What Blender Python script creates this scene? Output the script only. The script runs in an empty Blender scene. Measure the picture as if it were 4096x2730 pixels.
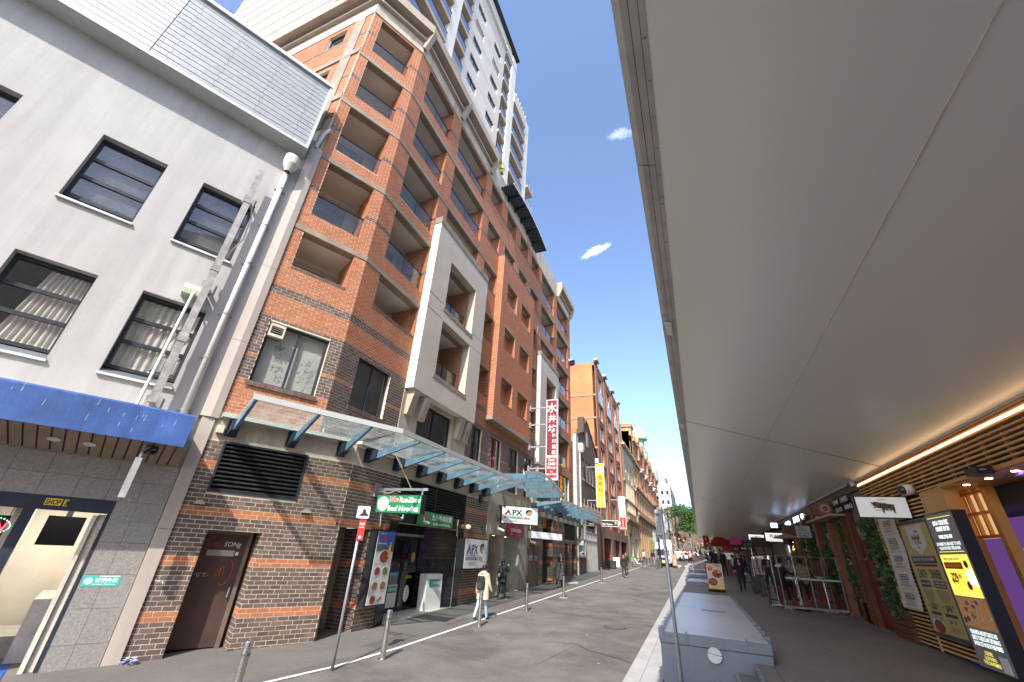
import bpy, math, random
import numpy as np
from mathutils import Vector, Matrix
random.seed(7); rng = np.random.default_rng(7)
sc = bpy.context.scene
COL = sc.collection
# ---------------------------------------------------------------- camera
yaw, pitch, roll = -0.41435905, 0.4727208, 0.06007043
fw = Vector((math.sin(yaw)*math.cos(pitch), math.cos(yaw)*math.cos(pitch), math.sin(pitch)))
rt = Vector((math.cos(yaw), -math.sin(yaw), 0)); up = rt.cross(fw)
r2 = rt*math.cos(roll) + up*math.sin(roll); u2 = -rt*math.sin(roll) + up*math.cos(roll)
cd = bpy.data.cameras.new('camera'); cam = bpy.data.objects.new('camera', cd); COL.objects.link(cam)
m = Matrix((( r2.x, u2.x, -fw.x, 0), (r2.y, u2.y, -fw.y, 0), (r2.z, u2.z, -fw.z, 2.5), (0, 0, 0, 1)))
cam.matrix_world = m
cd.sensor_width = 36; cd.sensor_fit = 'HORIZONTAL'; cd.lens = 36*1626.98/4096
cd.clip_start = .05; cd.clip_end = 3000
sc.camera = cam
# ---------------------------------------------------------------- light
SUN = Vector((.16, -1.0, 1.0)).normalized()
el = math.asin(SUN.z); az = math.atan2(SUN.x, SUN.y)
w = bpy.data.worlds.new('World'); sc.world = w; w.use_nodes = True
nt = w.node_tree; nt.nodes.clear()
def N(t, **k):
    n = nt.nodes.new(t)
    for a, b in k.items(): setattr(n, a, b)
    return n
sky = N('ShaderNodeTexSky', sky_type='NISHITA', sun_disc=False, sun_elevation=el, sun_rotation=az, air_density=.75, dust_density=1.5, ozone_density=2.2, altitude=20)
bg = N('ShaderNodeBackground'); out = N('ShaderNodeOutputWorld'); bg.inputs[1].default_value = .13
tc = N('ShaderNodeTexCoord')
# two small wisps of cloud as seen over the street, and thin haze streaks elsewhere
def wisp(c, e1, L1, L2, gain):
    """feathery streak of cloud round direction c, long axis e1"""
    c = Vector(c).normalized(); e1 = Vector(e1); e1 = (e1-c*e1.dot(c)).normalized(); e2 = c.cross(e1)
    nrm = N('ShaderNodeVectorMath', operation='NORMALIZE'); nt.links.new(tc.outputs['Generated'], nrm.inputs[0])
    sb = N('ShaderNodeVectorMath', operation='SUBTRACT'); sb.inputs[1].default_value = c; nt.links.new(nrm.outputs[0], sb.inputs[0])
    cb = N('ShaderNodeCombineXYZ')
    for k, (e, l) in enumerate(((e1, L1), (e2, L2))):
        dp = N('ShaderNodeVectorMath', operation='DOT_PRODUCT'); dp.inputs[1].default_value = e/l; nt.links.new(sb.outputs[0], dp.inputs[0]); nt.links.new(dp.outputs['Value'], cb.inputs[k])
    dc = N('ShaderNodeVectorMath', operation='DOT_PRODUCT'); dc.inputs[1].default_value = c*-3; nt.links.new(sb.outputs[0], dc.inputs[0]); nt.links.new(dc.outputs['Value'], cb.inputs[2])
    ln = N('ShaderNodeVectorMath', operation='LENGTH'); nt.links.new(cb.outputs[0], ln.inputs[0])
    mp = N('ShaderNodeVectorMath', operation='MULTIPLY'); mp.inputs[1].default_value = (2.0, 1.1, 1); nt.links.new(cb.outputs[0], mp.inputs[0])
    nz = N('ShaderNodeTexNoise'); nz.inputs['Scale'].default_value = 1.6; nz.inputs['Detail'].default_value = 10; nz.inputs['Roughness'].default_value = .62; nz.inputs['Distortion'].default_value = .9; nt.links.new(mp.outputs[0], nz.inputs['Vector'])
    a = N('ShaderNodeMapRange', interpolation_type='SMOOTHSTEP'); a.inputs[1].default_value = 0; a.inputs[2].default_value = 1.25; a.inputs[3].default_value = .42; a.inputs[4].default_value = -.42; nt.links.new(ln.outputs['Value'], a.inputs[0])
    s = N('ShaderNodeMath', operation='ADD'); nt.links.new(a.outputs[0], s.inputs[0]); nt.links.new(nz.outputs['Fac'], s.inputs[1])
    r = N('ShaderNodeMapRange', interpolation_type='SMOOTHSTEP'); r.inputs[1].default_value = .42; r.inputs[2].default_value = 1.05; r.inputs[4].default_value = gain; nt.links.new(s.outputs[0], r.inputs[0])
    return r.outputs[0]
CLOUDS = [((-.135, .761, .635), (.075, -.002, .02), .062, .017, 1.0), ((-.04, .60, .80), (.03, .02, .02), .05, .02, .35), ((.9, .2, .6), (0, 1, .2), .5, .12, .8), ((-.2, -.8, .5), (1, 0, .1), .5, .10, .8), ((-.7, -.3, .6), (.2, 1, 0), .4, .1, .7)]
mx = None
for args in CLOUDS:
    o = wisp(*args)
    if mx is None: mx = o
    else:
        q = N('ShaderNodeMath', operation='MAXIMUM'); nt.links.new(mx, q.inputs[0]); nt.links.new(o, q.inputs[1]); mx = q.outputs[0]
mc = N('ShaderNodeMixRGB'); mc.inputs[2].default_value = (5.6, 5.9, 6.4, 1)
mfac = N('ShaderNodeMath', operation='MULTIPLY'); mfac.inputs[1].default_value = .8
nt.links.new(mx, mfac.inputs[0]); nt.links.new(mfac.outputs[0], mc.inputs[0]); nt.links.new(sky.outputs[0], mc.inputs[1])
nt.links.new(mc.outputs[0], bg.inputs[0]); nt.links.new(bg.outputs[0], out.inputs[0])
ld = bpy.data.lights.new('sun', 'SUN'); ld.energy = 2.15; ld.angle = math.radians(.6); ld.color = (1, .945, .87)
sun = bpy.data.objects.new('sun', ld); COL.objects.link(sun); sun.rotation_euler = SUN.to_track_quat('Z', 'Y').to_euler(); sun.location = (0, -20, 60)
sc.render.engine = 'CYCLES'
vs = sc.view_settings; vs.view_transform = 'Standard'; vs.look = 'None'; vs.gamma = 1; vs.exposure = 1.8; vs.use_curve_mapping = False
sc.cycles.max_bounces = 8; sc.cycles.diffuse_bounces = 5; sc.cycles.transparent_max_bounces = 12; sc.cycles.use_denoising = True

# ---------------------------------------------------------------- materials
MATS = {}
def mat(name, c=(.5, .5, .5), rough=.75, metal=0, var=.15, vs_=3., bump=0., bs=40., spec=.4, dirt=0., rnd=0., emit=0, ec=None, c2=None, streak=0.):
    if name in MATS: return MATS[name]
    m = bpy.data.materials.new(name); MATS[name] = m; m.use_nodes = True
    t = m.node_tree; b = t.nodes['Principled BSDF']; L = t.links.new
    b.inputs['Roughness'].default_value = rough; b.inputs['Metallic'].default_value = metal
    b.inputs['Specular IOR Level'].default_value = spec
    b.inputs['Base Color'].default_value = (*c, 1)
    if emit:
        b.inputs['Emission Color'].default_value = (*(ec or c), 1); b.inputs['Emission Strength'].default_value = emit
    if not (var or bump or dirt or rnd or c2 or streak): return m
    tc = t.nodes.new('ShaderNodeTexCoord')
    def noise(s, det=5, vec=None, r=.6):
        n = t.nodes.new('ShaderNodeTexNoise'); n.inputs['Scale'].default_value = s; n.inputs['Detail'].default_value = det; n.inputs['Roughness'].default_value = r
        L(vec or tc.outputs['Object'], n.inputs['Vector']); return n.outputs['Fac']
    def mr(x, a, b_, lo=.3, hi=.7):
        n = t.nodes.new('ShaderNodeMapRange'); n.inputs[1].default_value = lo; n.inputs[2].default_value = hi; n.inputs[3].default_value = a; n.inputs[4].default_value = b_
        L(x, n.inputs[0]); return n.outputs[0]
    def mul(a, b_):
        n = t.nodes.new('ShaderNodeMath'); n.operation = 'MULTIPLY'; L(a, n.inputs[0]); L(b_, n.inputs[1]); return n.outputs[0]
    k = mr(noise(vs_), 1-var, 1+var)
    if var: k = mul(k, mr(noise(vs_*9, 3), 1-var*.6, 1+var*.6))
    if dirt: k = mul(k, mr(noise(vs_*.35, 7, r=.7), 1-dirt, 1, .35, .6))
    if streak:
        mp = t.nodes.new('ShaderNodeMapping'); mp.inputs['Scale'].default_value = (1, 1, .06); L(tc.outputs['Object'], mp.inputs['Vector'])
        k = mul(k, mr(noise(3.2, 6, mp.outputs[0]), 1-streak, 1.04, .35, .62))
    col = None
    if c2 or rnd:
        g = t.nodes.new('ShaderNodeNewGeometry'); oi = t.nodes.new('ShaderNodeObjectInfo')
        a = t.nodes.new('ShaderNodeMath'); a.operation = 'ADD'; L(g.outputs['Random Per Island'], a.inputs[0]); L(oi.outputs['Random'], a.inputs[1])
        f = t.nodes.new('ShaderNodeMath'); f.operation = 'FRACT'; L(a.outputs[0], f.inputs[0])
        if rnd: k = mul(k, mr(f.outputs[0], 1-rnd, 1+rnd, 0, 1))
        if c2:
            mm = t.nodes.new('ShaderNodeMixRGB'); mm.inputs[1].default_value = (*c, 1); mm.inputs[2].default_value = (*c2, 1)
            w_ = t.nodes.new('ShaderNodeMath'); w_.operation = 'MULTIPLY'; w_.inputs[1].default_value = 7.31; L(f.outputs[0], w_.inputs[0])
            w2 = t.nodes.new('ShaderNodeMath'); w2.operation = 'FRACT'; L(w_.outputs[0], w2.inputs[0]); L(w2.outputs[0], mm.inputs[0]); col = mm.outputs[0]
    vm = t.nodes.new('ShaderNodeVectorMath'); vm.operation = 'SCALE'
    if col: L(col, vm.inputs[0])
    else: vm.inputs[0].default_value = c
    L(k, vm.inputs['Scale']); L(vm.outputs[0], b.inputs['Base Color'])
    if bump:
        bn = t.nodes.new('ShaderNodeBump'); bn.inputs['Strength'].default_value = bump; bn.inputs['Distance'].default_value = .01
        L(noise(bs, 6), bn.inputs['Height']); L(bn.outputs[0], b.inputs['Normal'])
    if rough > .15: L(mr(noise(vs_*2), rough-.08, min(1, rough+.08)), b.inputs['Roughness'])
    return m
def glass(name, tint=(.8, .85, .85), ior=1.5, base=.06, rough=.02, gl=(1, 1, 1), haze=0.):
    if name in MATS: return MATS[name]
    m = bpy.data.materials.new(name); MATS[name] = m; m.use_nodes = True; t = m.node_tree; t.nodes.clear(); L = t.links.new
    o = t.nodes.new('ShaderNodeOutputMaterial'); a = t.nodes.new('ShaderNodeBsdfTransparent'); g = t.nodes.new('ShaderNodeBsdfGlossy'); mx = t.nodes.new('ShaderNodeMixShader')
    a.inputs[0].default_value = (*tint, 1); g.inputs[0].default_value = (*gl, 1); g.inputs['Roughness'].default_value = rough
    f0 = ((ior-1)/(ior+1))**2+base     # symmetric Schlick term, so that both faces of a thin pane behave alike
    fr = t.nodes.new('ShaderNodeLayerWeight'); fr.inputs[0].default_value = .5
    pw = t.nodes.new('ShaderNodeMath'); pw.operation = 'POWER'; pw.inputs[1].default_value = 5; L(fr.outputs['Facing'], pw.inputs[0])
    ad = t.nodes.new('ShaderNodeMath'); ad.operation = 'MULTIPLY_ADD'; ad.use_clamp = True; ad.inputs[1].default_value = 1-f0; ad.inputs[2].default_value = f0; L(pw.outputs[0], ad.inputs[0])
    src = a.outputs[0]
    if haze:
        df = t.nodes.new('ShaderNodeBsdfTranslucent'); df.inputs[0].default_value = (.6, .63, .62, 1); m2 = t.nodes.new('ShaderNodeMixShader')
        nz = t.nodes.new('ShaderNodeTexNoise'); nz.inputs['Scale'].default_value = 4; nz.inputs['Detail'].default_value = 6
        tcx = t.nodes.new('ShaderNodeTexCoord'); L(tcx.outputs['Object'], nz.inputs['Vector'])
        mrr = t.nodes.new('ShaderNodeMapRange'); mrr.inputs[1].default_value = .3; mrr.inputs[2].default_value = .7; mrr.inputs[3].default_value = haze*.5; mrr.inputs[4].default_value = haze*1.5; L(nz.outputs[0], mrr.inputs[0])
        L(mrr.outputs[0], m2.inputs[0]); L(a.outputs[0], m2.inputs[1]); L(df.outputs[0], m2.inputs[2]); src = m2.outputs[0]
    L(ad.outputs[0], mx.inputs[0]); L(src, mx.inputs[1]); L(g.outputs[0], mx.inputs[2]); L(mx.outputs[0], o.inputs[0]); return m

ORANGE = mat('brick_orange', (.46, .175, .080), .8, var=.10, vs_=14, bump=.25, bs=90, rnd=.10, c2=(.41, .145, .065), dirt=.12)
DARK = mat('brick_dark', (.165, .110, .092), .7, var=.14, vs_=14, bump=.25, bs=90, rnd=.22, c2=(.115, .085, .078), dirt=.12)
MORTAR = mat('mortar', (.68, .61, .46), .9, var=.12, vs_=6, bump=.3, bs=120, dirt=.2)
CONC = mat('concrete_cream', (.52, .45, .355), .85, var=.10, vs_=2, bump=.15, bs=60, dirt=.22, streak=.22)
CONCD = mat('concrete_band', (.30, .25, .19), .85, var=.14, vs_=2.5, bump=.15, bs=60, dirt=.25)
CREAM = mat('render_cream', (.56, .49, .395), .8, var=.05, vs_=1.5, dirt=.10, bump=.05, bs=80)
CREAMW = mat('render_white', (.70, .665, .60), .8, var=.04, vs_=1.2, dirt=.08, bump=.05, bs=60)
PINK = mat('render_taupe', (.62, .565, .50), .8, var=.04, vs_=1.2, dirt=.08)
BAND = mat('slab_taupe', (.40, .325, .26), .8, var=.08, vs_=1.5, dirt=.15)
CEIL = mat('balcony_ceiling', (.76, .70, .62), .85, var=.04, vs_=2)
CEILD = mat('balcony_wall', (.66, .60, .51), .85, var=.05, vs_=2)
WHITEW = mat('wall_white', (.44, .43, .41), .85, var=.035, vs_=1.3, bump=.25, bs=9, dirt=.10, streak=.10)
GALV = mat('galvanised', (.36, .365, .36), .45, metal=.35, var=.10, vs_=9, dirt=.12, rnd=.05)
GALVL = mat('galvanised_light', (.50, .50, .49), .5, metal=.15, var=.10, vs_=3, dirt=.15, rnd=.04)
TRIMG = mat('trim_grey', (.50, .505, .49), .5, var=.05, vs_=3)
BLACKM = mat('black_metal', (.022, .024, .028), .4, var=.15, vs_=5)
NAVY = mat('frame_navy', (.030, .038, .055), .4, var=.15, vs_=5)
STEELB = mat('steel_blue', (.13, .23, .32), .5, var=.14, vs_=5, bump=.1, bs=60, dirt=.2)
STEELD = mat('steel_darkblue', (.022, .034, .055), .5, var=.15, vs_=5)
INOX = mat('stainless', (.62, .61, .58), .28, metal=1, var=.05, vs_=8)
GPIPE = mat('galv_pole', (.38, .40, .42), .45, metal=.5, var=.12, vs_=20, dirt=.15)
WPIPE = mat('white_pipe', (.66, .64, .60), .5, var=.04, vs_=4, dirt=.12)
BEIGEP = mat('beige_panel', (.46, .40, .345), .6, var=.04, vs_=2, dirt=.06, streak=.08)
GLASSW = glass('glass_window', (.86, .87, .86), base=.03, ior=1.35, gl=(.85,.85,.82))
GLASSB = glass('glass_balustrade', (.80, .82, .80), base=.03, ior=1.4, gl=(.9,.88,.84))
GLASSC = glass('glass_canopy', (.86, .91, .88), base=.0, ior=1.2, haze=.13)
GLASSS = glass('glass_screen', (.93, .95, .95), ior=1.3, base=.02)
DARKG = mat('dark_glass', (.035, .04, .042), .06, var=0, spec=.9)
DARKR = mat('dark_room', (.05, .046, .042), .9, var=.2, vs_=2)
BLIND = mat('pale_blind', (.72, .72, .67), .9, var=.06, vs_=3)
WHITE = mat('white_paint', (.8, .8, .79), .6, var=.03, vs_=4)
TILEB = mat('black_tile', (.018, .020, .024), .16, var=.2, vs_=3, spec=.6, rnd=.2)
BLUE = mat('awning_blue', (.055, .125, .36), .55, var=.14, vs_=2.2, dirt=.28, streak=.25, bump=.05, bs=14)
RED = mat('red_paint', (.50, .02, .022), .5, var=.05, vs_=4)
YELL = mat('yellow_panel', (.85, .46, .02), .5, var=.03, vs_=4)
MAROON = mat('maroon_panel', (.20, .018, .028), .5, var=.05, vs_=4)
WOOD = mat('warm_timber', (.66, .38, .15), .5, var=.16, vs_=6, bump=.1, bs=60, rnd=.12)
WOODD = mat('dark_timber', (.14, .05, .022), .6, var=.25, vs_=6, bump=.15, bs=60, rnd=.15)
INK = mat('ink_black', (.02, .02, .022), .7, var=0)
INKW = mat('ink_white', (.85, .85, .84), .6, var=0)
INKR = mat('ink_red', (.62, .02, .03), .6, var=0)
INKY = mat('ink_yellow', (.85, .6, .06), .6, var=0)
GREEN = mat('sign_green', (.03, .26, .10), .45, var=.04, vs_=4)
LEAF = mat('leaf_green', (.075, .16, .025), .6, var=.25, vs_=2, rnd=.4, c2=(.04, .10, .018))
LEAFD = mat('leaf_dark', (.045, .10, .035), .55, var=.25, vs_=2, rnd=.4, c2=(.09, .16, .05))
LEAFY = mat('leaf_yellow', (.35, .36, .03), .6, var=.2, vs_=2, rnd=.3)
BARK = mat('bark', (.16, .12, .09), .9, var=.3, vs_=5)
SKIN = mat('skin', (.52, .30, .20), .55, var=.04, vs_=8)
HAIR = mat('hair', (.012, .010, .010), .5, var=.1, vs_=30)

# ---------------------------------------------------------------- geometry helpers
BASE = {}
class Frame:
    def __init__(s, o, a):
        s.o = Vector(o); s.a = Vector(a).normalized(); s.u = Vector((0, 0, 1)); s.n = s.a.cross(s.u)
    def p(s, x, o, z): return s.o + s.a*x + s.n*o + s.u*z
class TFrame(Frame):      # general frame, along a, up u
    def __init__(s, o, a, u):
        s.o = Vector(o); s.a = Vector(a).normalized(); s.u = Vector(u).normalized(); s.n = s.a.cross(s.u)
AG = math.radians(25.8)
FG = Frame((-10.459, 6.179, 0), (math.sin(AG), math.cos(AG), 0))      # chamfered facade and white building
FM = Frame((-9.39, 0, 0), (0, 1, 0))                                  # upper facade along the street, s = y
FL = Frame((-8.9, 0, 0), (0, 1, 0))                                   # street-level wall, s = y
FR = Frame((4.75, 0, 0), (0, -1, 0))                                  # shops on the right, s = -y
FS = Frame((0, 6.18, 0), (1, 0, 0))                                   # side wall, faces the camera
def FY(y): return Frame((0, y, 0), (1, 0, 0))
def FX(x): return Frame((x, 0, 0), (0, 1, 0))
W = Frame((0, 0, 0), (1, 0, 0))
S_ = .027
def gz(y): return S_*y
def tz(y): return .55 + S_*y
class KFrame(Frame):
    K = 1.16                      # the tower's plan was measured on a plane 12.5 m away; it stands 14.5 m away
    def p(s, x, o, z): q = s.o*s.K + s.a*x*s.K + s.n*o*s.K; return Vector((q.x, q.y, 2.5+(z-2.5)*s.K))
class MB:
    def __init__(s): s.v = []; s.f = []; s.m = []
    def face(s, pts, mi=0):
        n = len(s.v); s.v += [tuple(p) for p in pts]; s.f.append(tuple(range(n, n+len(pts)))); s.m.append(mi); return s
    def box(s, F, s0, s1, o0, o1, z0, z1, mi=0):
        n = len(s.v)
        for z in (z0, z1):
            for a, b in ((s0, o0), (s1, o0), (s1, o1), (s0, o1)): s.v.append(tuple(F.p(a, b, z)))
        # order: along x out is left handed with up -> flip
        for q in ((0, 1, 2, 3), (7, 6, 5, 4), (0, 4, 5, 1), (1, 5, 6, 2), (2, 6, 7, 3), (3, 7, 4, 0)):
            s.f.append(tuple(n+i for i in q)); s.m.append(mi)
        return s
    def wb(s, x0, x1, y0, y1, z0, z1, mi=0):
        n = len(s.v)
        for z in (z0, z1):
            for a, b in ((x0, y0), (x1, y0), (x1, y1), (x0, y1)): s.v.append((a, b, z))
        for q in ((3, 2, 1, 0), (4, 5, 6, 7), (0, 1, 5, 4), (1, 2, 6, 5), (2, 3, 7, 6), (3, 0, 4, 7)):
            s.f.append(tuple(n+i for i in q)); s.m.append(mi)
        return s
    def prism(s, pts, vec, mi=0):
        n = len(s.v); k = len(pts); vec = Vector(vec)
        s.v += [tuple(p) for p in pts]+[tuple(Vector(p)+vec) for p in pts]
        s.f.append(tuple(range(n, n+k))[::-1]); s.f.append(tuple(range(n+k, n+2*k))); s.m += [mi, mi]
        for i in range(k):
            j = (i+1) % k; s.f.append((n+i, n+j, n+k+j, n+k+i)); s.m.append(mi)
        return s
    def tube(s, pts, r, n=10, mi=0, cap=True):
        pts = [Vector(p) for p in pts]; rs = r if isinstance(r, (list, tuple)) else [r]*len(pts); b0 = len(s.v)
        for i, p in enumerate(pts):
            d = (pts[min(i+1, len(pts)-1)]-pts[max(i-1, 0)]).normalized()
            x = d.cross(Vector((0, 0, 1)) if abs(d.z) < .9 else Vector((0, 1, 0))).normalized(); y = d.cross(x)
            for k in range(n):
                t = 2*math.pi*k/n; s.v.append(tuple(p+(x*math.cos(t)+y*math.sin(t))*rs[i]))
        for i in range(len(pts)-1):
            for k in range(n):
                a = b0+i*n+k; b = b0+i*n+(k+1) % n; s.f.append((a, b, b+n, a+n)); s.m.append(mi)
        if cap:
            s.f.append(tuple(b0+k for k in range(n))[::-1]); s.f.append(tuple(b0+(len(pts)-1)*n+k for k in range(n))); s.m += [mi, mi]
        return s
    def lathe(s, c, prof, n=16, mi=0, axis=None):
        c = Vector(c); ax = Vector(axis or (0, 0, 1)).normalized()
        x = ax.cross(Vector((0, 1, 0)) if abs(ax.y) < .9 else Vector((1, 0, 0))).normalized(); y = ax.cross(x); b0 = len(s.v)
        for r, h in prof:
            for k in range(n):
                t = 2*math.pi*k/n; s.v.append(tuple(c+ax*h+(x*math.cos(t)+y*math.sin(t))*max(r, 1e-4)))
        for i in range(len(prof)-1):
            for k in range(n):
                a = b0+i*n+k; b = b0+i*n+(k+1) % n; s.f.append((a, b, b+n, a+n)); s.m.append(mi)
        return s
    def ball(s, c, r, n=10, mi=0, sq=(1, 1, 1)):
        b0 = len(s.v); c = Vector(c); h = n//2+1
        for i in range(h+1):
            ph = math.pi*i/h
            for k in range(n):
                t = 2*math.pi*k/n; s.v.append((c.x+r*sq[0]*math.sin(ph)*math.cos(t), c.y+r*sq[1]*math.sin(ph)*math.sin(t), c.z+r*sq[2]*math.cos(ph)))
        for i in range(h):
            for k in range(n):
                a = b0+i*n+k; b = b0+i*n+(k+1) % n; s.f.append((a, a+n, b+n, b)); s.m.append(mi)
        return s
    def build(s, name, mats, parent=None, smooth=False, bevel=0, **tags):
        return mkobj(name, s.v, s.f, s.m, mats, parent, smooth, bevel, **tags)
def mkobj(name, v, f, mi, mats, parent=None, smooth=False, bevel=0, **tags):
    me = bpy.data.meshes.new(name)
    b = BASE.get(parent.name, Vector()) if parent else Vector()
    if not parent and len(v):
        A_ = np.array(v); b = Vector(((A_[:, 0].min()+A_[:, 0].max())/2, (A_[:, 1].min()+A_[:, 1].max())/2, A_[:, 2].min()))
    me.from_pydata((np.array(v)-np.array(b)).tolist() if len(v) else [], [], f)
    if not isinstance(mats, (list, tuple)): mats = [mats]
    for m_ in mats: me.materials.append(m_)
    if len(mats) > 1: me.polygons.foreach_set('material_index', mi)
    if smooth: me.polygons.foreach_set('use_smooth', [True]*len(me.polygons))
    me.update()
    o = bpy.data.objects.new(name, me); COL.objects.link(o)
    if parent: o.parent = parent
    else: o.location = b
    BASE[o.name] = b
    if bevel:
        bm = o.modifiers.new('bevel', 'BEVEL'); bm.width = bevel; bm.segments = 2; bm.limit_method = 'ANGLE'
    for k, q in tags.items(): o[k] = q
    return o
def thing(name, label, cat, loc=(0, 0, 0), group=None):
    o = bpy.data.objects.new(name, None); COL.objects.link(o); o.location = loc; o.empty_display_size = .2
    BASE[o.name] = Vector(loc); o['label'] = label; o['category'] = cat
    if group: o['group'] = group
    return o
def copy_tree(o, parent=None, **kw):
    c = o.copy(); COL.objects.link(c)
    if parent: c.parent = parent
    BASE[c.name] = BASE.get(o.name, Vector())
    for k, q in kw.items(): c[k] = q
    for ch in list(o.children): copy_tree(ch, c)
    return c
_tc = {}
def text(s, F, x, z, o, h, m_, parent, align='LEFT', name='lettering', bold=0., sx=1., shear=0., wid=None, ext=0.0):
    key = (s, align, round(bold, 4), shear)
    if key not in _tc:
        c = bpy.data.curves.new('lettering', 'FONT'); c.body = s; c.size = 1; c.align_x = align; c.align_y = 'BOTTOM_BASELINE' if False else 'BOTTOM'
        c.offset = bold; c.shear = shear; c.resolution_u = 2; c.space_line = .95
        ob = bpy.data.objects.new('lettering', c); COL.objects.link(ob); dg = bpy.context.evaluated_depsgraph_get(); dg.update()
        me = bpy.data.meshes.new_from_object(ob.evaluated_get(dg)); vv = np.zeros(len(me.vertices)*3); me.vertices.foreach_get('co', vv)
        ff = [tuple(p.vertices) for p in me.polygons]; _tc[key] = (vv.reshape(-1, 3), ff)
        bpy.data.objects.remove(ob); bpy.data.meshes.remove(me)
    v, ff = _tc[key]
    if not len(v): return None
    y0, y1 = v[:, 1].min(), v[:, 1].max(); x0, x1 = v[:, 0].min(), v[:, 0].max()
    k = h/(y1-y0); kx = (wid/(x1-x0)) if wid else k*sx
    pts = [tuple(F.p(x+float(a[0]-(x0 if align == 'LEFT' else (x0+x1)/2 if align == 'CENTER' else x1))*kx, o, z+float(a[1]-y0)*k)) for a in v]
    return mkobj(name, pts, ff, [0]*len(ff), m_, parent)
def disc(F, x, z, o, r, m_, parent, name='disc', n=24, r2=None, t=.004):
    mb = MB(); r2 = r2 or r
    mb.prism([F.p(x+r*math.cos(2*math.pi*k/n), o, z+r2*math.sin(2*math.pi*k/n)) for k in range(n)][::-1], F.n*-t)
    return mb.build(name, m_, parent)
# ---------------------------------------------------------------- brickwork
def courses(s0, s1, z0, z1, ops=(), colf=lambda z, s: 0, bw=.24, bh=.0909, skip=()):
    out = []; j = .015
    n0 = int(math.floor(z0/bh)); n1 = int(math.ceil(z1/bh))
    for r in range(n0, n1):
        a = r*bh; b = a+bh-j
        if b <= z0+.01 or a >= z1-.02: continue
        a = max(a, z0); b = min(b, z1); zm = (a+b)/2
        off = (r % 2)*bw/2
        iv = [(s0, s1)]
        for (p, q, y0, y1) in [w_[:4] for w_ in ops]:
            if y0 < zm < y1:
                nv = []
                for (u, v) in iv:
                    if q <= u or p >= v: nv.append((u, v)); continue
                    if p > u: nv.append((u, p))
                    if q < v: nv.append((q, v))
                iv = nv
        for (u, v) in iv:
            k = math.floor((u-off)/bw)
            while k*bw+off < v:
                x0 = max(u, k*bw+off); x1 = min(v, k*bw+off+bw-j); k += 1
                if x1-x0 > .012: out.append((x0, x1, a, b, colf(zm, (x0+x1)/2)))
    return out
BRICKS = {'orange': [], 'dark': []}
def lay(F, lst, o=.005, key=('orange', 'dark')):
    for (x0, x1, a, b, c) in lst: BRICKS[key[c]].append((F, x0, x1, a, b, o))
def wall(F, s0, s1, z0, z1, ops, depth=.3, o=0., mb=None):
    mb = mb or MB()
    ss = sorted({s0, s1}|{min(max(q, s0), s1) for p in ops for q in p[:2]}); zs = sorted({z0, z1}|{min(max(q, z0), z1) for p in ops for q in p[2:4]})
    for i in range(len(ss)-1):
        for k in range(len(zs)-1):
            a, b, c, d = ss[i], ss[i+1], zs[k], zs[k+1]; sm, zm = (a+b)/2, (c+d)/2
            if any(p[0] < sm < p[1] and p[2] < zm < p[3] for p in ops): continue
            mb.face([F.p(a, o, c), F.p(b, o, c), F.p(b, o, d), F.p(a, o, d)])
    for p_ in ops:
        a, b, c, d = p_[:4]
        q = o-depth
        mb.face([F.p(a, o, c), F.p(a, o, d), F.p(a, q, d), F.p(a, q, c)]); mb.face([F.p(b, q, c), F.p(b, q, d), F.p(b, o, d), F.p(b, o, c)])
        mb.face([F.p(a, o, d), F.p(b, o, d), F.p(b, q, d), F.p(a, q, d)]); mb.face([F.p(a, q, c), F.p(b, q, c), F.p(b, o, c), F.p(a, o, c)])
    return mb
UNIT = {}
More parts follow.
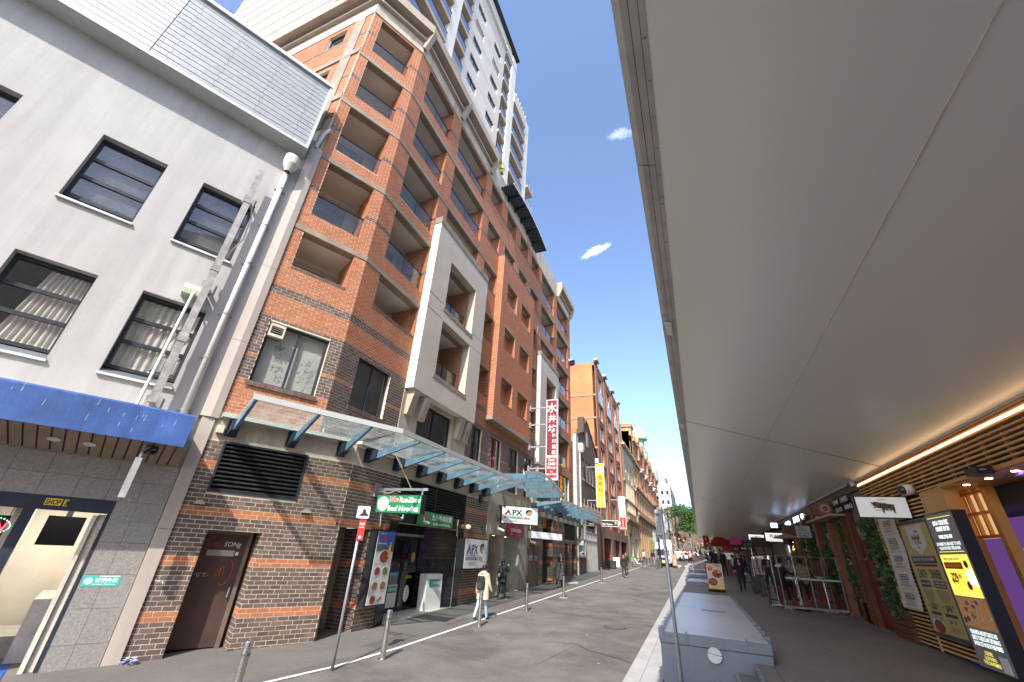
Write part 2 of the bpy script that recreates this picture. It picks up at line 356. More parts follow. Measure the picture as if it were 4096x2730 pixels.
def emit_bricks(parent, dist, mats={'orange': ORANGE, 'dark': DARK}, limit=300):
    """largest 300 bricks as parts of their own, the rest joined as one part"""
    camp = Vector((0, 0, 2.5)); allb = []
    for key, L_ in BRICKS.items():
        for b in L_: allb.append((key, b))
    P = np.array([tuple(b[0].p((b[1]+b[2])/2, 0, (b[3]+b[4])/2)) for _, b in allb]) - np.array(camp)
    nn = np.array([tuple(b[0].n) for _, b in allb]); ar = np.array([(b[2]-b[1])*(b[4]-b[3]) for _, b in allb])
    d2 = (P**2).sum(1); facing = -(P*nn).sum(1)/np.sqrt(d2); vis = ((P@np.array(fw))/np.sqrt(d2) > .62)
    val = np.where(vis, ar*np.maximum(facing, 0)/d2, 0); order = np.argsort(-val); near = set(order[:limit].tolist())
    pb = BASE.get(parent.name, Vector())
    rest = {k: [] for k in BRICKS}
    for i, (key, b) in enumerate(allb):
        F, x0, x1, a, c, o = b
        if i in near:
            if key not in UNIT:
                mb = MB().box(Frame((0, 0, 0), (1, 0, 0)), -.5, .5, -1, 0, -.5, .5); me = bpy.data.meshes.new('brick'); me.from_pydata(mb.v, [], mb.f); me.materials.append(mats[key]); UNIT[key] = me
            ob = bpy.data.objects.new('brick', UNIT[key]); COL.objects.link(ob); ob.parent = parent
            j = random.uniform(-.0015, .0015)
            ob.location = F.p((x0+x1)/2, o+j, (a+c)/2)-pb; ob.rotation_euler = (0, 0, math.atan2(F.a.y, F.a.x)); ob.scale = (x1-x0, .05, c-a)
        else: rest[key].append(b)
    V = []; FQ = []; MI = []; base = 0
    for mi, key in enumerate(rest):
        L_ = rest[key]
        if not L_: continue
        A = np.array([tuple(b[0].a) for b in L_]); Nn = np.array([tuple(b[0].n) for b in L_]); O = np.array([tuple(b[0].o) for b in L_])
        q = np.array([b[1:] for b in L_]); jit = rng.uniform(-.0015, .0015, len(L_)); o = q[:, 4]+jit
        vv = np.zeros((len(L_), 8, 3)); Z = np.array([0, 0, 1.])
        for k, (si, oi, zi) in enumerate(((0, 0, 2), (1, 0, 2), (1, 1, 2), (0, 1, 2), (0, 0, 3), (1, 0, 3), (1, 1, 3), (0, 1, 3))):
            vv[:, k] = O + A*q[:, [si]] + Nn*((o if oi else o-.02)[:, None]) + Z*q[:, [zi]]
        fq = np.array([(0, 1, 2, 3), (7, 6, 5, 4), (1, 5, 6, 2), (2, 6, 7, 3), (3, 7, 4, 0)])
        ff = (fq[None]+(np.arange(len(L_))*8)[:, None, None]+base).reshape(-1, 4)
        V.append(vv.reshape(-1, 3)); FQ.append(ff); MI += [mi]*len(ff); base += len(L_)*8
    ob = mkobj('brick_field', np.concatenate(V), np.concatenate(FQ).tolist(), MI, [mats[k] for k in rest], parent, kind='stuff')
    n = sum(len(x) for x in BRICKS.values())
    for k in BRICKS: BRICKS[k] = []
    return n
def window(F, s0, s1, z0, z1, o, parent, frame=NAVY, gl=None, fw_=.06, div=(.5,), rows=(), back=None, backo=.35, th=.07, name='window', sillm=None):
    mb = MB()
    mb.box(F, s0, s0+fw_, o-th, o, z0, z1).box(F, s1-fw_, s1, o-th, o, z0, z1).box(F, s0+fw_, s1-fw_, o-th, o, z0, z0+fw_).box(F, s0+fw_, s1-fw_, o-th, o, z1-fw_, z1)
    for d in div: c = s0+(s1-s0)*d; mb.box(F, c-fw_/2, c+fw_/2, o-th+.002, o-.002, z0+fw_, z1-fw_)
    for r in rows: c = z0+(z1-z0)*r; mb.box(F, s0+fw_, s1-fw_, o-th+.004, o-.004, c-fw_*.6, c+fw_*.6)
    w_ = mb.build(name, frame, parent)
    e = [0]+list(div)+[1]
    for i in range(len(e)-1):
        a = s0+(s1-s0)*e[i]+fw_*.6; b = s0+(s1-s0)*e[i+1]-fw_*.6
        MB().box(F, a, b, o-th*.6, o-th*.5, z0+fw_*.5, z1-fw_*.5).build('pane', gl or GLASSW, w_)
    if back: MB().box(F, s0, s1, o-backo-.02, o-backo, z0, z1).build('blind_or_dark_room', back, w_)  # a blind; with dark_room, a sheet coloured as the unlit interior
    return w_
# ================================================================ GROUND
ASPH = mat('asphalt_road', (.155, .142, .128), .9, var=.13, vs_=1.5, bump=.6, bs=260, dirt=.42)
ASPHF = mat('asphalt_footpath', (.135, .126, .115), .92, var=.12, vs_=.9, bump=.5, bs=260, dirt=.2)
KERB = mat('granite_kerb', (.36, .355, .345), .8, var=.08, vs_=6, bump=.2, bs=200, rnd=.06, dirt=.15)
KERBD = mat('dark_kerb', (.10, .098, .095), .85, var=.12, vs_=4, bump=.3, bs=200, rnd=.12)
LINE = mat('line_paint', (.62, .60, .53), .8, var=.12, vs_=5, dirt=.28)
TERR = mat('terrace_asphalt', (.245, .228, .200), .75, var=.10, vs_=1.2, bump=.4, bs=220, dirt=.16)
def strip(name, pts, dz, m_, **t):
    """flat sheet following the street's slope; pts = (x, y)"""
    mb = MB(); mb.face([(x, y, gz(y)+dz) for x, y in pts]); return mb.build(name, m_, None, **t)
g = MB()
for i in range(14):
    y0, y1 = -60+i*60, i*60
    for j in range(6):
        x0 = -180+j*60; g.face([(x0, y0, gz(y0)-.03), (x0+60, y0, gz(y0)-.03), (x0+60, y1, gz(y1)-.03), (x0, y1, gz(y1)-.03)])
g.build('ground', mat('ground_far', (.10, .10, .095), .95, var=.1), None, kind='structure')
mb = MB(); ys = [-12, 2, 6, 10, 14, 20, 30, 45, 70, 110, 160]
for a, b in zip(ys[:-1], ys[1:]): mb.face([(-7.6, a, gz(a)), (-1.2, a, gz(a)), (-1.2, b, gz(b)), (-7.6, b, gz(b))])
mb.build('road', ASPH, None, kind='structure')
fp = MB()
lx = [(-8.6, -8), (-7.9, 4.5), (-7.35, 6.9), (-7.06, 8.2), (-6.93, 10), (-6.90, 13.5), (-6.86, 20), (-6.76, 33), (-6.3, 60), (-6.2, 120)]
for (x0, y0), (x1, y1) in zip(lx[:-1], lx[1:]): fp.face([(-24, y0, gz(y0)+.004), (x0, y0, gz(y0)+.004), (x1, y1, gz(y1)+.004), (-24, y1, gz(y1)+.004)])
fp.build('footpath', ASPHF, None, kind='structure')
ln = MB(); kb = []
for (x0, y0), (x1, y1) in zip(lx[:-1], lx[1:]):
    ln.face([(x0-.01, y0, gz(y0)+.012), (x0+.10, y0, gz(y0)+.012), (x1+.10, y1, gz(y1)+.012), (x1-.01, y1, gz(y1)+.012)])
ln.build('painted_line', LINE, None, kind='structure')
kr = thing('kerb_row', 'row of dark flush kerb stones along the white painted line', 'kerb', (-7.1, 8, gz(8)))
y = 6.3
def lxat(y):
    for (x0, y0), (x1, y1) in zip(lx[:-1], lx[1:]):
        if y0 <= y <= y1: return x0+(x1-x0)*(y-y0)/(y1-y0)
    return lx[-1][0]
while y < 40:
    y2 = y+1.18; a, b = lxat(y), lxat(y2)
    mb = MB().prism([(a-.30, y, gz(y)-.03), (a-.02, y, gz(y)-.03), (b-.02, y2, gz(y2)-.03), (b-.30, y2, gz(y2)-.03)], (0, 0, .040))
    mb.build('kerb_stone', KERBD, kr); y += 1.2
# granite strip beside the grey planters
gs = thing('granite_kerb_strip', 'pale granite paving strip between the road and the grey boxes', 'kerb', (-1.4, 10, gz(10)))
y = 6.0; k = 0
while y < 75:
    L_ = .9 if y < 40 else 3
    for (x0, x1, h) in ((-1.72, -1.42, .02), (-1.41, -1.0, .024)):
        yy = y+(.35 if h > .022 else 0)
        MB().prism([(x0, yy, gz(yy)-.05), (x1, yy, gz(yy)-.05), (x1, yy+L_-.012, gz(yy+L_)-.05), (x0, yy+L_-.012, gz(yy+L_)-.05)], (0, 0, .05+h)).build('paving_stone', KERB, gs)
    y += L_; k += 1
# zebra patches far off, painted arrow, manholes
zc = MB()
for x0 in (-2.9, -1.9, -3.9): zc.face([(x0, 62, gz(62)+.010), (x0+.55, 62, gz(62)+.010), (x0+.55, 66.5, gz(66.5)+.010), (x0, 66.5, gz(66.5)+.010)])
zc.build('crossing_markings', LINE, None, kind='structure')
ar = MB(); cx_, cy_ = -7.69, 29.5
ar.face([(cx_+a*1.0, cy_+b, gz(cy_+b)+.014) for a, b in ((-.35, -.2), (-.12, -.25), (-.1, -.9), (.08, -.9), (.12, -.2), (.38, -.3), (.2, .15), (.12, .9), (-.1, .9), (-.16, .2))])
ar.build('painted_figure', LINE, None, kind='structure')
def manhole(x, y, r, label, rect=None):
    F = TFrame((x, y, gz(y)+.016), (1, 0, 0), (0, 1, S_)); t = thing('manhole_cover', label, 'manhole', (x, y, gz(y)))
    if rect: MB().box(F, -rect[0], rect[0], -.012, .0, -rect[1], rect[1]).build('cover', mat('cast_iron', (.07, .067, .063), .7, var=.2, vs_=30, bump=.5, bs=90), t)
    else:
        disc(F, 0, 0, 0, r, MATS.get('cast_iron') or mat('cast_iron', (.07, .067, .063), .7, var=.2, vs_=30, bump=.5, bs=90), t, 'cover', t=.01)
        mb = MB()
        for i in range(-4, 5): h = math.sqrt(max(.01, r*r-(i*r/5)**2))*.9; mb.box(F, -h, h, 0, .004, i*r/5-.012, i*r/5+.012)
        mb.build('rib', KERBD, t)
manhole(-2.83, 16.1, .36, 'round iron manhole cover in the road near the granite strip')
manhole(-8.2, 24.9, 0, 'rectangular dark inspection cover in the footpath by the timber double door', (.7, .45))
manhole(-7.9, 11.2, 0, 'small square pit lid with pale grit in the footpath by the noodle shop', (.22, .16))
for nm, pl in (('a', ((-4.35, 12.4), (-3.9, 12.9), (-3.3, 13.0), (-2.9, 12.5), (-2.2, 12.2), (-1.75, 11.9))), ('b', ((-4.2, 9.2), (-3.6, 10.6), (-3.3, 12.9)))):
    q = MB()
    for (x0, y0), (x1, y1) in zip(pl[:-1], pl[1:]): q.face([(x0, y0-.012, gz(y0)+.008), (x1, y1-.012, gz(y1)+.008), (x1+.012, y1+.012, gz(y1)+.008), (x0+.012, y0+.012, gz(y0)+.008)])
    q.build('road_crack', mat('crack_tar', (.055, .05, .047), .9, var=.2), None, kind='structure')
for k, (x0, x1, y0, y1) in enumerate(((-7.75, -7.2, 9.6, 11.6), (-7.5, -7.22, 12.8, 14.6))):
    q = MB(); n = 14; rr_ = [random.uniform(.85, 1.1) for _ in range(n)]
    q.face([((x0+x1)/2+(x1-x0)/2*rr_[i]*max(-.9, min(.9, 1.3*math.cos(2*math.pi*i/n))), (y0+y1)/2+(y1-y0)/2*rr_[i]*max(-.9, min(.9, 1.3*math.sin(2*math.pi*i/n))), gz((y0+y1)/2+(y1-y0)/2*rr_[i]*max(-.9, min(.9, 1.3*math.sin(2*math.pi*i/n))))+.007) for i in range(n)]); q.build('footpath_patch', mat('patch_dark', (.09, .085, .08), .95, var=.12, bump=.5, bs=200), None, kind='structure')
mb = MB()
for i in range(150):
    x = random.uniform(-9, -1.9); y = random.uniform(5, 40); s = random.uniform(.01, .035); a = random.random()*3
    z = gz(y)+.012; mb.face([(x+s*math.cos(a+q), y+s*math.sin(a+q)*random.uniform(.5, 1), z+random.uniform(0, .01)) for q in (0, 1.7, 3.3, 4.6)])
for i in range(90):
    x = random.uniform(1.2, 4.3); y = random.uniform(8.5, 30); s = random.uniform(.01, .03); a = random.random()*3
    z = tz(y)+.012; mb.face([(x+s*math.cos(a+q), y+s*math.sin(a+q)*random.uniform(.5, 1), z+random.uniform(0, .01)) for q in (0, 1.7, 3.3, 4.6)])
mb.build('litter_specks', mat('litter', (.55, .5, .42), .9, var=.1, rnd=.4), None, kind='stuff', label='tiny scraps of litter scattered over the road and terrace', category='litter')

# ================================================================ BRICK BUILDING
BB = thing('brick_apartment_building', 'tall orange and dark brown brick building with recessed balconies and glass street canopy', 'building', (-9.4, 8.4, .2))
HEADS = [11.12, 14.31, 17.45, 20.6, 23.76]
# openings: s0, s1, z0, z1, kind
GO = [(.37, 2.04, 9.8, 11.12, 'p')]+[(.37, 2.04, h-2.44, h, 'b') for h in HEADS[1:]]
MO = [(9.15, 11.59, 9.8, 11.12, 'p')]+[(9.15, 11.59, h-2.44, h, 'b') for h in HEADS[1:]]
MO += [(12.43, 15.9, h-2.44, h, 'b') for h in HEADS[2:]]
for c in ((16.68, 18.40),): MO += [(c[0], c[1], h-1.42, h, 'p') for h in HEADS]
for c in ((19.27, 20.98), (21.85, 23.5), (24.35, 26.1)): MO += [(c[0], c[1], h-1.42, h, 'p') for h in HEADS[3:]]
MO += [(24.6, 26.0, h-1.42, h, 'p') for h in HEADS[:3]]
MO += [(26.92, 30.37, h-2.44, h, 'b') for h in HEADS[2:]]
MO += [(31.32, 35.05, h-2.44, h, 'b') for h in HEADS]
PW_G = [(.37, 2.05, 6.06, 7.86)]
PW_M = [(9.15, 10.79, 6.18, 7.84), (11.66, 16.5, 5.0, 7.66), (17.2, 18.3, 5.35, 7.82), (19.25, 20.76, 5.35, 7.82), (21.87, 23.36, 5.35, 7.82), (24.35, 25.83, 5.35, 7.82), (26.3, 31, 5.0, 7.66), (31.6, 35, 5.0, 8.1)]
BOXO = [(12.9, 15.45, 8.68, 11.2), (12.9, 15.45, 11.82, 14.37)]
HOLES_M = MO+PW_M+[(12.0, 16.4, 8.2, 14.6, 'x')]+[(26.6, 30.2, 8.2, 14.6, 'x')]
HOLES_M = [h for h in HOLES_M if not (h[0] == 12.43 and h[3] < 15)]
wall(FG, -.05, 2.44, 4.95, 23.86, GO+PW_G, .3).build('wall', MORTAR, BB)
wall(FM, 8.38, 35.9, 4.95, 23.86, HOLES_M, .3).build('wall', MORTAR, BB)
def col_up(zm, s):
    for h in HEADS[1:]:
        if h-2.44+.93 < zm < h-2.44+1.10: return 1
    if 9.62 < zm < 9.72: return 0
    if 8.70 < zm < 8.97: return 1
    return 0
def col_pod(base, zones, band=(6.05, 8.03)):
    def f(zm, s):
        if band[0] < zm < band[1]:
            for a, b in zones:
                if a < s < b: return 1 if (zm-6.05) % .63 > .09 or zm > 7.8 or zm < 6.2 else 0
        return col_up(zm, s)
    return f
lay(FG, courses(-.02, 2.447, 5.15, 23.84, GO+PW_G, col_pod(0, [(-1, 3)])))
lay(FM, courses(8.372, 35.88, 4.97, 23.84, HOLES_M, col_pod(0, [(8, 26.4), (31, 36)], (5.0, 8.03))))
for P in (FG, FM):
    pass
# sills of header bricks, concrete bands, balconies
SOL = []
def sill(F, a, b, z, o=.035, n=None, d=.11):
    x = a
    while x < b-.03: BRICKS['dark'].append((F, x, min(x+.075, b), z-d, z, o)); x += .086
def ret(F, s, z0, z1, d, face=-1):
    """brick side return inside an opening, seen from the camera side"""
    Fr = Frame(F.p(s, 0, 0), F.n); lay(Fr, courses(-d, -.005, z0, z1, (), col_up), .004)
    return Fr
def balcony(F, s0, s1, z0, z1, kind, depth=1.7, o=0.):
    b = MB()
    b.box(F, s0-.28, s1+.28, o-depth-.1, o-depth, z0-.3, z1+.1)
    b.box(F, s0-.28, s0-.01, o-depth, o-.3, z0-.3, z1+.1)
    b.build('balcony_wall', CEILD, BB)
    c = MB().box(F, s0-.28, s1+.28, o-depth, o-.31, z1+.02, z1+.12)
    c.box(F, s0, s1, o-depth, o-depth+.09, z1-.10, z1+.02).box(F, s0, s0+.09, o-depth+.09, o-.35, z1-.10, z1+.02)
    c.build('balcony_ceiling', CEIL, BB)
    MB().box(F, s0, s1, o-.30, o-.01, z1-.015, z1+.01).build('lintel', CONCD, BB)
    MB().box(F, s1+.0, s1+.28, o-depth, o-.02, z0-.3, z1).build('side_wall', MORTAR, BB)
    Fr = Frame(F.p(s1, o, 0), F.n); lay(Fr, courses(-1.3, -.005, z0, z1-.01, (), col_up), .004)
    MB().box(F, s0-.28, s1+.28, o-depth, o-.01, z0-.35, z0-(1.1 if kind == 'p' else .45)).build('balcony_floor', CONCD, BB)
    # sliding door to the flat
    q = s0+(s1-s0)*.15; MB().box(F, q, s1-.35, o-depth+.0, o-depth+.04, z0-.3, z1-.25).build('balcony_door', mat('balcony_glazing_pale', (.30, .285, .26), .25, var=.25, vs_=1.2), BB)
    if kind == 'b':
        r = MB(); h = z0+.97
        r.tube([F.p(s0, o-.16, h), F.p(s1, o-.16, h)], .03, 8); n = 2 if s1-s0 > 2.2 else 1
        for k in range(1, n): x = s0+(s1-s0)*k/n; r.box(F, x-.025, x+.025, o-.185, o-.135, z0, h)
        r.build('balcony_rail', BLACKM, BB)
        for k in range(n):
            a = s0+(s1-s0)*k/n; c_ = s0+(s1-s0)*(k+1)/n
            MB().box(F, a+.03, c_-.03, o-.165, o-.155, z0-.05, h-.02).build('glass_panel', GLASSB, BB)
            if random.random() < .35 and s0 > 8: MB().box(F, a+.05, c_-.3, o-.9, o-.88, z0-.2, h-.35).build('balcony_screen', mat('balcony_clutter', (.5, .5, .48), .9, var=.3, vs_=2), BB)
    else:
        if z1 < 12 or F is FM: sill(F, s0, s1, z0+.005, .012+o, d=.10)
for q in GO: balcony(FG, *q)
for q in MO: balcony(FM, *q)
MB().wb(-24, -11.6, 8.6, 35.8, 4, 25).build('building_core', DARKR, BB); MB().wb(-11.6, -9.75, 8.6, 35.8, 8.05, 8.15).build('floor_slab', CONCD, BB); MB().wb(-11.6, -9.75, 35.6, 35.8, 4.6, 24).build('party_wall', DARKR, BB)
# concrete bands above each head, running along both faces
for h in HEADS[:4]:
    mb = MB().box(FG, -.03, 2.45, .0, .026, h+.005, h+.185)
    mb.box(FM, 8.37, 11.98 if h < 15.6 else 16.68, 0, .026, h+.005, h+.185); mb.build('concrete_band', CONCD, BB)
    MB().box(FM, 26.6 if h > 15.6 else 31.0, 35.9, 0, .026, h+.005, h+.185).build('concrete_band', CONCD, BB)
for h in HEADS[3:4]: MB().box(FM, 16.7, 26.6, 0, .022, h+.005, h+.15).build('concrete_band', CONCD, BB)
for h in HEADS[:3]: MB().box(FM, 16.6, 18.45, 0, .022, h+.005, h+.15).build('concrete_band', CONCD, BB)
# top cream strip and cornices
mb = MB().box(FG, -.05, 2.46, -.3, .05, 23.86, 25.6); mb.box(FM, 8.36, 35.9, -.3, .05, 23.86, 25.6); mb.build('parapet_wall', CONC, BB)
def cornice(pts_frame, s0, s1):
    F = pts_frame; mb = MB()
    for (o0, o1, z0, z1) in ((.05, .24, 24.62, 24.78), (.05, .55, 25.04, 25.62)): mb.box(F, s0, s1, o0, o1, z0, z1)
    return mb
cornice(FG, -.15, 2.58).build('cornice', BAND, BB); cornice(FM, 8.25, 16.3).build('cornice', BAND, BB); cornice(FM, 31.2, 36.0).build('cornice', BAND, BB)
for F, s in ((FM, 8.35), (FM, 12.2), (FM, 16.2), (FM, 31.3), (FM, 35.7)):
    MB().prism([F.p(s-.09, .05, 24.2), F.p(s-.09, .20, 24.0), F.p(s-.09, .62, 25.1), F.p(s-.09, .05, 25.1)], F.a*.24).build('cornice_bracket', BAND, BB)
# side wall with its small windows
SW = [(-13.1, -12.0, 22.56, 23.66), (-13.1, -12.0, 19.4, 20.5)]
wall(FS, -24, -10.50, 12, 24.0, SW, .25).build('wall', MORTAR, BB)
def fcol(zm, s): return 1 if 22.35 < zm < 22.5 or 19.2 < zm < 19.3 else 0
lay(FS, courses(-16, -11.52, 16.5, 23.92, SW, fcol)+courses(-10.95, -10.47, 16.5, 23.92, (), lambda z, s: col_up(z, s)))
MB().box(FS, -11.52, -10.95, 0, .05, 16, 23.9).build('pilaster', CONCD, BB)
MB().box(FS, -17, -10.47, 0, .06, 20.75, 21.05).build('concrete_band', CONCD, BB); MB().box(FS, -17, -10.47, 0, .06, 17.6, 17.9).build('concrete_band', CONCD, BB)
MB().box(FS, -24, -10.45, -.3, .04, 23.93, 25.0).build('parapet_wall', CREAM, BB)
mb = MB()
for (o1, z0, z1) in ((.22, 24.75, 24.9), (.55, 25.1, 25.65)): mb.box(FS, -24, -10.3, .0, o1, z0, z1)
mb.build('cornice', BAND, BB)
for a in SW: window(FS, a[0], a[1], a[2], a[3], -.12, BB, NAVY, glass('glass_bright', (.4, .42, .45), base=.45), .05, (), (), BLIND, .12)
# podium windows
w1 = window(FG, .39, 2.03, 6.06, 7.86, -.10, BB, NAVY, None, .06, (.5,), (), BLIND, .16)
window(FM, 9.17, 10.77, 6.18, 7.84, -.10, BB, NAVY, None, .06, (.5,), (), mat('dark_cloth', (.16, .15, .14), .9, var=.4, vs_=1.5), .22)
sill(FG, .3, 2.12, 6.06, .06, d=.13); sill(FM, 9.08, 10.88, 6.17, .06, d=.13)
# window writing, bamboo print, wall vent
text('水', FG, .83, 7.02, -.135, .30, mat('ink_grey', (.12, .12, .11), .8, var=0), w1, 'CENTER', bold=.01)
text('井', FG, .87, 6.76, -.135, .20, MATS['ink_grey'], w1, 'CENTER', bold=.01)
text('坊', FG, .88, 6.46, -.135, .22, MATS['ink_grey'], w1, 'CENTER', bold=.01)
bm_ = MB()
for k in range(34):
    x = 1.62+random.gauss(0, .12); z = 6.35+random.random()*.85; a = random.uniform(-.9, .9)-1.5*(random.random() < .5); l = random.uniform(.07, .16)
    bm_.face([FG.p(x, -.135, z), FG.p(x+l*.5*math.cos(a)+.012, -.135, z+l*.5*math.sin(a)-.01), FG.p(x+l*math.cos(a), -.135, z+l*math.sin(a)), FG.p(x+l*.5*math.cos(a)-.01, -.135, z+l*.5*math.sin(a)+.012)])
bm_.tube([FG.p(1.55, -.135, 6.33), FG.p(1.66, -.135, 6.8), FG.p(1.8, -.135, 7.2)], .006, 5)
bm_.build('bamboo_print', MATS['ink_grey'], w1)
vt = thing('wall_vent', 'cream louvred vent box filling the top corner of the restaurant window', 'vent', FG.p(.55, 0, 7.45))
mb = MB(); mb.box(FG, .41, .45, -.12, .03, 7.42, 7.80).box(FG, .76, .80, -.12, .03, 7.42, 7.80).box(FG, .45, .76, -.12, .03, 7.42, 7.49).box(FG, .45, .76, -.12, .03, 7.73, 7.80)
mb.build('frame', mat('vent_cream', (.62, .57, .47), .6, var=.08, dirt=.2), vt)
for k in range(4): z = 7.50+k*.058; MB().prism([FG.p(.45, -.10, z+.04), FG.p(.45, .02, z), FG.p(.45, .025, z+.012), FG.p(.45, -.095, z+.052)], FG.a*.31).build('slat', MATS['vent_cream'], vt)
MB().box(FG, .45, .76, -.13, -.12, 7.49, 7.73).build('backing', BLACKM, vt)
def stone_ring(F, a, b, z0, z1): pass
# glazed podium bays between beige piers
def pier(F, a, b, z0, z1, o=.12): MB().box(F, a, b, -.3, o, z0, z1).build('pier', CONC, BB)
pier(FM, 11.64, 12.72, 4.95, 7.62, .03); pier(FM, 15.3, 16.62, 4.95, 7.62, .03); pier(FM, 25.9, 26.9, 4.95, 7.62, .03); pier(FM, 30.2, 31.4, 4.95, 8.2, .03)
MB().box(FM, 12.72, 15.3, -.3, .02, 7.5, 7.66).build('lintel', CONC, BB)
for (a, b) in ((12.74, 15.28), (26.92, 30.18)): window(FM, a, b, 5.0, 7.5, -.12, BB, BLACKM, None, .08, (.5,), (), DARKR, .8)
for q in PW_M[2:6]: window(FM, q[0]+.01, q[1]-.01, q[2], q[3], -.10, BB, BLACKM, None, .07, (.5,), (), DARKR if q[0] < 21 else mat('brown_film', (.10, .075, .07), .6, var=.2), .5 if q[0] < 21 else .09)
window(FM, 31.62, 34.98, 5.0, 8.1, -.12, BB, BLACKM, None, .08, (.33, .66), (), DARKR, .8)
# the two rendered picture-frame boxes
def framebox(y0, y1, z0, z1, ops, cap):
    F = FX(-9.01)
    wall(F, y0, y1, z0, z1, [o+('x',) for o in ops], .38).build('frame_box', CREAM, BB)
    mb = MB().face([F.p(y0, 0, z0), F.p(y0, 0, z1), F.p(y0, -.4, z1), F.p(y0, -.4, z0)]).face([F.p(y1, -.4, z0), F.p(y1, -.4, z1), F.p(y1, 0, z1), F.p(y1, 0, z0)])
    mb.face([F.p(y0, 0, z0), F.p(y0, -.4, z0), F.p(y1, -.4, z0), F.p(y1, 0, z0)]); mb.build('frame_side_lit', CREAMW, BB)  # sunlit look of the sides put in as a paler render than the front
    MB().box(F, y0-.03, y1+.03, -.42, .03, z1, z1+cap).build('frame_cap', CONCD, BB)
    g_ = MB()
    for z in (11.94, 11.23): g_.box(F, y0-.002, ops[0][0]-.1, -.39, .002, z-.012, z+.012).box(F, ops[0][1]+.1, y1+.002, -.39, .002, z-.012, z+.012)
    g_.build('shadow_groove', BLACKM, BB)
    for (a, b, c, d) in ops:
        MB().box(F, a-.12, b+.1, -.05, .02, c-.17, c).build('sill', CONCD, BB)
        balcony(F, a+.02, b-.02, c, d, 'b', 1.9, -.38)
        k = MB().box(F, a, b, -1.2, -.40, d, d+.1); k.build('soffit', CEIL, BB)
    for y in (y0+.35, y0+1.15, y1-.95, y1-.3):
        MB().prism([F.p(y-.17, -.38, z0-.95), F.p(y-.17, -.22, z0-.95), F.p(y-.17, -.03, z0-.15), F.p(y-.17, -.03, z0-.01), F.p(y-.17, -.38, z0-.01)], F.a*.34).build('corbel', CONC, BB)
framebox(11.66, 16.66, 7.66, 15.72, BOXO, .34)
framebox(26.05, 30.62, 7.62, 15.55, [(27.45, 29.95, 8.68, 11.2), (27.45, 29.95, 11.82, 14.37)], .34)
# projecting brick bay with square openings
FB = FX(-8.97)
BH = [(a, b, h-1.42, h, 'p') for (a, b) in ((19.25, 20.86), (21.72, 23.42)) for h in HEADS[:3]]
wall(FB, 18.45, 24.15, 8.58, 19.12, BH, .3).build('bay_wall', MORTAR, BB)
lay(FB, courses(18.46, 24.14, 8.60, 19.0, BH, lambda z, s: 0)); sill(FB, 18.46, 24.14, 19.12, .012)
Fb2 = Frame(FB.p(18.45, 0, 0), FB.n)
MB().box(FB, 18.452, 18.6, -.42, -.002, 8.6, 19.1).build('bay_side', MORTAR, BB)
lay(Fb2, courses(-.42, -.003, 8.60, 19.0, (), lambda z, s: 0), .006); sill(Fb2, -.42, 0, 19.12, .006)
MB().box(FB, 18.40, 24.2, -.42, .03, 8.40, 8.585).build('bay_base', CONCD, BB)
MB().box(FB, 18.45, 24.15, -.42, 0, 19.1, 19.125).build('bay_top', CONCD, BB)
for q in BH: balcony(FB, *q[:4], 'p', 1.4, 0.)
for y in (18.46, 24.0, 26.0): MB().tube([(-9.34, y, 5), (-9.34, y, 18)], .03, 6).build('joint_pipe', CONCD, BB) if y > 24.5 else None
# ledge over street level, concrete band
led = MB(); led.prism([FG.p(-.05, 0, 4.48), FG.p(3.34, 0, 4.48), (-8.9, 9.40, 4.48), (-8.9, 36.2, 4.48), (-9.9, 36.2, 4.48), (-9.9, 8.2, 4.48), FG.p(-.05, -.5, 4.48)][::-1], (0, 0, .50))
led.build('concrete_ledge', CONC, BB)
# street level walls
GL_G = [(.65, 1.77, .0, 2.53, 'd'), (.35, 2.33, 3.31, 4.46, 'l')]
GL_M = [(9.46, 10.66, 0, 2.8, 'd'), (11.72, 16.0, 0, 3.06, 'd'), (11.72, 16.4, 3.40, 4.46, 'l'), (18.6, 23.9, 0, 4.47, 'c'), (26.82, 28.87, 0, 4.47, 'g'), (31.75, 34.9, 3.3, 4.46, 'l'), (31.9, 32.9, 0, 3.1, 'd'), (33.85, 35.1, 0, 3.1, 'd')]
YC = 9.40
wall(FG, -.05, 3.33, 0, 4.48, GL_G, .5).build('wall', MORTAR, BB)
wall(FL, YC, 36.2, 0, 4.48, GL_M, .5).build('wall', MORTAR, BB)
def col_g(zm, s):
    k = (zm-.97) % 1.0
    return 0 if (k > .82) else 1
lay(FG, courses(-.03, 3.335, .05, 4.47, GL_G, col_g)); lay(FL, courses(YC+.01, 36.18, .1, 4.47, GL_M, col_g))
FC = Frame(FG.p(3.33, 0, 0), Vector((-8.9, YC, 0))-FG.p(3.33, 0, 0)); lc_ = (Vector((-8.9, YC, 0))-FG.p(3.33, 0, 0)).length
wall(FC, 0, lc_, 0, 4.48, [], .2).build('wall', MORTAR, BB); lay(FC, courses(.0, lc_, .05, 4.47, (), col_g))
for F, s, d, z1 in ((FG, 1.77, .45, 2.53), (FL, 10.66, .9, 2.8), (FL, 28.87, .5, 4.47), (FL, 32.9, .5, 3.1), (FL, 35.1, .5, 3.1)):
    Fr = Frame(F.p(s, 0, 0), F.n); lay(Fr, courses(-d, -.003, .1, z1, (), col_g), .006)
    MB().box(F, s, s+.2, -d-.3, -.01, 0, z1).build('reveal', MORTAR, BB)
nb = emit_bricks(BB, 0)
print('BRICKS', nb)
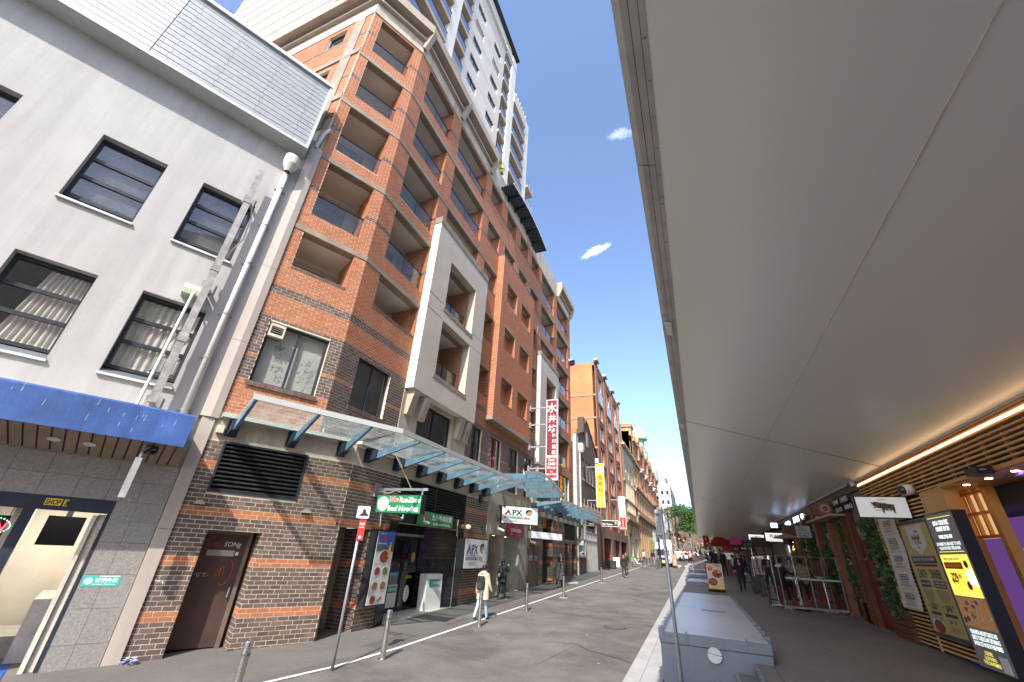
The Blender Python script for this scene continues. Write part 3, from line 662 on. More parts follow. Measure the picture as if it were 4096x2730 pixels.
# recess backs and doors
for q in ((FG, .5, 1.9, -.62, -.52, 0, 2.7), (FL, 9.3, 10.9, -1.2, -1.1, 0, 3), (FL, 26.6, 29.1, -1.6, -1.5, 0, 4.6), (FL, 31.7, 33, -.9, -.8, 0, 3.2), (FL, 33.7, 35.3, -.9, -.8, 0, 3.2), (FL, 9.3, 10.9, -1.09, -.02, 2.82, 2.9)): MB().box(*q).build('recess_back', DARKR, BB)
def fire_door():
    t = MB().box(FG, .70, 1.60, -.50, -.44, .24, 2.46).build('fire_door', mat('door_brown', (.085, .050, .043), .5, var=.10, vs_=2, dirt=.2), BB)
    f = MB().box(FG, .65, .70, -.52, -.38, .2, 2.53).box(FG, 1.60, 1.68, -.52, -.38, .2, 2.53).box(FG, .70, 1.60, -.52, -.38, 2.46, 2.53).build('door_frame', mat('frame_brown', (.17, .13, .095), .7, var=.1, dirt=.2), BB)
    MB().tube([FG.p(1.52, -.42, 1.18), FG.p(1.52, -.38, 1.18), FG.p(1.52, -.38, 1.36), FG.p(1.52, -.42, 1.36)], .012, 6).build('handle', GPIPE, t)
    n = MB().box(FG, .84, 1.40, -.438, -.432, 2.0, 2.12).build('notice', mat('old_notice', (.42, .40, .35), .6, var=.1), t)
    Q = MATS['ink_grey']
    text('FIRE DOOR', FG, .99, 2.084, -.430, .022, Q, t, 'CENTER'); text('DO NOT OBSTRUCT', FG, 1.0, 2.048, -.430, .022, Q, t, 'CENTER'); text('DO NOT KEEP OPEN', FG, 1.0, 2.012, -.430, .022, Q, t, 'CENTER')
    MB().box(FG, 1.43, 1.49, -.438, -.432, 2.02, 2.09).build('sticker', WHITE, t)
    P_ = mat('graffiti_pink', (.45, .05, .09), .6, var=0); O_ = mat('graffiti_red', (.75, .10, .05), .6, var=0); W_ = mat('graffiti_white', (.8, .8, .76), .6, var=0)
    text('JSK', FG, .80, 2.33, -.432, .08, P_, t, bold=-.01, shear=.3, name='graffiti'); text('JUNe', FG, .76, 2.15, -.432, .13, P_, t, bold=-.012, shear=.3, name='graffiti')
    text('SONg', FG, 1.14, 2.17, -.432, .13, W_, t, bold=.0, shear=.2, name='graffiti')
    def scr(cx, cz, w_, h_, n, m_, nm='graffiti', r=.004):
        p = []; x, z = cx-w_/2, cz
        for i in range(n): p.append(FG.p(cx-w_/2+w_*(i/n)+random.uniform(-.04, .04), -.43, cz+random.uniform(-h_, h_)/2))
        MB().tube(p, r, 4).build(nm, m_, t)
    scr(.87, 1.62, .3, .12, 24, W_, r=.003)
    MB().tube([FG.p(1.34+.13*math.cos(a), -.43, 1.68+.26*math.sin(a)) for a in np.linspace(-2.2, 1.2, 14)], .005, 4).build('graffiti', O_, t); scr(1.24, 1.66, .16, .3, 12, O_)
fire_door()
def louvre(F, a, b, z0, z1, o=-.02, n=12, mid=()):
    t = MB().box(F, a, a+.05, -.35, o+.04, z0, z1).box(F, b-.05, b, -.35, o+.04, z0, z1).box(F, a+.05, b-.05, -.35, o+.04, z0, z0+.05).box(F, a+.05, b-.05, -.35, o+.04, z1-.05, z1).build('louvre_frame', NAVY, BB)
    h = (z1-z0-.1)/n
    for k in range(n):
        z = z0+.05+k*h; MB().prism([F.p(a+.05, -.12, z+h*.85), F.p(a+.05, .01, z), F.p(a+.05, .02, z+.02), F.p(a+.05, -.11, z+h*.85+.02)], F.a*(b-a-.1)).build('louvre_slat', mat('louvre_dark', (.035, .036, .038), .45, var=.3, vs_=6, dirt=.3), t)
    for m_ in mid: MB().box(F, m_-.02, m_+.02, -.1, .03, z0+.05, z1-.05).build('mullion', NAVY, t)
    MB().box(F, a, b, -.4, -.36, z0, z1).build('backing', INK, t)
louvre(FG, .35, 2.33, 3.31, 4.47, n=11); louvre(FL, 11.72, 16.4, 3.40, 4.46, n=11, mid=(14.0,)); louvre(FL, 31.75, 34.9, 3.3, 4.46, n=12)
def bulkhead(F, s, z, label):
    t = thing('wall_light', label, 'light', F.p(s, .02, z)); n = 12
    pts = [F.p(s+.115*math.cos(math.pi*k/n), 0.012, z+.10*math.sin(math.pi*k/n)) for k in range(n+1)]
    MB().prism(pts, F.n*.09).build('hood', mat('lamp_grey', (.22, .24, .25), .5), t)
    MB().prism([F.p(s+.095*math.cos(math.pi*k/n), 0.102, z+.005+.078*math.sin(math.pi*k/n)) for k in range(n+1)], F.n*.02).build('lens', mat('lamp_lens', (.45, .36, .24), .3), t)
bulkhead(FG, .31, 3.03, 'grey half-moon wall light left of the fire door, under the louvre corner')
bulkhead(FG, 2.64, 3.05, 'grey half-moon wall light right of the big louvre near the corner')
bulkhead(FL, 11.42, 3.22, 'grey half-moon wall light above the beef noodle poster')
t = MB()
# ---------------------------------------------------------------- glass street canopies (on the brick building)
def gp(s, o, z): return FG.p(s, o, z)
CN = thing('glass_canopy', 'long glass street canopy on blue steel arms over the noodle shop', 'canopy', (-8.9, 9.2, 4.5))
OUT = 1.86; XE = -8.9+OUT
kink = None
sK = ((XE+10.459)-OUT*math.cos(AG))/math.sin(AG)
K = FG.p(sK, OUT, 0)
def arm(root, tip, up_, F, parent):
    """tapered blue arm from the wall bracket out and up to the edge"""
    r = Vector(root); t_ = Vector(tip); d = (t_-r); hdir = Vector((d.x, d.y, 0)).normalized(); side = hdir.cross(Vector((0, 0, 1)))*.035
    h = Vector((0, 0, 1)); pts = [r-h*.13, t_-h*.03, t_+h*.03, r+h*.10]
    a = MB().prism([p-side*1 for p in pts], side*2).build('arm', STEELB, parent)
    k = MB(); P = r-hdir*.02
    k.prism([P-side*3.6+h*(-.22)-hdir*.30, P+side*3.6+h*(-.22)-hdir*.30, P+side*3.6+h*(.20)-hdir*.30, P-side*3.6+h*(.20)-hdir*.30], hdir*.05)
    k.prism([P-side*2.4-h*.22-hdir*.28, P-side*2.4-h*.12+hdir*.10, P-side*2.4+h*.12+hdir*.10, P-side*2.4+h*.17-hdir*.28], side*4.8)
    k.build('bracket', STEELD, a)
def tipline(s): return 5.17
for s in (.42, 1.80, 3.15): arm(FG.p(s, .32, 4.80), FG.p(s+.02, OUT-.06, 5.15), 0, FG, CN)
for y in (9.9, 11.3, 12.65, 14.0, 15.35, 16.7, 17.95): arm((-8.58, y, 4.80), (XE-.06, y+.02, 5.13), 0, FL, CN)
mb = MB(); t_ = .012
def slab(pts, m_, nm, par, th=.014):
    n = MB().prism(pts, (0, 0, -th)); return n.build(nm, m_, par)
zo, zi = 5.185, 4.99
gs_ = [.34, 1.80, 3.15, sK]
for a, b in zip(gs_[:-1], gs_[1:]): slab([FG.p(a+.01, .25, zi), FG.p(min(b, 3.3 if b > 3.3 else b)-.01, .25, zi), FG.p(b-.01, OUT-.02, zo), FG.p(a+.01, OUT-.02, zo)], GLASSC, 'glass_pane', CN)
ysn = [9.9, 11.3, 12.65, 14.0, 15.35, 16.7, 18.3]
slab([(-8.65, 9.3, zi), (-8.65, 9.89, zi), (XE-.02, 9.89, zo), (XE-.02, K.y, zo)], GLASSC, 'glass_pane', CN)
for a, b in zip(ysn[:-1], ysn[1:]): slab([(-8.65, a+.01, zi), (-8.65, b-.01, zi), (XE-.02, b-.01, zo), (XE-.02, a+.01, zo)], GLASSC, 'glass_pane', CN)
e = MB().box(FG, .36, sK, OUT-.02, OUT+.03, 5.13, 5.26).wb(XE-.02, XE+.03, K.y-.02, 18.45, 5.13, 5.26)
e.build('edge_beam', TRIMG, CN)
gt_ = MB().box(FG, .1, 3.34, .02, .26, 4.985, 5.075).wb(-8.88, -8.64, 9.3, 18.45, 4.985, 5.075); gt_.build('gutter', mat('gutter_pale', (.50, .52, .46), .6, var=.12, dirt=.25), CN)
MB().tube([FG.p(2.5, .03, 5.2), FG.p(2.5, .12, 5.22), FG.p(2.5, .13, 5.12)], .02, 8).build('overflow_pipe', WPIPE, CN)
C2_ = thing('curved_canopy', 'short arched glass canopy on blue beams above the hotel entrance', 'canopy', (-8.4, 21, 5))
n = 14; P = []
for i in range(n+1): t = i/n; P.append((17.6+t*6.4, 5.42+.52*math.sin(math.pi*(t*.95+.05))-.10*t))
mb = MB()
for (y0, z0), (y1, z1) in zip(P[:-1], P[1:]):
    mb.prism([(XE+.25, y0, z0), (XE+.25, y1, z1), (XE+.25, y1, z1+.12), (XE+.25, y0, z0+.12)], (.05, 0, 0))
mb.tube([(XE+.27, 17.6, 5.5), (XE+.27, 17.5, 5.72)], [.05, .01], 6); mb.tube([(XE+.27, 24.0, 5.4), (XE+.27, 24.12, 5.55)], [.05, .01], 6)
mb.build('edge_beam', TRIMG, C2_)
for (y0, z0), (y1, z1) in zip(P[::2][:-1], P[::2][1:]): MB().prism([(-8.85, y0, z0+.04), (-8.85, y1, z1+.04), (XE+.24, y1, z1+.04), (XE+.24, y0, z0+.04)], (0, 0, .012)).build('glass_pane', GLASSC, C2_)
for i in (1, 4, 7, 10, 13): y, z = P[i]; MB().prism([(-8.88, y-.035, z-.22), (-8.88, y+.035, z-.22), (-8.88, y+.035, z+.03), (-8.88, y-.035, z+.03)], (XE+.22+8.88, 0, 0)).build('beam', STEELB, C2_)
C3_ = thing('glass_canopy', 'lower glass canopy with close blue beams past the arched canopy', 'canopy', (-8.4, 30, 4.7))
ye = 36.9; XC = -7.05
MB().wb(XC, XC+.05, 24.4, ye, 5.18, 5.31).build('edge_beam', TRIMG, C3_)
k = 0; y = 24.6
while y < ye-.3:
    MB().prism([(-8.6, y-.035, 4.84), (XC, y-.035, 5.10), (XC, y-.035, 5.18), (-8.6, y-.035, 5.08)], (0, .07, 0)).build('beam', STEELB, C3_)
    MB().wb(-8.88, -8.55, y-.1, y+.1, 4.66, 5.06).build('bracket', STEELD, C3_)
    MB().prism([(-8.85, y+.04, 5.14), (-8.85, y+1.3, 5.14), (XC, y+1.3, 5.2), (XC, y+.04, 5.2)], (0, 0, .012)).build('glass_pane', GLASSC, C3_)
    y += 1.35
# ---------------------------------------------------------------- noodle shop entrance
SH = thing('noodle_shop_front', 'black tiled noodle shop entrance with glass double doors', 'shopfront', (-9.3, 14, .38))
mb = MB().prism([(-9.95, 11.7, gz(11.7)-.1), (-8.88, 11.95, gz(12)-.1), (-8.88, 16.2, gz(16)-.1), (-9.95, 16.2, gz(16)-.1)], (0, 0, .14)); mb.build('floor_tiles', mat('floor_cream', (.62, .58, .50), .45, var=.05, vs_=4, dirt=.1), SH)
MB().wb(-10.3, -8.92, 11.6, 16.4, 3.06, 3.2).wb(-10.3, -10.2, 11.6, 16.4, 0, 3.1).build('recess_lining', INK, SH)
def tiles(F, s0, s1, z0, z1, o, tw, th, m_, par, name='tile', j=.006, t=.012):
    ns = max(1, round((s1-s0)/tw)); nz = max(1, round((z1-z0)/th)); a = (s1-s0)/ns; b = (z1-z0)/nz
    for i in range(ns):
        for k in range(nz): MB().box(F, s0+i*a+j/2, s0+(i+1)*a-j/2, o, o+t+random.uniform(0, .002), z0+k*b+j/2, z0+(k+1)*b-j/2).build(name, m_, par)
tiles(FL, 11.55, 11.95, gz(12)-.02, 3.12, .012, .4, .34, TILEB, SH)
tiles(FL, 11.96, 16.4, 3.08, 3.40, .012, .45, .32, TILEB, SH)
tiles(FL, 16.02, 16.42, gz(16)-.02, 3.06, .012, .4, .34, TILEB, SH)
Fd = Frame((-9.85, 14.75, 0), (.95, 1.2, 0))        # right reveal, splayed
tiles(Fd, 0, 1.53, gz(15)+.0, 3.05, 0, .3, .34, TILEB, SH)
MB().box(Fd, 0, 1.55, -.05, -.002, 0, 3.06).build('tile_backing', MORTAR, SH)
Fl = Frame((-8.95, 12.0, 0), (-1, 0, 0))
MB().wb(-9.95, -8.93, 11.6, 11.95, 0, 3.06).build('tile_backing', TILEB, SH)
FD = FX(-9.75)
MB().wb(-9.82, -9.75, 11.95, 14.8, 2.78, 3.06).build('transom', TILEB, SH)
MB().wb(-9.80, -9.70, 11.95, 14.8, 2.72, 2.80).build('header_bar', mat('alu', (.6, .6, .58), .35, metal=.8, var=.05), SH)
def gdoor(a, b, hx):
    d = MB().box(FD, a, a+.06, -.05, 0, .42, 2.72).box(FD, b-.06, b, -.05, 0, .42, 2.72).box(FD, a+.06, b-.06, -.05, 0, .42, .55).box(FD, a+.06, b-.06, -.05, 0, 2.62, 2.72).build('glass_door', BLACKM, SH)
    MB().box(FD, a+.06, b-.06, -.03, -.02, .55, 2.62).build('pane', glass('shop_glass', (.30, .33, .34), base=.12), d)
    if hx is not None: MB().tube([FD.p(hx, .0, 1.35), FD.p(hx, .06, 1.35), FD.p(hx+.0, .06, 1.78), FD.p(hx, .0, 1.78)], .014, 8).build('handle', INOX, d)
    return d
d1 = gdoor(12.0, 12.85, 12.75); d2 = gdoor(12.87, 13.7, 12.97); d3 = gdoor(13.74, 14.72, None)
MB().box(FD, 12.05, 12.35, .004, .007, 1.42, 1.58).build('sticker', YELL, d1); MB().box(FD, 12.2, 12.42, .004, .007, 1.95, 2.08).build('sticker', YELL, d1); text('CLOSED', FD, 12.31, 1.99, .009, .05, INK, d1, 'CENTER', bold=.02)
MB().box(FD, 13.05, 13.6, .004, .007, 1.46, 1.60).build('sticker', mat('sticker_blue', (.05, .35, .62), .5, var=0), d2); text('牛肉面 RAMROSE', FD, 13.32, 1.50, .009, .06, INKW, d2, 'CENTER', bold=.02)
MB().box(FD, 13.05, 13.66, -.005, -.002, .56, 1.22).build('poster', WHITE, d2); MB().box(FD, 13.12, 13.6, .0, .003, .98, 1.18).build('sticker', mat('teal', (.02, .38, .33), .5, var=0), d2); text('饭团外卖', FD, 13.36, 1.02, .006, .11, INKW, d2, 'CENTER', bold=.03)
disc(FD, 14.2, .92, .003, .17, WHITE, d3, 'sticker', r2=.25); text('新店开业', FD, 14.2, 1.38, .006, .10, INKY, d3, 'CENTER', bold=.03)
MB().box(FD, 13.85, 14.0, .004, .007, 1.62, 1.9).build('sticker', GREEN, d3); MB().box(FD, 13.85, 14.0, .008, .010, 1.62, 1.7).build('sticker', RED, d3)
disc(FD, 14.33, 2.05, .003, .13, mat('straw', (.5, .4, .2), .6), d3, 'sticker', r2=.17)
# delivery pillar
bx = thing('white_display_stand', 'white wedge display box with teal delivery print inside the noodle shop entry', 'display stand', (-9.3, 15.0, .41))
MB().prism([(-9.45, 14.55, .42), (-9.1, 14.50, .42), (-8.98, 15.35, .42), (-9.35, 15.4, .42)], (-.05, .02, 1.12)).build('box', WHITE, bx)
Fb = Frame((-9.125, 14.50, 0), (.12, .85, 0)); MB().box(Fb, .14, .72, .004, .008, 1.15, 1.38).build('print', MATS['teal'], bx); text('饭团外卖', Fb, .47, 1.19, .010, .13, INKW, bx, 'CENTER', bold=.03)
disc(Fb, .24, 1.27, .010, .075, mat('teal2', (.02, .45, .52), .5, var=0), bx, 'print')
# long poster on the left pier
po = thing('menu_lightbox', 'tall beef noodle poster lightbox with bowls beside the shop doors', 'poster', (-8.85, 11.2, .85))
PF = FX(-8.68)
MB().box(PF, 10.72, 11.68, -.2, -.012, .86, 2.82).build('case', BLACKM, po)
MB().box(PF, 10.83, 11.63, -.012, .0, .90, 2.78).build('poster', mat('poster_white', (.72, .72, .70), .5, var=.03), po)
mb = MB().box(PF, 10.83, 11.63, .001, .004, 2.28, 2.78); mb.build('sky_print', mat('print_blue', (.06, .16, .50), .5, var=.3, vs_=4), po)
mp_ = MB().prism([PF.p(s, .005, z) for s, z in ((10.83, 2.24), (11.63, 2.24), (11.63, 2.42), (11.45, 2.47), (11.3, 2.40), (11.1, 2.50), (10.95, 2.42), (10.83, 2.45))], PF.n*.002); mp_.build('mountain_print', mat('print_slate', (.10, .12, .20), .6, var=.3, vs_=8), po)
text('牛肉面', PF, 10.92, 2.54, .006, .11, INKR, po, bold=.03); text('Beef Noodle', PF, 10.90, 2.43, .009, .05, INKW, po, bold=.02); text('百年老店 金牌拉面', PF, 10.93, 2.70, .006, .035, INKW, po)
FOOD = mat('food_red', (.34, .055, .02), .5, var=.5, vs_=45); FOOD2 = mat('food_brown', (.30, .17, .07), .5, var=.5, vs_=50); FOOD3 = mat('food_green', (.16, .22, .05), .5, var=.6, vs_=50); FOOD4 = mat('food_yellow', (.75, .5, .12), .5, var=.4, vs_=50); BOWL = mat('bowl_print', (.62, .63, .66), .4, var=.1, vs_=20)
def bowl(F, x, z, o, r, m_, par, r2=None):
    disc(F, x, z, o, r, BOWL, par, 'bowl_print', r2=r2); disc(F, x, z+.002, o+.002, r*.84, m_, par, 'food_print', r2=(r2 or r)*.84)
bowl(PF, 11.25, 2.10, .008, .24, FOOD, po, .19)
MB().prism([PF.p(11.38, .012, 2.1), PF.p(11.5, .012, 2.12), PF.p(11.5, .012, 2.5), PF.p(11.42, .012, 2.5)], PF.n*.002).build('noodle_print', FOOD4, po)
for x, z, m_ in ((11.04, 1.73, FOOD), (11.40, 1.73, FOOD3), (11.04, 1.36, FOOD2), (11.40, 1.36, FOOD2), (11.04, 1.02, FOOD)): bowl(PF, x, z, .008, .14, m_, po, .12); text('麻辣牛肉面 Spicy', PF, x, z-.17, .006, .02, MATS['ink_grey'], po, 'CENTER')
for k in range(6): MB().box(PF, 11.27+k*.03, 11.30+k*.035, .006, .009, .96+k*.02, .99+k*.02+.02).build('skewer_print', FOOD, po) if k < 5 else None
text('八小碟一碗', PF, 10.87, 1.9, .006, .03, INKR, po)
# wall fascia sign
ws = thing('green_wall_sign', 'green No1 noodle sign fixed above the shop doors', 'sign', (-8.8, 14, 3.1))
WF = FX(-8.74); MB().box(WF, 12.9, 15.2, -.1, 0, 3.09, 3.53).build('panel', GREEN, ws)
text('No1', WF, 13.02, 3.27, .006, .19, INKR, ws, bold=.03); text('兰州牛肉拉面', WF, 13.65, 3.27, .006, .21, INKW, ws, bold=.015, wid=1.45); text('LanZhou Beef Noodles', WF, 13.8, 3.13, .006, .085, INKW, ws, bold=.02, wid=1.2)
# hanging sign facing the camera
hs = thing('hanging_shop_sign', 'green No1 LanZhou Beef Noodles box sign hung from a steel arm', 'sign', (-8, 10.6, 3.2))
HF = FY(10.55); MB().box(HF, -8.76, -7.16, -.22, 0, 3.245, 3.765).build('box', BLACKM, hs); MB().box(HF, -8.74, -7.18, 0, .006, 3.265, 3.745).build('face', GREEN, hs)
disc(HF, -8.50, 3.50, .012, .20, INKW, hs, 'roundel'); disc(HF, -8.50, 3.50, .014, .185, GREEN, hs, 'roundel'); disc(HF, -8.50, 3.50, .016, .175, INKW, hs, 'roundel')
text('حلال', HF, -8.50, 3.47, .020, .13, GREEN, hs, 'CENTER', bold=.01, wid=.24); text('HALAL', HF, -8.50, 3.385, .020, .045, GREEN, hs, 'CENTER')
text('No1', HF, -8.27, 3.55, .010, .16, INKW, hs, bold=.07, wid=.37); text('No1', HF, -8.255, 3.557, .014, .145, INKR, hs, bold=.03, wid=.34)
text('LanZhou', HF, -7.87, 3.545, .010, .15, INKW, hs, bold=.03, wid=.66); text('Beef Noodles', HF, -8.30, 3.31, .010, .15, INKW, hs, bold=.03, wid=1.06)
sa = MB().wb(-8.9, -7.05, 10.60, 10.66, 3.88, 3.95); sa.wb(-7.25, -7.2, 10.6, 10.65, 3.76, 3.88).wb(-8.6, -8.55, 10.6, 10.65, 3.76, 3.88).wb(-8.9, -8.84, 10.5, 10.76, 3.7, 4.1); sa.build('support_arm', GPIPE, hs)
sg = MB(); sg.tube([(-7.65, 10.63, 3.95), (-8.0, 10.5, 4.5), (-8.3, 10.4, 4.95)], .012, 5); sg.tube([(-7.65, 10.63, 3.95), (-7.95, 10.45, 4.5), (-8.15, 10.3, 4.95)], .008, 5); sg.build('rope', mat('rope', (.45, .38, .28), .9), hs)
sw = MB(); sw.tube([(-8.86, 10.62, 3.85)]+[(-8.6+.12*k, 10.62, 3.84-.04*math.sin(k*1.3)) for k in range(6)], .01, 5); sw.build('cable', WPIPE, hs)
cb = MB().tube([(-8.87, 11.05, 2.9), (-8.86, 10.98, 3.3), (-8.86, 10.9, 3.75)], .012, 5).build('conduit', WPIPE, hs)
def cam_(x, y, z, dx, dy, label, s=1.):
    t = thing('security_camera', label, 'camera', (x, y, z)); d = Vector((dx, dy, -.25)).normalized()
    MB().tube([Vector((x, y, z)), Vector((x, y, z))+d*.22*s], .04*s, 8).build('housing', WHITE, t); MB().tube([Vector((x, y, z))+d*.22*s, Vector((x, y, z))+d*.235*s], .034*s, 8).build('lens', INK, t)
    MB().tube([(x, y, z+.03), (x-dx*.05, y-dy*.02, z+.12*s)], .015, 6).build('mount', WHITE, t)
cam_(-8.75, 11.95, 3.22, .4, -1, 'small white camera under the left end of the green wall sign'); cam_(-8.6, 13.0, 3.2, .3, 1, 'small white lamp-like camera right under the green hanging sign')
cam_(-8.6, 19.25, 3.35, .6, .5, 'white bullet camera on concrete left of the hotel hanging sign', 1.4); cam_(-8.55, 23.6, 2.95, .8, .7, 'white bullet camera beneath the blank white sign', 1.4)
# ---------------------------------------------------------------- hotel entrance
HE = thing('hotel_entrance', 'pale concrete hotel portal with stone reveal and frosted glass door', 'entrance', (-8.9, 21, .55))
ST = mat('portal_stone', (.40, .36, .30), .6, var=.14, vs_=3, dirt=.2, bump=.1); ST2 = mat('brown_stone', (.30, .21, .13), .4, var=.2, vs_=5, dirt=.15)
mb = MB().box(FL, 18.55, 18.9, -1.3, .03, 0, 4.47).box(FL, 22.75, 23.95, -1.3, .03, 0, 4.47).box(FL, 18.9, 22.75, -1.3, .03, 3.06, 4.47); mb.build('portal', ST, HE)
for k in range(4):
    for j in range(2): MB().box(FL, 18.95+k*.95, 19.87+k*.95, .032, .045, 3.1+j*.68, 3.76+j*.68).build('stone_panel', ST, HE)
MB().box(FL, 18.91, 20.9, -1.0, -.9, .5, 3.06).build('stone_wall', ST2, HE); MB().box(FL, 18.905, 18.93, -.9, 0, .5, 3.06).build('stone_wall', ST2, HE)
MB().box(FL, 20.7, 20.98, -.95, -.1, .5, 3.06).build('pillar', ST, HE)
MB().box(FL, 20.98, 22.75, -.95, -.9, .5, 3.06).build('backing', mat('teal_door_glow', (.32, .52, .52), .6, emit=.12), HE)  # backing glows faintly so that the frosted door looks lit
gd = MB().box(FL, 21.0, 22.3, -.62, -.59, .62, 2.95).build('frosted_door', glass('frosted', (.55, .75, .75), base=.08, rough=.2, haze=.3), HE)
MB().tube([FL.p(22.1, -.52, 1.3), FL.p(22.1, -.52, 2.2)], .02, 6).build('handle', INOX, gd)
MB().box(FL, 18.9, 22.75, -1.1, -.05, .40, .575).build('step', ST, HE)
for y in (19.3, 20.3, 21.8): disc(TFrame((-9.3, y, 3.055), (1, 0, 0), (0, -1, 0)), 0, 0, 0, .06, mat('downlight_glow', (1, .8, .5), var=0, emit=4), HE, 'downlight', n=10)
MB().box(FL, 22.9, 23.1, .032, .04, 1.9, 2.2).build('notice', MATS['sticker_blue'], HE); MB().box(FL, 22.9, 23.08, .032, .04, 1.5, 1.75).build('notice', YELL, HE)
def apx(F, s0, s1, z0, z1, o, par, face_=True):
    w_, h = s1-s0, z1-z0; X = lambda a: s0+a*w_; Z = lambda a: z0+a*h
    MB().box(F, s0, s1, o-.012, o, z0, z1).build('face', mat('sign_white', (.78, .79, .80), .45, var=.02), par)
    mb = MB().prism([F.p(X(a), o+.003, Z(b)) for a, b in ((.06, .48), (.13, .48), (.185, .68), (.165, .80))], F.n*.002); mb.build('logo_red', INKR, par)
    MB().prism([F.p(X(a), o+.003, Z(b)) for a, b in ((.165, .60), (.23, .60), (.185, .80), (.17, .82))], F.n*.002).build('logo_navy', mat('ink_navy', (.02, .06, .28), .5, var=0), par)
    MB().prism([F.p(X(a), o+.004, Z(b)) for a, b in ((.20, .48), (.27, .48), (.235, .585), (.19, .585))], F.n*.002).build('logo_blue', mat('ink_blue', (.03, .3, .65), .5, var=0), par)
    text('PX', F, X(.29), Z(.48), o+.004, h*.33, INK, par, wid=w_*.27, bold=.02); text('HOTELS APARTMENTS', F, X(.05), Z(.40), o+.004, h*.055, INK, par, wid=w_*.52)
    MB().box(F, X(.05), X(.57), o+.001, o+.004, Z(.28), Z(.37)).build('banner', MATS['ink_navy'], par); text('DARLING HARBOUR', F, X(.31), Z(.295), o+.006, h*.055, INKW, par, 'CENTER', bold=.02, wid=w_*.47)
    text('1300 APX HOTELS', F, X(.31), Z(.16), o+.004, h*.045, INK, par, 'CENTER', bold=.015); text('apxhotelsapartments.com', F, X(.33), Z(.09), o+.004, h*.045, INK, par, 'CENTER', bold=.015)
    disc(F, X(.76), Z(.66), o+.002, w_*.10, mat('print_skin', (.50, .32, .22), .6, var=.1, vs_=12), par, 'face_print', r2=h*.17); 
    MB().prism([F.p(X(a), o+.008, Z(b)) for a, b in ((.655, .66), (.66, .78), (.72, .86), (.80, .86), (.85, .80), (.80, .79), (.74, .78), (.70, .70), (.68, .60))], F.n*.002).build('hair_print', HAIR, par)
    MB().prism([F.p(X(a), o+.005, Z(b)) for a, b in ((.80, .52), (.86, .74), (.93, .78), (.99, .70), (.99, .2), (.70, .30), (.62, .28), (.62, .36), (.72, .42))], F.n*.002).build('shirt_print', mat('print_paleblue', (.62, .72, .86), .6, var=.06, vs_=6), par)
    MB().prism([F.p(X(a), o+.010, Z(b)) for a, b in ((.60, .30), (.60, .42), (.75, .40), (.80, .30))], F.n*.002).build('hand_print', MATS['print_skin'], par)
a1 = thing('hotel_wall_sign', 'large square hotel apartments lightbox on the brick wall behind the beige coat person', 'sign', (-8.6, 16.9, 1.7))
MB().box(FX(-8.5), 15.92, 18.02, -.35, -.014, 1.70, 2.83).build('case', BLACKM, a1); apx(FX(-8.5), 15.98, 17.98, 1.74, 2.79, 0, a1)
a2 = thing('hotel_hanging_sign', 'hotel apartments box sign hanging above the red coming soon panel', 'sign', (-8, 20, 3.7))
AF = Frame((-8.62, 19.7, 0), (1, .8, 0)); MB().box(AF, -.06, 1.86, -.25, -.014, 3.60, 4.42).build('case', BLACKM, a2); apx(AF, -.02, 1.82, 3.63, 4.39, 0, a2); MB().wb(-8.9, -8.5, 19.7, 19.8, 4.35, 4.42).build('bracket', BLACKM, a2)
cs = thing('coming_soon_sign', 'dark red COMING SOON panel over the hotel door', 'sign', (-8.85, 22, 3.1)); CF = FX(-8.82)
MB().box(CF, 20.8, 23.25, -.03, 0, 3.10, 3.76).build('panel', mat('sign_wine', (.34, .03, .05), .5, var=.04), cs); text('COMING SOON', CF, 22.1, 3.32, .006, .16, INKW, cs, 'CENTER', bold=.02, wid=1.4); text('即将开业', CF, 22.1, 3.55, .006, .09, MATS['portal_stone'], cs, 'CENTER', bold=.02); text('WINE BAR\nDINING', CF, 21.5, 3.14, .006, .12, MATS['portal_stone'], cs, 'CENTER'); text('LEVEL 1\nOPEN LATE', CF, 22.7, 3.14, .006, .12, MATS['portal_stone'], cs, 'CENTER')
# timber double door, blank sign, gate
td = thing('timber_double_door', 'weathered brown timber double door with two small plates', 'door', (-8.9, 25, .65))
WD2 = mat('old_timber', (.135, .09, .07), .7, var=.2, vs_=4, streak=.3)
for a in (24.1, 25.02): q = MB().box(FL, a, a+.9, .0, .05, .64, 2.80).build('door_leaf', WD2, td); MB().box(FL, a+.2, a+.68, .051, .056, 2.0, 2.24).build('plate', mat('plate_grey', (.5, .5, .48), .5), q); text('FIRE DOOR\nKEEP CLEAR', FL, a+.44, 2.04, .058, .15, INK, q, 'CENTER', bold=.02, wid=.4)
wb_ = thing('blank_lightbox', 'long blank white lightbox sign by the dark gate', 'sign', (-8.3, 25, 3.1)); BFm = Frame((-8.6, 23.9, 0), (.9, 2.6, 0))
MB().box(BFm, 0, 3.0, -.25, -.01, 3.12, 3.50).build('case', MATS['alu'], wb_); MB().box(BFm, .02, 2.98, -.01, 0, 3.14, 3.48).build('face', mat('lit_white', (.8, .8, .84), .5, var=.02, emit=.12), wb_)
gt2 = thing('dark_gate', 'tall dark metal bar gate set into the brick wall', 'gate', (-9.2, 27.8, .72)); 
MB().box(FL, 26.85, 28.85, -.5, -.42, 3.9, 4.45).build('orange_lintel', mat('ochre', (.5, .30, .06), .7), gt2)
fr = MB().box(FL, 26.9, 28.85, -.48, -.44, .75, .83).box(FL, 26.9, 28.85, -.48, -.44, 2.4, 2.48).box(FL, 26.9, 28.85, -.48, -.44, 3.8, 3.88).build('gate_frame', BLACKM, gt2)
for k in range(18): y = 26.95+k*.108; MB().box(FL, y, y+.03, -.475, -.445, .83, 3.8).build('bar', BLACKM, gt2)
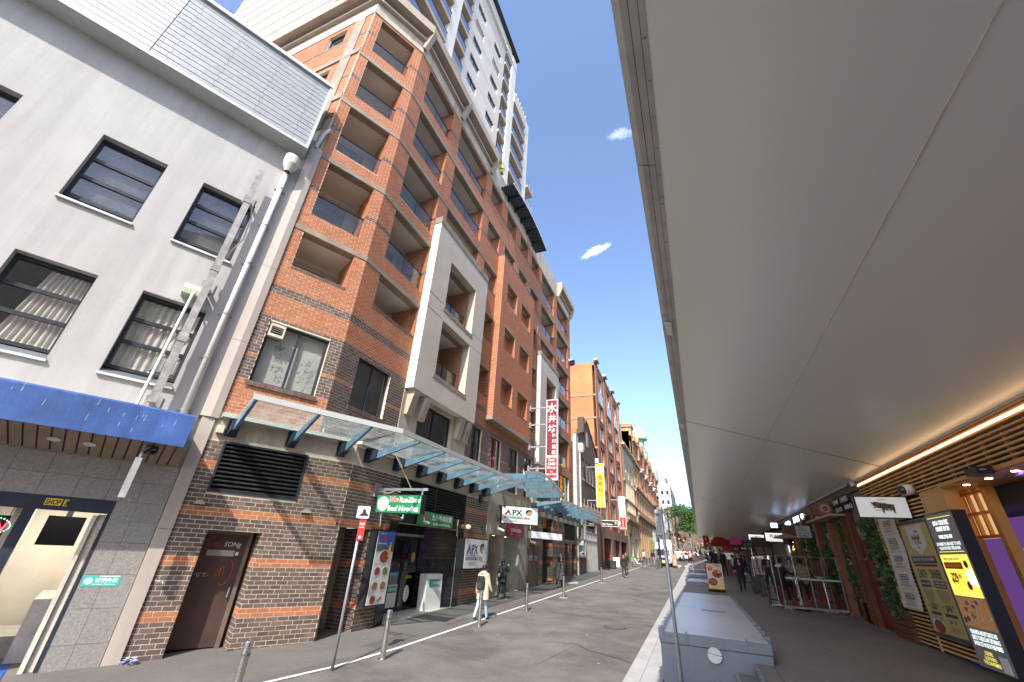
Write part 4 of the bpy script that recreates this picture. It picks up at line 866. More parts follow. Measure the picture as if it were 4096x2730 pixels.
disc(FL, 30.2, 4.15, .02, .13, RED, BB, 'alarm_bell', t=.06); MB().box(FL, 30.6, 31.0, .012, .02, 1.9, 2.4).build('notice_plate', WHITE, BB); MB().box(FL, 29.1, 29.3, .012, .04, 1.6, 1.8).build('keypad', MATS['alu'], BB)
MB().box(FL, 17.55, 17.75, .01, .12, 4.3, 4.62).build('junction_box', BLACKM, BB); MB().tube([(-8.86, 24.4, 4.6), (-8.86, 24.4, 3.6), (-8.8, 24.6, 3.4)], .03, 6).build('conduit', WPIPE, BB); 
MB().tube([(-8.85, 15.8, 3.45), (-8.85, 15.8, 2.85)], .015, 6).build('conduit', WPIPE, BB); lp = thing('wall_lamp', 'round wall lamp with warm lens above the big hotel lightbox', 'lamp', (-8.8, 16.1, 3.2)); MB().ball((-8.76, 16.55, 3.24), .11, 10, 0, (1, 1.1, .8)).build('head', mat('lamp_warm', (.8, .5, .3), .4, emit=.3), lp)
MB().tube([(-8.85, 35.6, 1.0), (-8.85, 35.6, 4.5)], .06, 8).build('downpipe', MATS['vent_cream'], BB)
# wall floodlight high on the far end
fl_ = thing('floodlight', 'small black floodlight on the far upper corner of the brick building', 'light', (-9.1, 35, 19)); MB().box(Frame((-8.95, 35.2, 0), (1, -.5, 0)), -.3, .2, -.1, .1, 18.6, 19.1).build('housing', BLACKM, fl_); MB().wb(-9.4, -8.95, 35.2, 35.3, 19.1, 19.3).build('bracket', GPIPE, fl_)

# ---------------------------------------------------------------- WHITE / GREY BUILDING (left)
WBL = thing('white_rendered_building', 'white rendered building with grey metal fascia, granite shopfront and blue awning', 'building', FG.p(-3, 0, 0))
WO = []
for (a, b) in ((-10.95, -9.65), (-8.85, -7.55), (-6.65, -5.86), (-4.46, -3.15), (-2.34, -1.04)):
    for (c, d) in ((9.08, 11.17), (5.42, 7.54)):
        if a < -6 and a > -7: a2_ = -7.15
        else: a2_ = a
        WO.append((a2_, b, c, d))
wall(FG, -16, -.34, 3.72, 13.85, WO, .32).build('wall', WHITEW, WBL)
MB().box(FG, -16, -.34, -3.5, -3.2, 3.7, 14).box(FG, -16, -.36, -3.2, -.33, 8.3, 8.4).box(FG, -16, -.36, -3.2, -.33, 11.6, 11.7).box(FG, -16, -.36, -3.2, -.33, 4.6, 4.7).build('interior', mat('interior_dark', (.45, .41, .35), .9), WBL)
SILLM = mat('sill_grey', (.20, .21, .22), .4, var=.08, metal=.3, dirt=.3); WFR = mat('window_charcoal', (.032, .036, .044), .4, var=.1)
GW_DUST = glass('glass_dusty', (.72, .72, .72), base=.05, ior=1.35, haze=.12)
CURT = mat('curtain', (.78, .72, .67), .9, var=.08, vs_=6)
for (a, b, c, d) in WO:
    if b < -9.5: continue
    up_ = c > 8; o = -.20
    w_ = MB().box(FG, a, a+.07, o-.06, o, c+.2, d).box(FG, b-.07, b, o-.06, o, c+.2, d).box(FG, a+.07, b-.07, o-.06, o, d-.09, d).box(FG, a+.07, b-.07, o-.06, o, c+.2, c+.28).build('window', WFR, WBL)
    h = (d-.09-c-.28)/3
    for k in (1, 2): z = c+.28+k*h; MB().box(FG, a+.07, b-.07, o-.05, o+.01, z-.045, z+.045).build('glazing_bar', WFR, w_)
    for k in range(3): z = c+.28+k*h; MB().box(FG, a+.07, b-.07, o-.035, o-.028, z+.04, z+h-.04).build('pane', GW_DUST if up_ else GLASSW, w_)
    MB().prism([FG.p(a, -.26, c+.2), FG.p(a, -.26, c+.17), FG.p(a, .05, c-.02), FG.p(a, .05, c+.03)], FG.a*(b-a)).build('sill', SILLM, w_)
    MB().box(FG, a-.02, b+.02, .01, .06, c-.035, c+.02).build('sill_nosing', mat('sill_white', (.6, .6, .58), .6, dirt=.25), w_)
    if not up_:
        # drawn curtain with folds
        q = MB(); x0 = a+(b-a)*(.45 if a < -4 else .05); n = 46
        pts = []
        for i in range(n+1):
            x = x0+(b-.06-x0)*i/n; oo = o-.11+.03*math.sin(i*1.15+.4*math.sin(i*.5)); pts.append((x, oo))
        for i in range(n):
            (x1, o1), (x2, o2) = pts[i], pts[i+1]; sk = .18 if a < -4 else 0
            q.face([FG.p(x1-sk*(1-i/n)*1.3-.0, o1, c+.22), FG.p(x2-sk*(1-(i+1)/n)*1.3, o2, c+.22), FG.p(x2, o2, d-.12), FG.p(x1, o1, d-.12)])
        q.build('curtain', CURT, w_, smooth=True)
    else: MB().box(FG, a, b, o-.13, o-.11, c, d).build('blind_or_dark_room', mat('grey_blind', (.42, .415, .41), .8, var=.45, vs_=1.2), w_)
# awning-opened lower pane with an air conditioner grille
ac = MB().box(FG, -1.60, -1.1, -.30, -.24, 5.78, 6.14).build('ac_grille', mat('ac_white', (.55, .56, .54), .6), WBL)
for k in range(7): MB().box(FG, -1.57, -1.13, -.24, -.232, 5.81+k*.045, 5.83+k*.045).build('grille_bar', TRIMG, ac)
for k in range(6): MB().box(FG, -1.56+k*.08, -1.55+k*.08, -.232, -.226, 5.80, 6.12).build('grille_bar', TRIMG, ac)
# metal clad fascia
FO = .46
MB().box(FG, -16, -.45, -.5, FO-.02, 13.84, 17.1).build('fascia_core', mat('core_grey', (.3, .3, .3), .8), WBL)
MB().box(FG, -16, -.40, 0.0, FO+.03, 13.80, 13.86).build('soffit', mat('soffit_grey', (.50, .51, .50), .7, var=.04, dirt=.1), WBL)
nr = 15; z0, z1 = 13.93, 17.05; hh = (z1-z0)/nr; sj = -4.62
for k in range(nr):
    z = z0+k*hh
    for (a, b, m_) in ((sj+.01, -.50, GALV), (-9.2, sj-.01, GALVL), (-14, -9.22, GALVL)):
        MB().prism([FG.p(a, FO-.015, z+.004), FG.p(a, FO+.020, z+.006), FG.p(a, FO+.016, z+hh*.93), FG.p(a, FO-.002, z+hh-.003), FG.p(a, FO-.015, z+hh-.003)], FG.a*(b-a)).build('fascia_board', m_, WBL)
rv = MB()
for s in (-.95, -2.1, -3.2, -4.3, -4.95, -6.1, -7.3):
    for k in range(nr):
        for dz in (.045, .15): rv.lathe(FG.p(s+.04*((k+1) % 2), FO+.018, z0+k*hh+dz), [(0, .006), (.012, .006), (.012, 0)], 6, 0, FG.n)
rv.build('rivet', INK, WBL, kind='stuff')
MB().box(FG, -16, -.42, FO-.02, FO+.07, 13.82, 13.93).box(FG, -16, -.42, FO-.02, FO+.10, 17.05, 17.2).box(FG, -.50, -.42, FO-.02, FO+.07, 13.93, 17.05).box(FG, -16, -.42, -.5, FO+.02, 17.1, 17.2).build('trim', TRIMG, WBL)
# side return, joint cover strip
MB().box(FG, -.45, -.05, -4, -.06, 3.7, 14.9).build('return_wall', mat('render_rough', (.50, .51, .52), .9, var=.1, bump=.6, bs=12, dirt=.2), WBL)
zc_ = [.05, 2.5, 4.95, 7.0, 9.4, 11.9, 14.55]
for k, (a, b) in enumerate(zip(zc_[:-1], zc_[1:])):
    if k < 2: MB().box(FG, -.27, .0, -.1, .05, a, b-.008).build('cover_panel', BEIGEP, WBL)
    else: MB().prism([FG.p(-.33, -.02, a), FG.p(-.33, .06, a), FG.p(-.12, .10, a), FG.p(.05, .06, a), FG.p(.05, -.02, a)], (0, 0, b-a-.008)).build('cover_panel', BEIGEP, WBL)
MB().tube([FG.p(-.2, .1, 14.5), FG.p(-.12, .16, 15.2), FG.p(.0, .1, 15.6)], .06, 8).build('overflow_pipe', WPIPE, WBL)
MB().box(FG, -.5, -.02, -4, -.11, 0, 3.75).build('return_wall', MATS['render_rough'], WBL)
# granite shop wall
GRAN = mat('granite', (.30, .285, .265), .55, var=.28, vs_=55, bump=.1, bs=150, dirt=.25, rnd=.05)
MB().box(FG, -1.08, -.28, -.4, -.02, 0, 3.72).box(FG, -16, -1.08, -.4, -.02, 2.95, 3.72).box(FG, -16, -4.6, -.4, -.02, 0, 2.95).build('granite_backing', mat('grout', (.25, .235, .215), .9), WBL)
def gtile(a, b, c, d): MB().box(FG, a+.0025, b-.0025, -.02, .012, c+.0025, d-.0025).build('granite_tile', GRAN, WBL)
for k in range(9):
    s1 = -.28-k*.50; gtile(s1-.50, s1, 3.34, 3.72); gtile(s1-.50, s1, 2.95, 3.34)
for r, (c, d) in enumerate(((.10, .52), (.52, 1.08), (1.08, 1.64), (1.64, 2.2), (2.2, 2.58), (2.58, 2.95))): gtile(-1.08, -.74 if r % 2 == 0 else -.74, c, d); gtile(-.74, -.28, c, d)
# shopfront
SF = thing('corner_shop_front', 'dark framed shop 3 doorway with pale interior and open sign', 'shopfront', FG.p(-2, 0, .1))
MB().box(FG, -4.6, -1.08, -.12, .01, 2.70, 2.95).box(FG, -1.14, -1.08, -.12, .01, .1, 2.70).box(FG, -2.32, -2.16, -.12, .01, .1, 2.70).box(FG, -4.6, -2.32, -.12, .01, .1, .35).build('frame', NAVY, SF)
MB().box(FG, -4.5, -2.3, -.07, -.06, .35, 2.70).build('pane', GLASSW, SF)
iw = mat('shop_wall', (.74, .70, .62), .8, var=.04, dirt=.06)
MB().box(FG, -1.14, -1.1, -3, -.12, .1, 3).box(FG, -5, -1.1, -3.1, -3.0, .1, 3).box(FG, -5, -1.1, -3, -.1, 2.96, 3.0).box(FG, -2.42, -2.34, -2.2, -.14, .1, 2.96).box(FG, -5.1, -5, -3, 0, .1, 3).build('interior_wall', iw, SF)
MB().box(FG, -5, -1.1, -3, .0, .05, .13).build('interior_floor', mat('shop_floor', (.14, .13, .12), .5, var=.1), SF)
MB().box(FG, -1.62, -1.16, -2.6, -.9, .13, 1.15).box(FG, -2.30, -1.62, -2.7, -1.4, .13, .5).build('counter', mat('counter_white', (.62, .61, .59), .5, dirt=.1), SF)
dr = MB().box(FG, -1.26, -1.15, -.75, -.10, .14, 2.68).box(FG, -1.34, -1.27, -.62, -.05, .12, 2.66).build('folded_door', mat('door_cream', (.62, .58, .50), .6, dirt=.15), SF)
MB().box(FG, -2.05, -1.45, -1.52, -1.46, 2.06, 2.62).build('menu_screen', mat('screen_off', (.012, .012, .014), .15, var=0), SF); MB().box(FG, -1.8, -1.7, -1.56, -1.52, 2.6, 3.0).build('screen_bracket', BLACKM, SF)
MB().box(FG, -2.1, -1.3, -2.0, -1.2, 2.93, 2.955).box(FG, -4.2, -2.7, -1.6, -1.3, 2.93, 2.955).build('unseen_ceiling_light', mat('shop_fill_light', (1, .93, .82), var=0, emit=6), SF)  # no fitting is visible; panels added to light the shop interior
MB().box(FG, -2.5, -1.5, -.9, .35, .135, .15).build('door_mat', mat('blue_mat', (.02, .07, .30), .9, var=.1, bump=.3, bs=100), SF)
sh3 = MB().box(FG, -2.09, -1.86, .012, .018, 2.78, 2.90).box(FG, -1.83, -1.77, .012, .018, 2.78, 2.90).build('number_plate', INKY, SF)
text('SHOP', FG, -2.08, 2.79, .021, .095, INK, sh3, bold=.03, wid=.21); text('3', FG, -1.82, 2.79, .021, .095, INK, sh3, bold=.03)
op = thing('open_sign', 'lit red OPEN sign hanging in the shop window', 'sign', FG.p(-2.7, -.15, 2.4)); MB().box(FG, -3.05, -2.36, -.2, -.15, 2.20, 2.56).build('panel', INK, op)
GR_ = mat('led_red', (1, .03, .05), var=0, emit=5); text('OPEN', FG, -2.98, 2.29, -.145, .18, GR_, op, wid=.56, shear=.2)
lc = [mat('led_green', (.1, 1, .3), var=0, emit=4), mat('led_blue', (.1, .3, 1), var=0, emit=4), mat('led_yellow', (1, .8, .1), var=0, emit=4)]
for j in range(3):
    mb = MB()
    for k in range(j, 36, 3): a = 2*math.pi*k/36; mb.ball(FG.p(-2.70+.325*math.cos(a), -.143, 2.38+.155*math.sin(a)), .009, 5)
    mb.build('led_ring', lc[j], op)
MB().tube([FG.p(-2.45, -.17, 2.56), FG.p(-2.45, -.17, 2.95)], .006, 4).build('chain', BLACKM, op)
ov = MB().box(FG, -3.2, -2.52, -.055, -.05, 1.6, 2.1).build('red_notice', RED, SF); text('OPEN', FG, -2.62, 2.0, -.045, .06, INKW, ov, 'RIGHT', bold=.02); MB().box(FG, -3.1, -2.55, -.05, -.045, 1.65, 1.95).build('notice_paper', WHITE, SF)
ft = MB().box(FG, -1.05, -.50, .013, .017, 1.44, 1.62).build('delivery_sticker', mat('teal_sticker', (.05, .50, .42), .5, var=0), SF)
text('饭团外卖', FG, -.87, 1.50, .019, .085, INKW, ft, bold=.03, wid=.33); text('Fantuan Delivery', FG, -.89, 1.455, .019, .035, INKW, ft, wid=.34, bold=.01); disc(FG, -.965, 1.53, .019, .06, INKW, ft, 'sticker_badge', r2=.055); MB().box(FG, -.82, -.52, .018, .020, 1.60, 1.618).build('sticker_strip', WHITE, ft)
# blue awning
BA = thing('blue_awning', 'faded blue street awning with ribbed brown soffit on the white building', 'awning', FG.p(-3, .5, 3.7))
AO = 1.15
MB().prism([FG.p(-12, AO, 4.02), FG.p(-12, AO, 4.66), FG.p(-12, AO-.04, 4.70), FG.p(-12, AO-.04, 4.02)], FG.a*11.56).build('fascia', BLUE, BA)
MB().prism([FG.p(-12, 0.02, 4.55), FG.p(-12, AO-.05, 4.66), FG.p(-12, AO-.05, 4.69), FG.p(-12, 0.02, 4.60)], FG.a*11.54).build('roof_sheet', GALV, BA)
MB().prism([FG.p(-.46, .02, 3.74), FG.p(-.46, AO-.05, 4.03), FG.p(-.46, AO-.05, 4.6), FG.p(-.46, .02, 4.5)], FG.a*.03).build('end_plate', mat('end_dark', (.08, .085, .09), .6), BA)
for k in range(26):
    x, z, h = random.uniform(-4.5, -.6), random.uniform(4.1, 4.55), random.uniform(.03, .16)
    MB().prism([FG.p(x, AO+.001, z), FG.p(x+.006, AO+.001, z), FG.p(x+.004+h*.05, AO+.001, z+h), FG.p(x+h*.05, AO+.001, z+h)], FG.n*.001).build('paint_scratch', mat('scratch_pale', (.5, .55, .62), .7, var=.1), BA)
for (x, z) in ((-1.95, 4.32), (-1.7, 4.28)): disc(FG, x, z, AO+.002, .035, mat('blue_dark_peel', (.03, .08, .25), .6, var=.2), BA, 'paint_peel', n=9, r2=.022, t=.001)
RB = mat('soffit_brown', (.30, .225, .16), .6, var=.1, dirt=.2, rnd=.04); s = -12
MB().prism([FG.p(-12, .02, 3.76), FG.p(-12, AO-.05, 4.055), FG.p(-12, AO-.05, 4.07), FG.p(-12, .02, 3.78)], FG.a*11.54).build('soffit_sheet', mat('soffit_groove', (.10, .075, .055), .8), BA)
while s < -.5:
    MB().prism([FG.p(s, .03, 3.73), FG.p(s, AO-.06, 4.02), FG.p(s, AO-.06, 4.05), FG.p(s, .03, 3.76)], FG.a*.155).build('soffit_rib', RB, BA); s += .185
for s in (-2.35, -1.85): disc(TFrame(FG.p(s, .62, 3.885), FG.a, (FG.n*1+Vector((0, 0, .26))).normalized()), 0, 0, .01, .10, MATS['sill_white'], BA, 'downlight', n=16)
st = thing('sign_bracket_beam', 'short hanging galvanised square post under the blue awning corner', 'bracket', FG.p(-1, 1, 3))
MB().box(FG, -1.10, -.99, .93, 1.05, 2.98, 3.72).build('post', mat('galv_bright', (.40, .41, .41), .5, metal=.15, var=.1, dirt=.2), st); MB().box(FG, -1.06, -1.03, .96, 1.02, 3.72, 3.98).build('hanger', GPIPE, st)
sp = thing('twin_spotlight', 'black twin spotlight clamped under the blue awning', 'light', FG.p(-.95, 1, 3.9)); 
for a, d in ((-.98, -.3), (-.86, .5)): MB().lathe(FG.p(a, 1.0, 3.90), [(.02, -.08), (.05, -.06), (.06, .08), (.055, .08), (.03, .05)], 10, 0, Vector((d, -.3, -.6))).build('lamp_head', BLACKM, sp)
# pole, pipes, lamp on the white wall
ps = thing('galvanised_wall_pole', 'weathered galvanised square pole bracketed up the white wall', 'pole', FG.p(-1.25, .35, 4.9)); RG = mat('rust_galv', (.36, .35, .33), .6, metal=.05, var=.3, vs_=5, dirt=.35)
MB().box(FG, -1.34, -1.18, .28, .40, 4.95, 12.2).build('post', RG, ps)
for z in (6.45, 8.5, 10.9): MB().box(FG, -1.355, -1.165, .265, .415, z, z+.2).build('splice_plate', RG, ps)
for z in (4.95, 8.1, 11.2): MB().box(FG, -1.3, -1.22, .03, .28, z, z+.07).box(FG, -1.4, -1.1, .0, .03, z-.1, z+.22).build('bracket', RG, ps)
MB().tube([FG.p(-1.12, .3, 10.9), FG.p(-1.02, .2, 10.6), FG.p(-.98, .1, 9.9), FG.p(-1.1, .25, 9.4), FG.p(-1.16, .3, 9.0)], .02, 6).build('cable', WPIPE, ps)
p2 = thing('thin_wall_pipe', 'thin stained pipe rising beside the square pole to the green lamp', 'pipe', FG.p(-1.5, .25, 4.6)); MB().tube([FG.p(-1.48, .42, 4.7), FG.p(-1.45, .38, 7.7), FG.p(-1.44, .2, 7.86)], .035, 8).build('tube', WPIPE, p2)
gl_ = thing('green_wall_lamp', 'small pale green metal lamp box on the white wall', 'lamp', FG.p(-1.5, .1, 7.8)); MB().prism([FG.p(-1.68, .0, 7.72), FG.p(-1.68, .26, 7.72), FG.p(-1.68, .28, 7.86), FG.p(-1.68, .2, 8.0), FG.p(-1.68, .0, 8.02)], FG.a*.42).build('body', mat('pale_green', (.48, .55, .38), .6, var=.08, dirt=.2), gl_)
dp = thing('white_downpipe', 'white downpipe with cream conical rain head under the metal fascia', 'pipe', FG.p(-.65, .12, 4.7)); MB().tube([FG.p(-.64, .13, 4.72), FG.p(-.67, .13, 12.85)], .075, 12).build('pipe', WPIPE, dp, smooth=True)
MB().lathe(FG.p(-.67, .22, 12.78), [(.09, 0), (.10, .02), (.215, .28), (.215, .31), (.225, .31), (.225, .62), (.20, .62), (.20, .4), (.05, .3)], 20).build('rain_head', mat('hopper_cream', (.60, .565, .50), .45, var=.04), dp, smooth=False)
for z in (4.95, 6.3, 7.55, 9.2, 10.6, 12.1): MB().lathe(FG.p(-.65, .13, z), [(.08, 0), (.09, 0), (.09, .03), (.08, .03)], 12).box(FG, -.80, -.50, .0, .03, z, z+.03).build('pipe_clip', RG, dp)
js = MB().box(FG, .10, .24, .0, .12, 4.62, 4.80).build('junction_box', MATS['vent_cream'], BB)
tr = MB()
for k in range(26):
    a = random.random()*6; x, o = .02+random.random()*.22, .05+random.random()*.2; q = FG.p(x, o, gz(6.3)+.01+random.random()*.09); s = random.uniform(.02, .05)
    tr.face([q+Vector((s*math.cos(a+b), s*math.sin(a+b), random.uniform(-.02, .02))) for b in (0, 1.6, 3.1, 4.7)])
rub = tr.build('litter_heap', [mat('litter_bright', (.6, .6, .62), .8, var=0, rnd=.4, c2=(.1, .2, .55))]); rub['label'] = 'small heap of scrunched paper litter at the wall corner by the cover strip'; rub['category'] = 'litter'
gf = MB()
for k in range(9): a = random.random()*6; gf.face([FG.p(.02+random.random()*.2, .013, 1.46+random.random()*.12), FG.p(.06+random.random()*.18, .013, 1.45+random.random()*.1), FG.p(.05+random.random()*.15, .013, 1.5+random.random()*.08)])
gf.build('sticker_remnant', MATS['graffiti_white'], BB)

# ---------------------------------------------------------------- TOWER
TW = thing('apartment_tower', 'cream high-rise apartment tower with white columns rising behind the brick building', 'building', (-12.5, 15, 22))
TX = KFrame((-12.5, 0, 0), (0, 1, 0)); FH = 2.74; TB = 22.0
fl = [34.62-FH*k for k in range(4, 0, -1)]+[34.62+FH*k for k in range(0, 8)]
win = []
for k in range(-4, 7):
    h = 40.05+FH*k
    for (a, b) in ((16.07, 17.68), (19.58, 21.18)):
        if h < 50: win.append((a, b, h-1.12, h))
wall(TX, 15.2, 22.0, TB, 52.2, win, .16).build('facade_panel', PINK, TW)
GB = glass('glass_tower', (.35, .38, .42), base=.42)
for (a, b, c, d) in win:
    k = round((d-40.05)/FH)
    if (k == 2 and a < 18) or (k == 2 and a > 18): MB().box(TX, a, b, -.15, -.1, c, d).build('blind_niche', BAND, TW); continue
    w_ = MB().box(TX, (a+b)/2-.03, (a+b)/2+.03, -.12, -.08, c, d).box(TX, a, b, -.12, -.08, d-.12, d).build('window', BLACKM, TW); MB().box(TX, a, b, -.14, -.12, c, d).build('pane', GB, w_); MB().box(TX, a, b, -.4, -.38, c, d).build('blind_or_dark_room', BLIND, w_)
gv = MB()
for z in fl:
    gv.box(TX, 15.25, 22, -.02, .004, z+.85, z+.89).box(TX, 15.25, 22, -.02, .004, z+.45, z+.49)
gv.build('shadow_groove', BAND, TW)
MB().box(TX, 12.6, 13.62, -.3, .25, TB, 56).box(TX, 23.42, 24.55, -.3, .22, TB, 52.4).box(TX, 27.92, 29.15, -3, .15, TB, 47.4).build('column', CREAMW, TW)
def bal(y0, y1, zs, xo=.35, dep=1.1, side=None):
    for z in zs:
        s_ = MB().box(TX, y0, y1, -dep, xo, z, z+.40).build('balcony_slab', BAND, TW)
        MB().box(TX, y0+.02, y1-.02, xo-.03, xo-.02, z+.40, z+1.28).build('glass_panel', GB, s_); MB().box(TX, y0, y1, xo-.05, xo, z+1.28, z+1.33).build('rail', BLACKM, s_)
        n = max(1, round((y1-y0)/1.5))
        for k in range(1, n): y = y0+(y1-y0)*k/n; MB().box(TX, y-.02, y+.02, xo-.05, xo-.01, z+.4, z+1.3).build('post', BLACKM, s_)
        MB().box(TX, y0, y1, -dep-.1, -dep, z+.4, z+FH).build('balcony_glazing', DARKG, TW)
        if y1-y0 > 3: MB().box(TX, y1-.9, y1, -dep+.3, -dep+.6, z+.4, z+FH).build('brick_panel', mat('tower_brick', (.42, .19, .11), .8, var=.1, vs_=8), TW)
bal(5.6, 12.6, fl); bal(13.62, 15.1, fl, .25); bal(22.0, 23.42, [z+.05 for z in fl[:-1]], .15); bal(24.55, 27.92, [z+.25 for z in fl if z < 44], .30)
MB().box(TX, 22, 23.42, -.5, .2, 50.4, 52.2).box(TX, 24.55, 27.92, -.6, .3, 45.6, 47.2).box(TX, 15.1, 15.25, -.2, .03, TB, 52.2).build('parapet_wall', CREAM, TW)
MB().box(TX, 5.4, 23.5, -8, .0-.001, 52.2, 53.4).box(TX, 5.4, 24.8, -8, .28, 50.9, 51.05).build('parapet', CREAMW, TW); MB().box(TX, 5.3, 24.9, -.1, .42, 53.4, 53.55).build('roof_edge', BLACKM, TW)
MB().box(TX, 5.5, 29.1, -11, -1.2, TB, 46.5).box(TX, 5.5, 24.5, -11, -1.2, 46.5, 53).build('core', CREAM, TW)
FT = KFrame((0, 5.45, 0), (1, 0, 0)); KW = KFrame((0, 0, 0), (1, 0, 0))
MB().box(FT, -23.6, -12.6, -.3, 0, TB, 58).build('side_wall', mat('render_ivory', (.60, .55, .47), .8, var=.03), TW)
for k in range(12):
    z = 24.1+FH*k*.5; MB().box(FT, -23.6, -12.5, -.02, .03, z, z+.36).build('string_band', mat('band_sand', (.50, .42, .34), .8, var=.03), TW)
jb = MB()
for x in (-15.5, -19): jb.box(FT, x, x+.02, -.01, .004, TB, 58)
jb.build('panel_joint', MATS['band_sand'], TW)
for z in (34.7, 37.5):
    s_ = MB().box(KW, -14, -12.1, -30.8, -29.15, z, z+.3).build('balcony_slab', BAND, TW)
    q = MB(); q.tube([TX.p(29.2, .35, z+1.3), TX.p(30.75, .35, z+1.3), TX.p(30.75, -1.5, z+1.3)], .03, 5)
    for y in (29.9, 30.72): q.tube([TX.p(y, .35, z+.3), TX.p(y, .35, z+1.3)], .02, 5)
    q.build('rail', BAND, s_)
lq = MB().tube([TX.p(24.7, .1, 47.7), TX.p(28.2, .1, 47.6)], .03, 5); lq.tube([TX.p(24.7, .1, 48.4), TX.p(28.2, .1, 48.3), TX.p(28.3, .1, 47)], .03, 5)
for k in range(7): y = 24.8+k*.55; lq.tube([TX.p(y, .1, 47.2), TX.p(y, .1, 48.35)], .025, 5)
lq.build('roof_rail', GPIPE, TW)
# corrugated arched steel awning on the parapet
SAw = thing('corrugated_arched_awning', 'dark blue corrugated curved awning at the brick building parapet', 'awning', (-9, 21, 24.3)); CORR = mat('corrugated_slate', (.065, .085, .125), .5, metal=.3, var=.12, dirt=.2)
n = 120; mb = MB(); V = []
for i in range(n+1):
    t = i/n; y = 17.8+7.3*t; z = 24.45+.42*math.sin(math.pi*t)+(.035 if i % 4 < 2 else 0); V.append((y, z))
for (a, b), (c, d) in zip(V[:-1], V[1:]): mb.face([(-9.34, a, b), (-8.40, a, b), (-8.40, c, d), (-9.34, c, d)]).face([(-9.34, c, d+.03), (-8.40, c, d+.03), (-8.40, a, b+.03), (-9.34, a, b+.03)])
mb.build('corrugated_sheet', CORR, SAw)
mb = MB()
for (a, b), (c, d) in zip(V[::6][:-1], V[::6][1:]): mb.prism([(-8.40, a, b-.04), (-8.40, c, d-.04), (-8.40, c, d+.10), (-8.40, a, b+.10)], (.03, 0, 0))
mb.build('edge_trim', TRIMG, SAw)
for t in (.16, .33, .50, .67, .84): y = 17.8+7.3*t; z = 24.45+.42*math.sin(math.pi*t); MB().prism([(-9.34, y, z-.35), (-8.45, y, z-.04), (-8.45, y, z), (-9.34, y, z)], (0, .09, 0)).build('steel_arm', STEELD, SAw)
def leafy(name, label, cat, blobs, n, size, m_, group=None, flat=None, **kw):
    """crown of leaf-sized faces scattered through lumpy volumes; blobs = (centre, radii, weight)"""
    mb = MB(); tw = sum(b[2] for b in blobs)
    V = []; Fc = []; idx = 0
    for c, r, wt in blobs:
        k = int(n*wt/tw); nc = max(3, k//22); c = np.array(c); r = np.array(r)
        d = rng.normal(size=(nc, 3)); d /= np.linalg.norm(d, axis=1)[:, None]; cc = c+d*r*(rng.random((nc, 1))**.38)
        cl = cc[rng.integers(0, nc, k)]+rng.normal(size=(k, 3))*(r.mean()*.16)
        A = rng.normal(size=(k, 3)); A /= np.linalg.norm(A, axis=1)[:, None]; B = rng.normal(size=(k, 3)); B = np.cross(A, B); B /= np.linalg.norm(B, axis=1)[:, None]
        s_ = size*rng.uniform(.6, 1.3, (k, 1))
        V.append(np.stack([cl-A*s_, cl+B*s_*.5, cl+A*s_, cl-B*s_*.5], 1).reshape(-1, 3)); Fc.append(np.arange(k*4).reshape(-1, 4)+idx); idx += k*4
    return mkobj(name, np.concatenate(V), np.concatenate(Fc).tolist(), [], m_, kw.get('parent'))
rp = thing('roof_shrub', 'small yellow-green shrub growing on the parapet beside the corrugated awning', 'plant', (-9.6, 17.2, 25)); leafy('foliage', '', '', [((-9.4, 17.6, 26.0), (.35, .5, .5), 1)], 220, .09, LEAFY, parent=rp)
MB().tube([(-9.5, 17.5, 25.4), (-9.4, 17.6, 26.1)], .02, 5).build('stem', BARK, rp)
# ================================================================ FURTHER BUILDINGS ON THE LEFT
def brickmat(name, c1, c2, mort, w_=.24, h_=.09, ms=.012, dirt=.2):
    m = mat(name, c1, .85, var=.10, vs_=1.2, dirt=dirt); t = m.node_tree; L = t.links.new
    b = t.nodes['Principled BSDF']; tc = t.nodes.new('ShaderNodeTexCoord'); sx = t.nodes.new('ShaderNodeSeparateXYZ'); cb = t.nodes.new('ShaderNodeCombineXYZ'); ad = t.nodes.new('ShaderNodeMath')
    L(tc.outputs['Object'], sx.inputs[0]); L(sx.outputs[0], ad.inputs[0]); L(sx.outputs[1], ad.inputs[1]); L(ad.outputs[0], cb.inputs[0]); L(sx.outputs[2], cb.inputs[1])
    br = t.nodes.new('ShaderNodeTexBrick'); br.inputs['Scale'].default_value = 1; br.inputs['Brick Width'].default_value = w_; br.inputs['Row Height'].default_value = h_; br.inputs['Mortar Size'].default_value = ms
    br.inputs['Color1'].default_value = (*c1, 1); br.inputs['Color2'].default_value = (*c2, 1); br.inputs['Mortar'].default_value = (*mort, 1); L(cb.outputs[0], br.inputs['Vector'])
    for l in list(b.inputs['Base Color'].links):
        vm = l.from_node; L(br.outputs['Color'], vm.inputs[0])
    bn = t.nodes.new('ShaderNodeBump'); bn.inputs['Strength'].default_value = .4; bn.inputs['Distance'].default_value = .01; bn.invert = True; L(br.outputs['Fac'], bn.inputs['Height']); L(bn.outputs[0], b.inputs['Normal']); return m
BWH = brickmat('brick_warehouse', (.125, .07, .05), (.075, .05, .042), (.17, .13, .10))
BOR = brickmat('brick_apricot', (.62, .235, .075), (.52, .19, .06), (.50, .33, .20)); BOR2 = brickmat('brick_rust', (.40, .135, .06), (.32, .11, .055), (.34, .20, .13))
FW_ = FX(-9.0)
WH = thing('brick_warehouse', 'old dark brick gabled warehouse with narrow tall windows and glass shopfront', 'building', (-9, 41, 1.1))
WW = []
for y in (37.1, 38.45, 39.85, 41.15, 42.5): WW.append((y, y+.75, 8.65, 10.5))
wall(FW_, 36.3, 46.0, 5.4, 11.6, WW, .3).build('wall', BWH, WH)
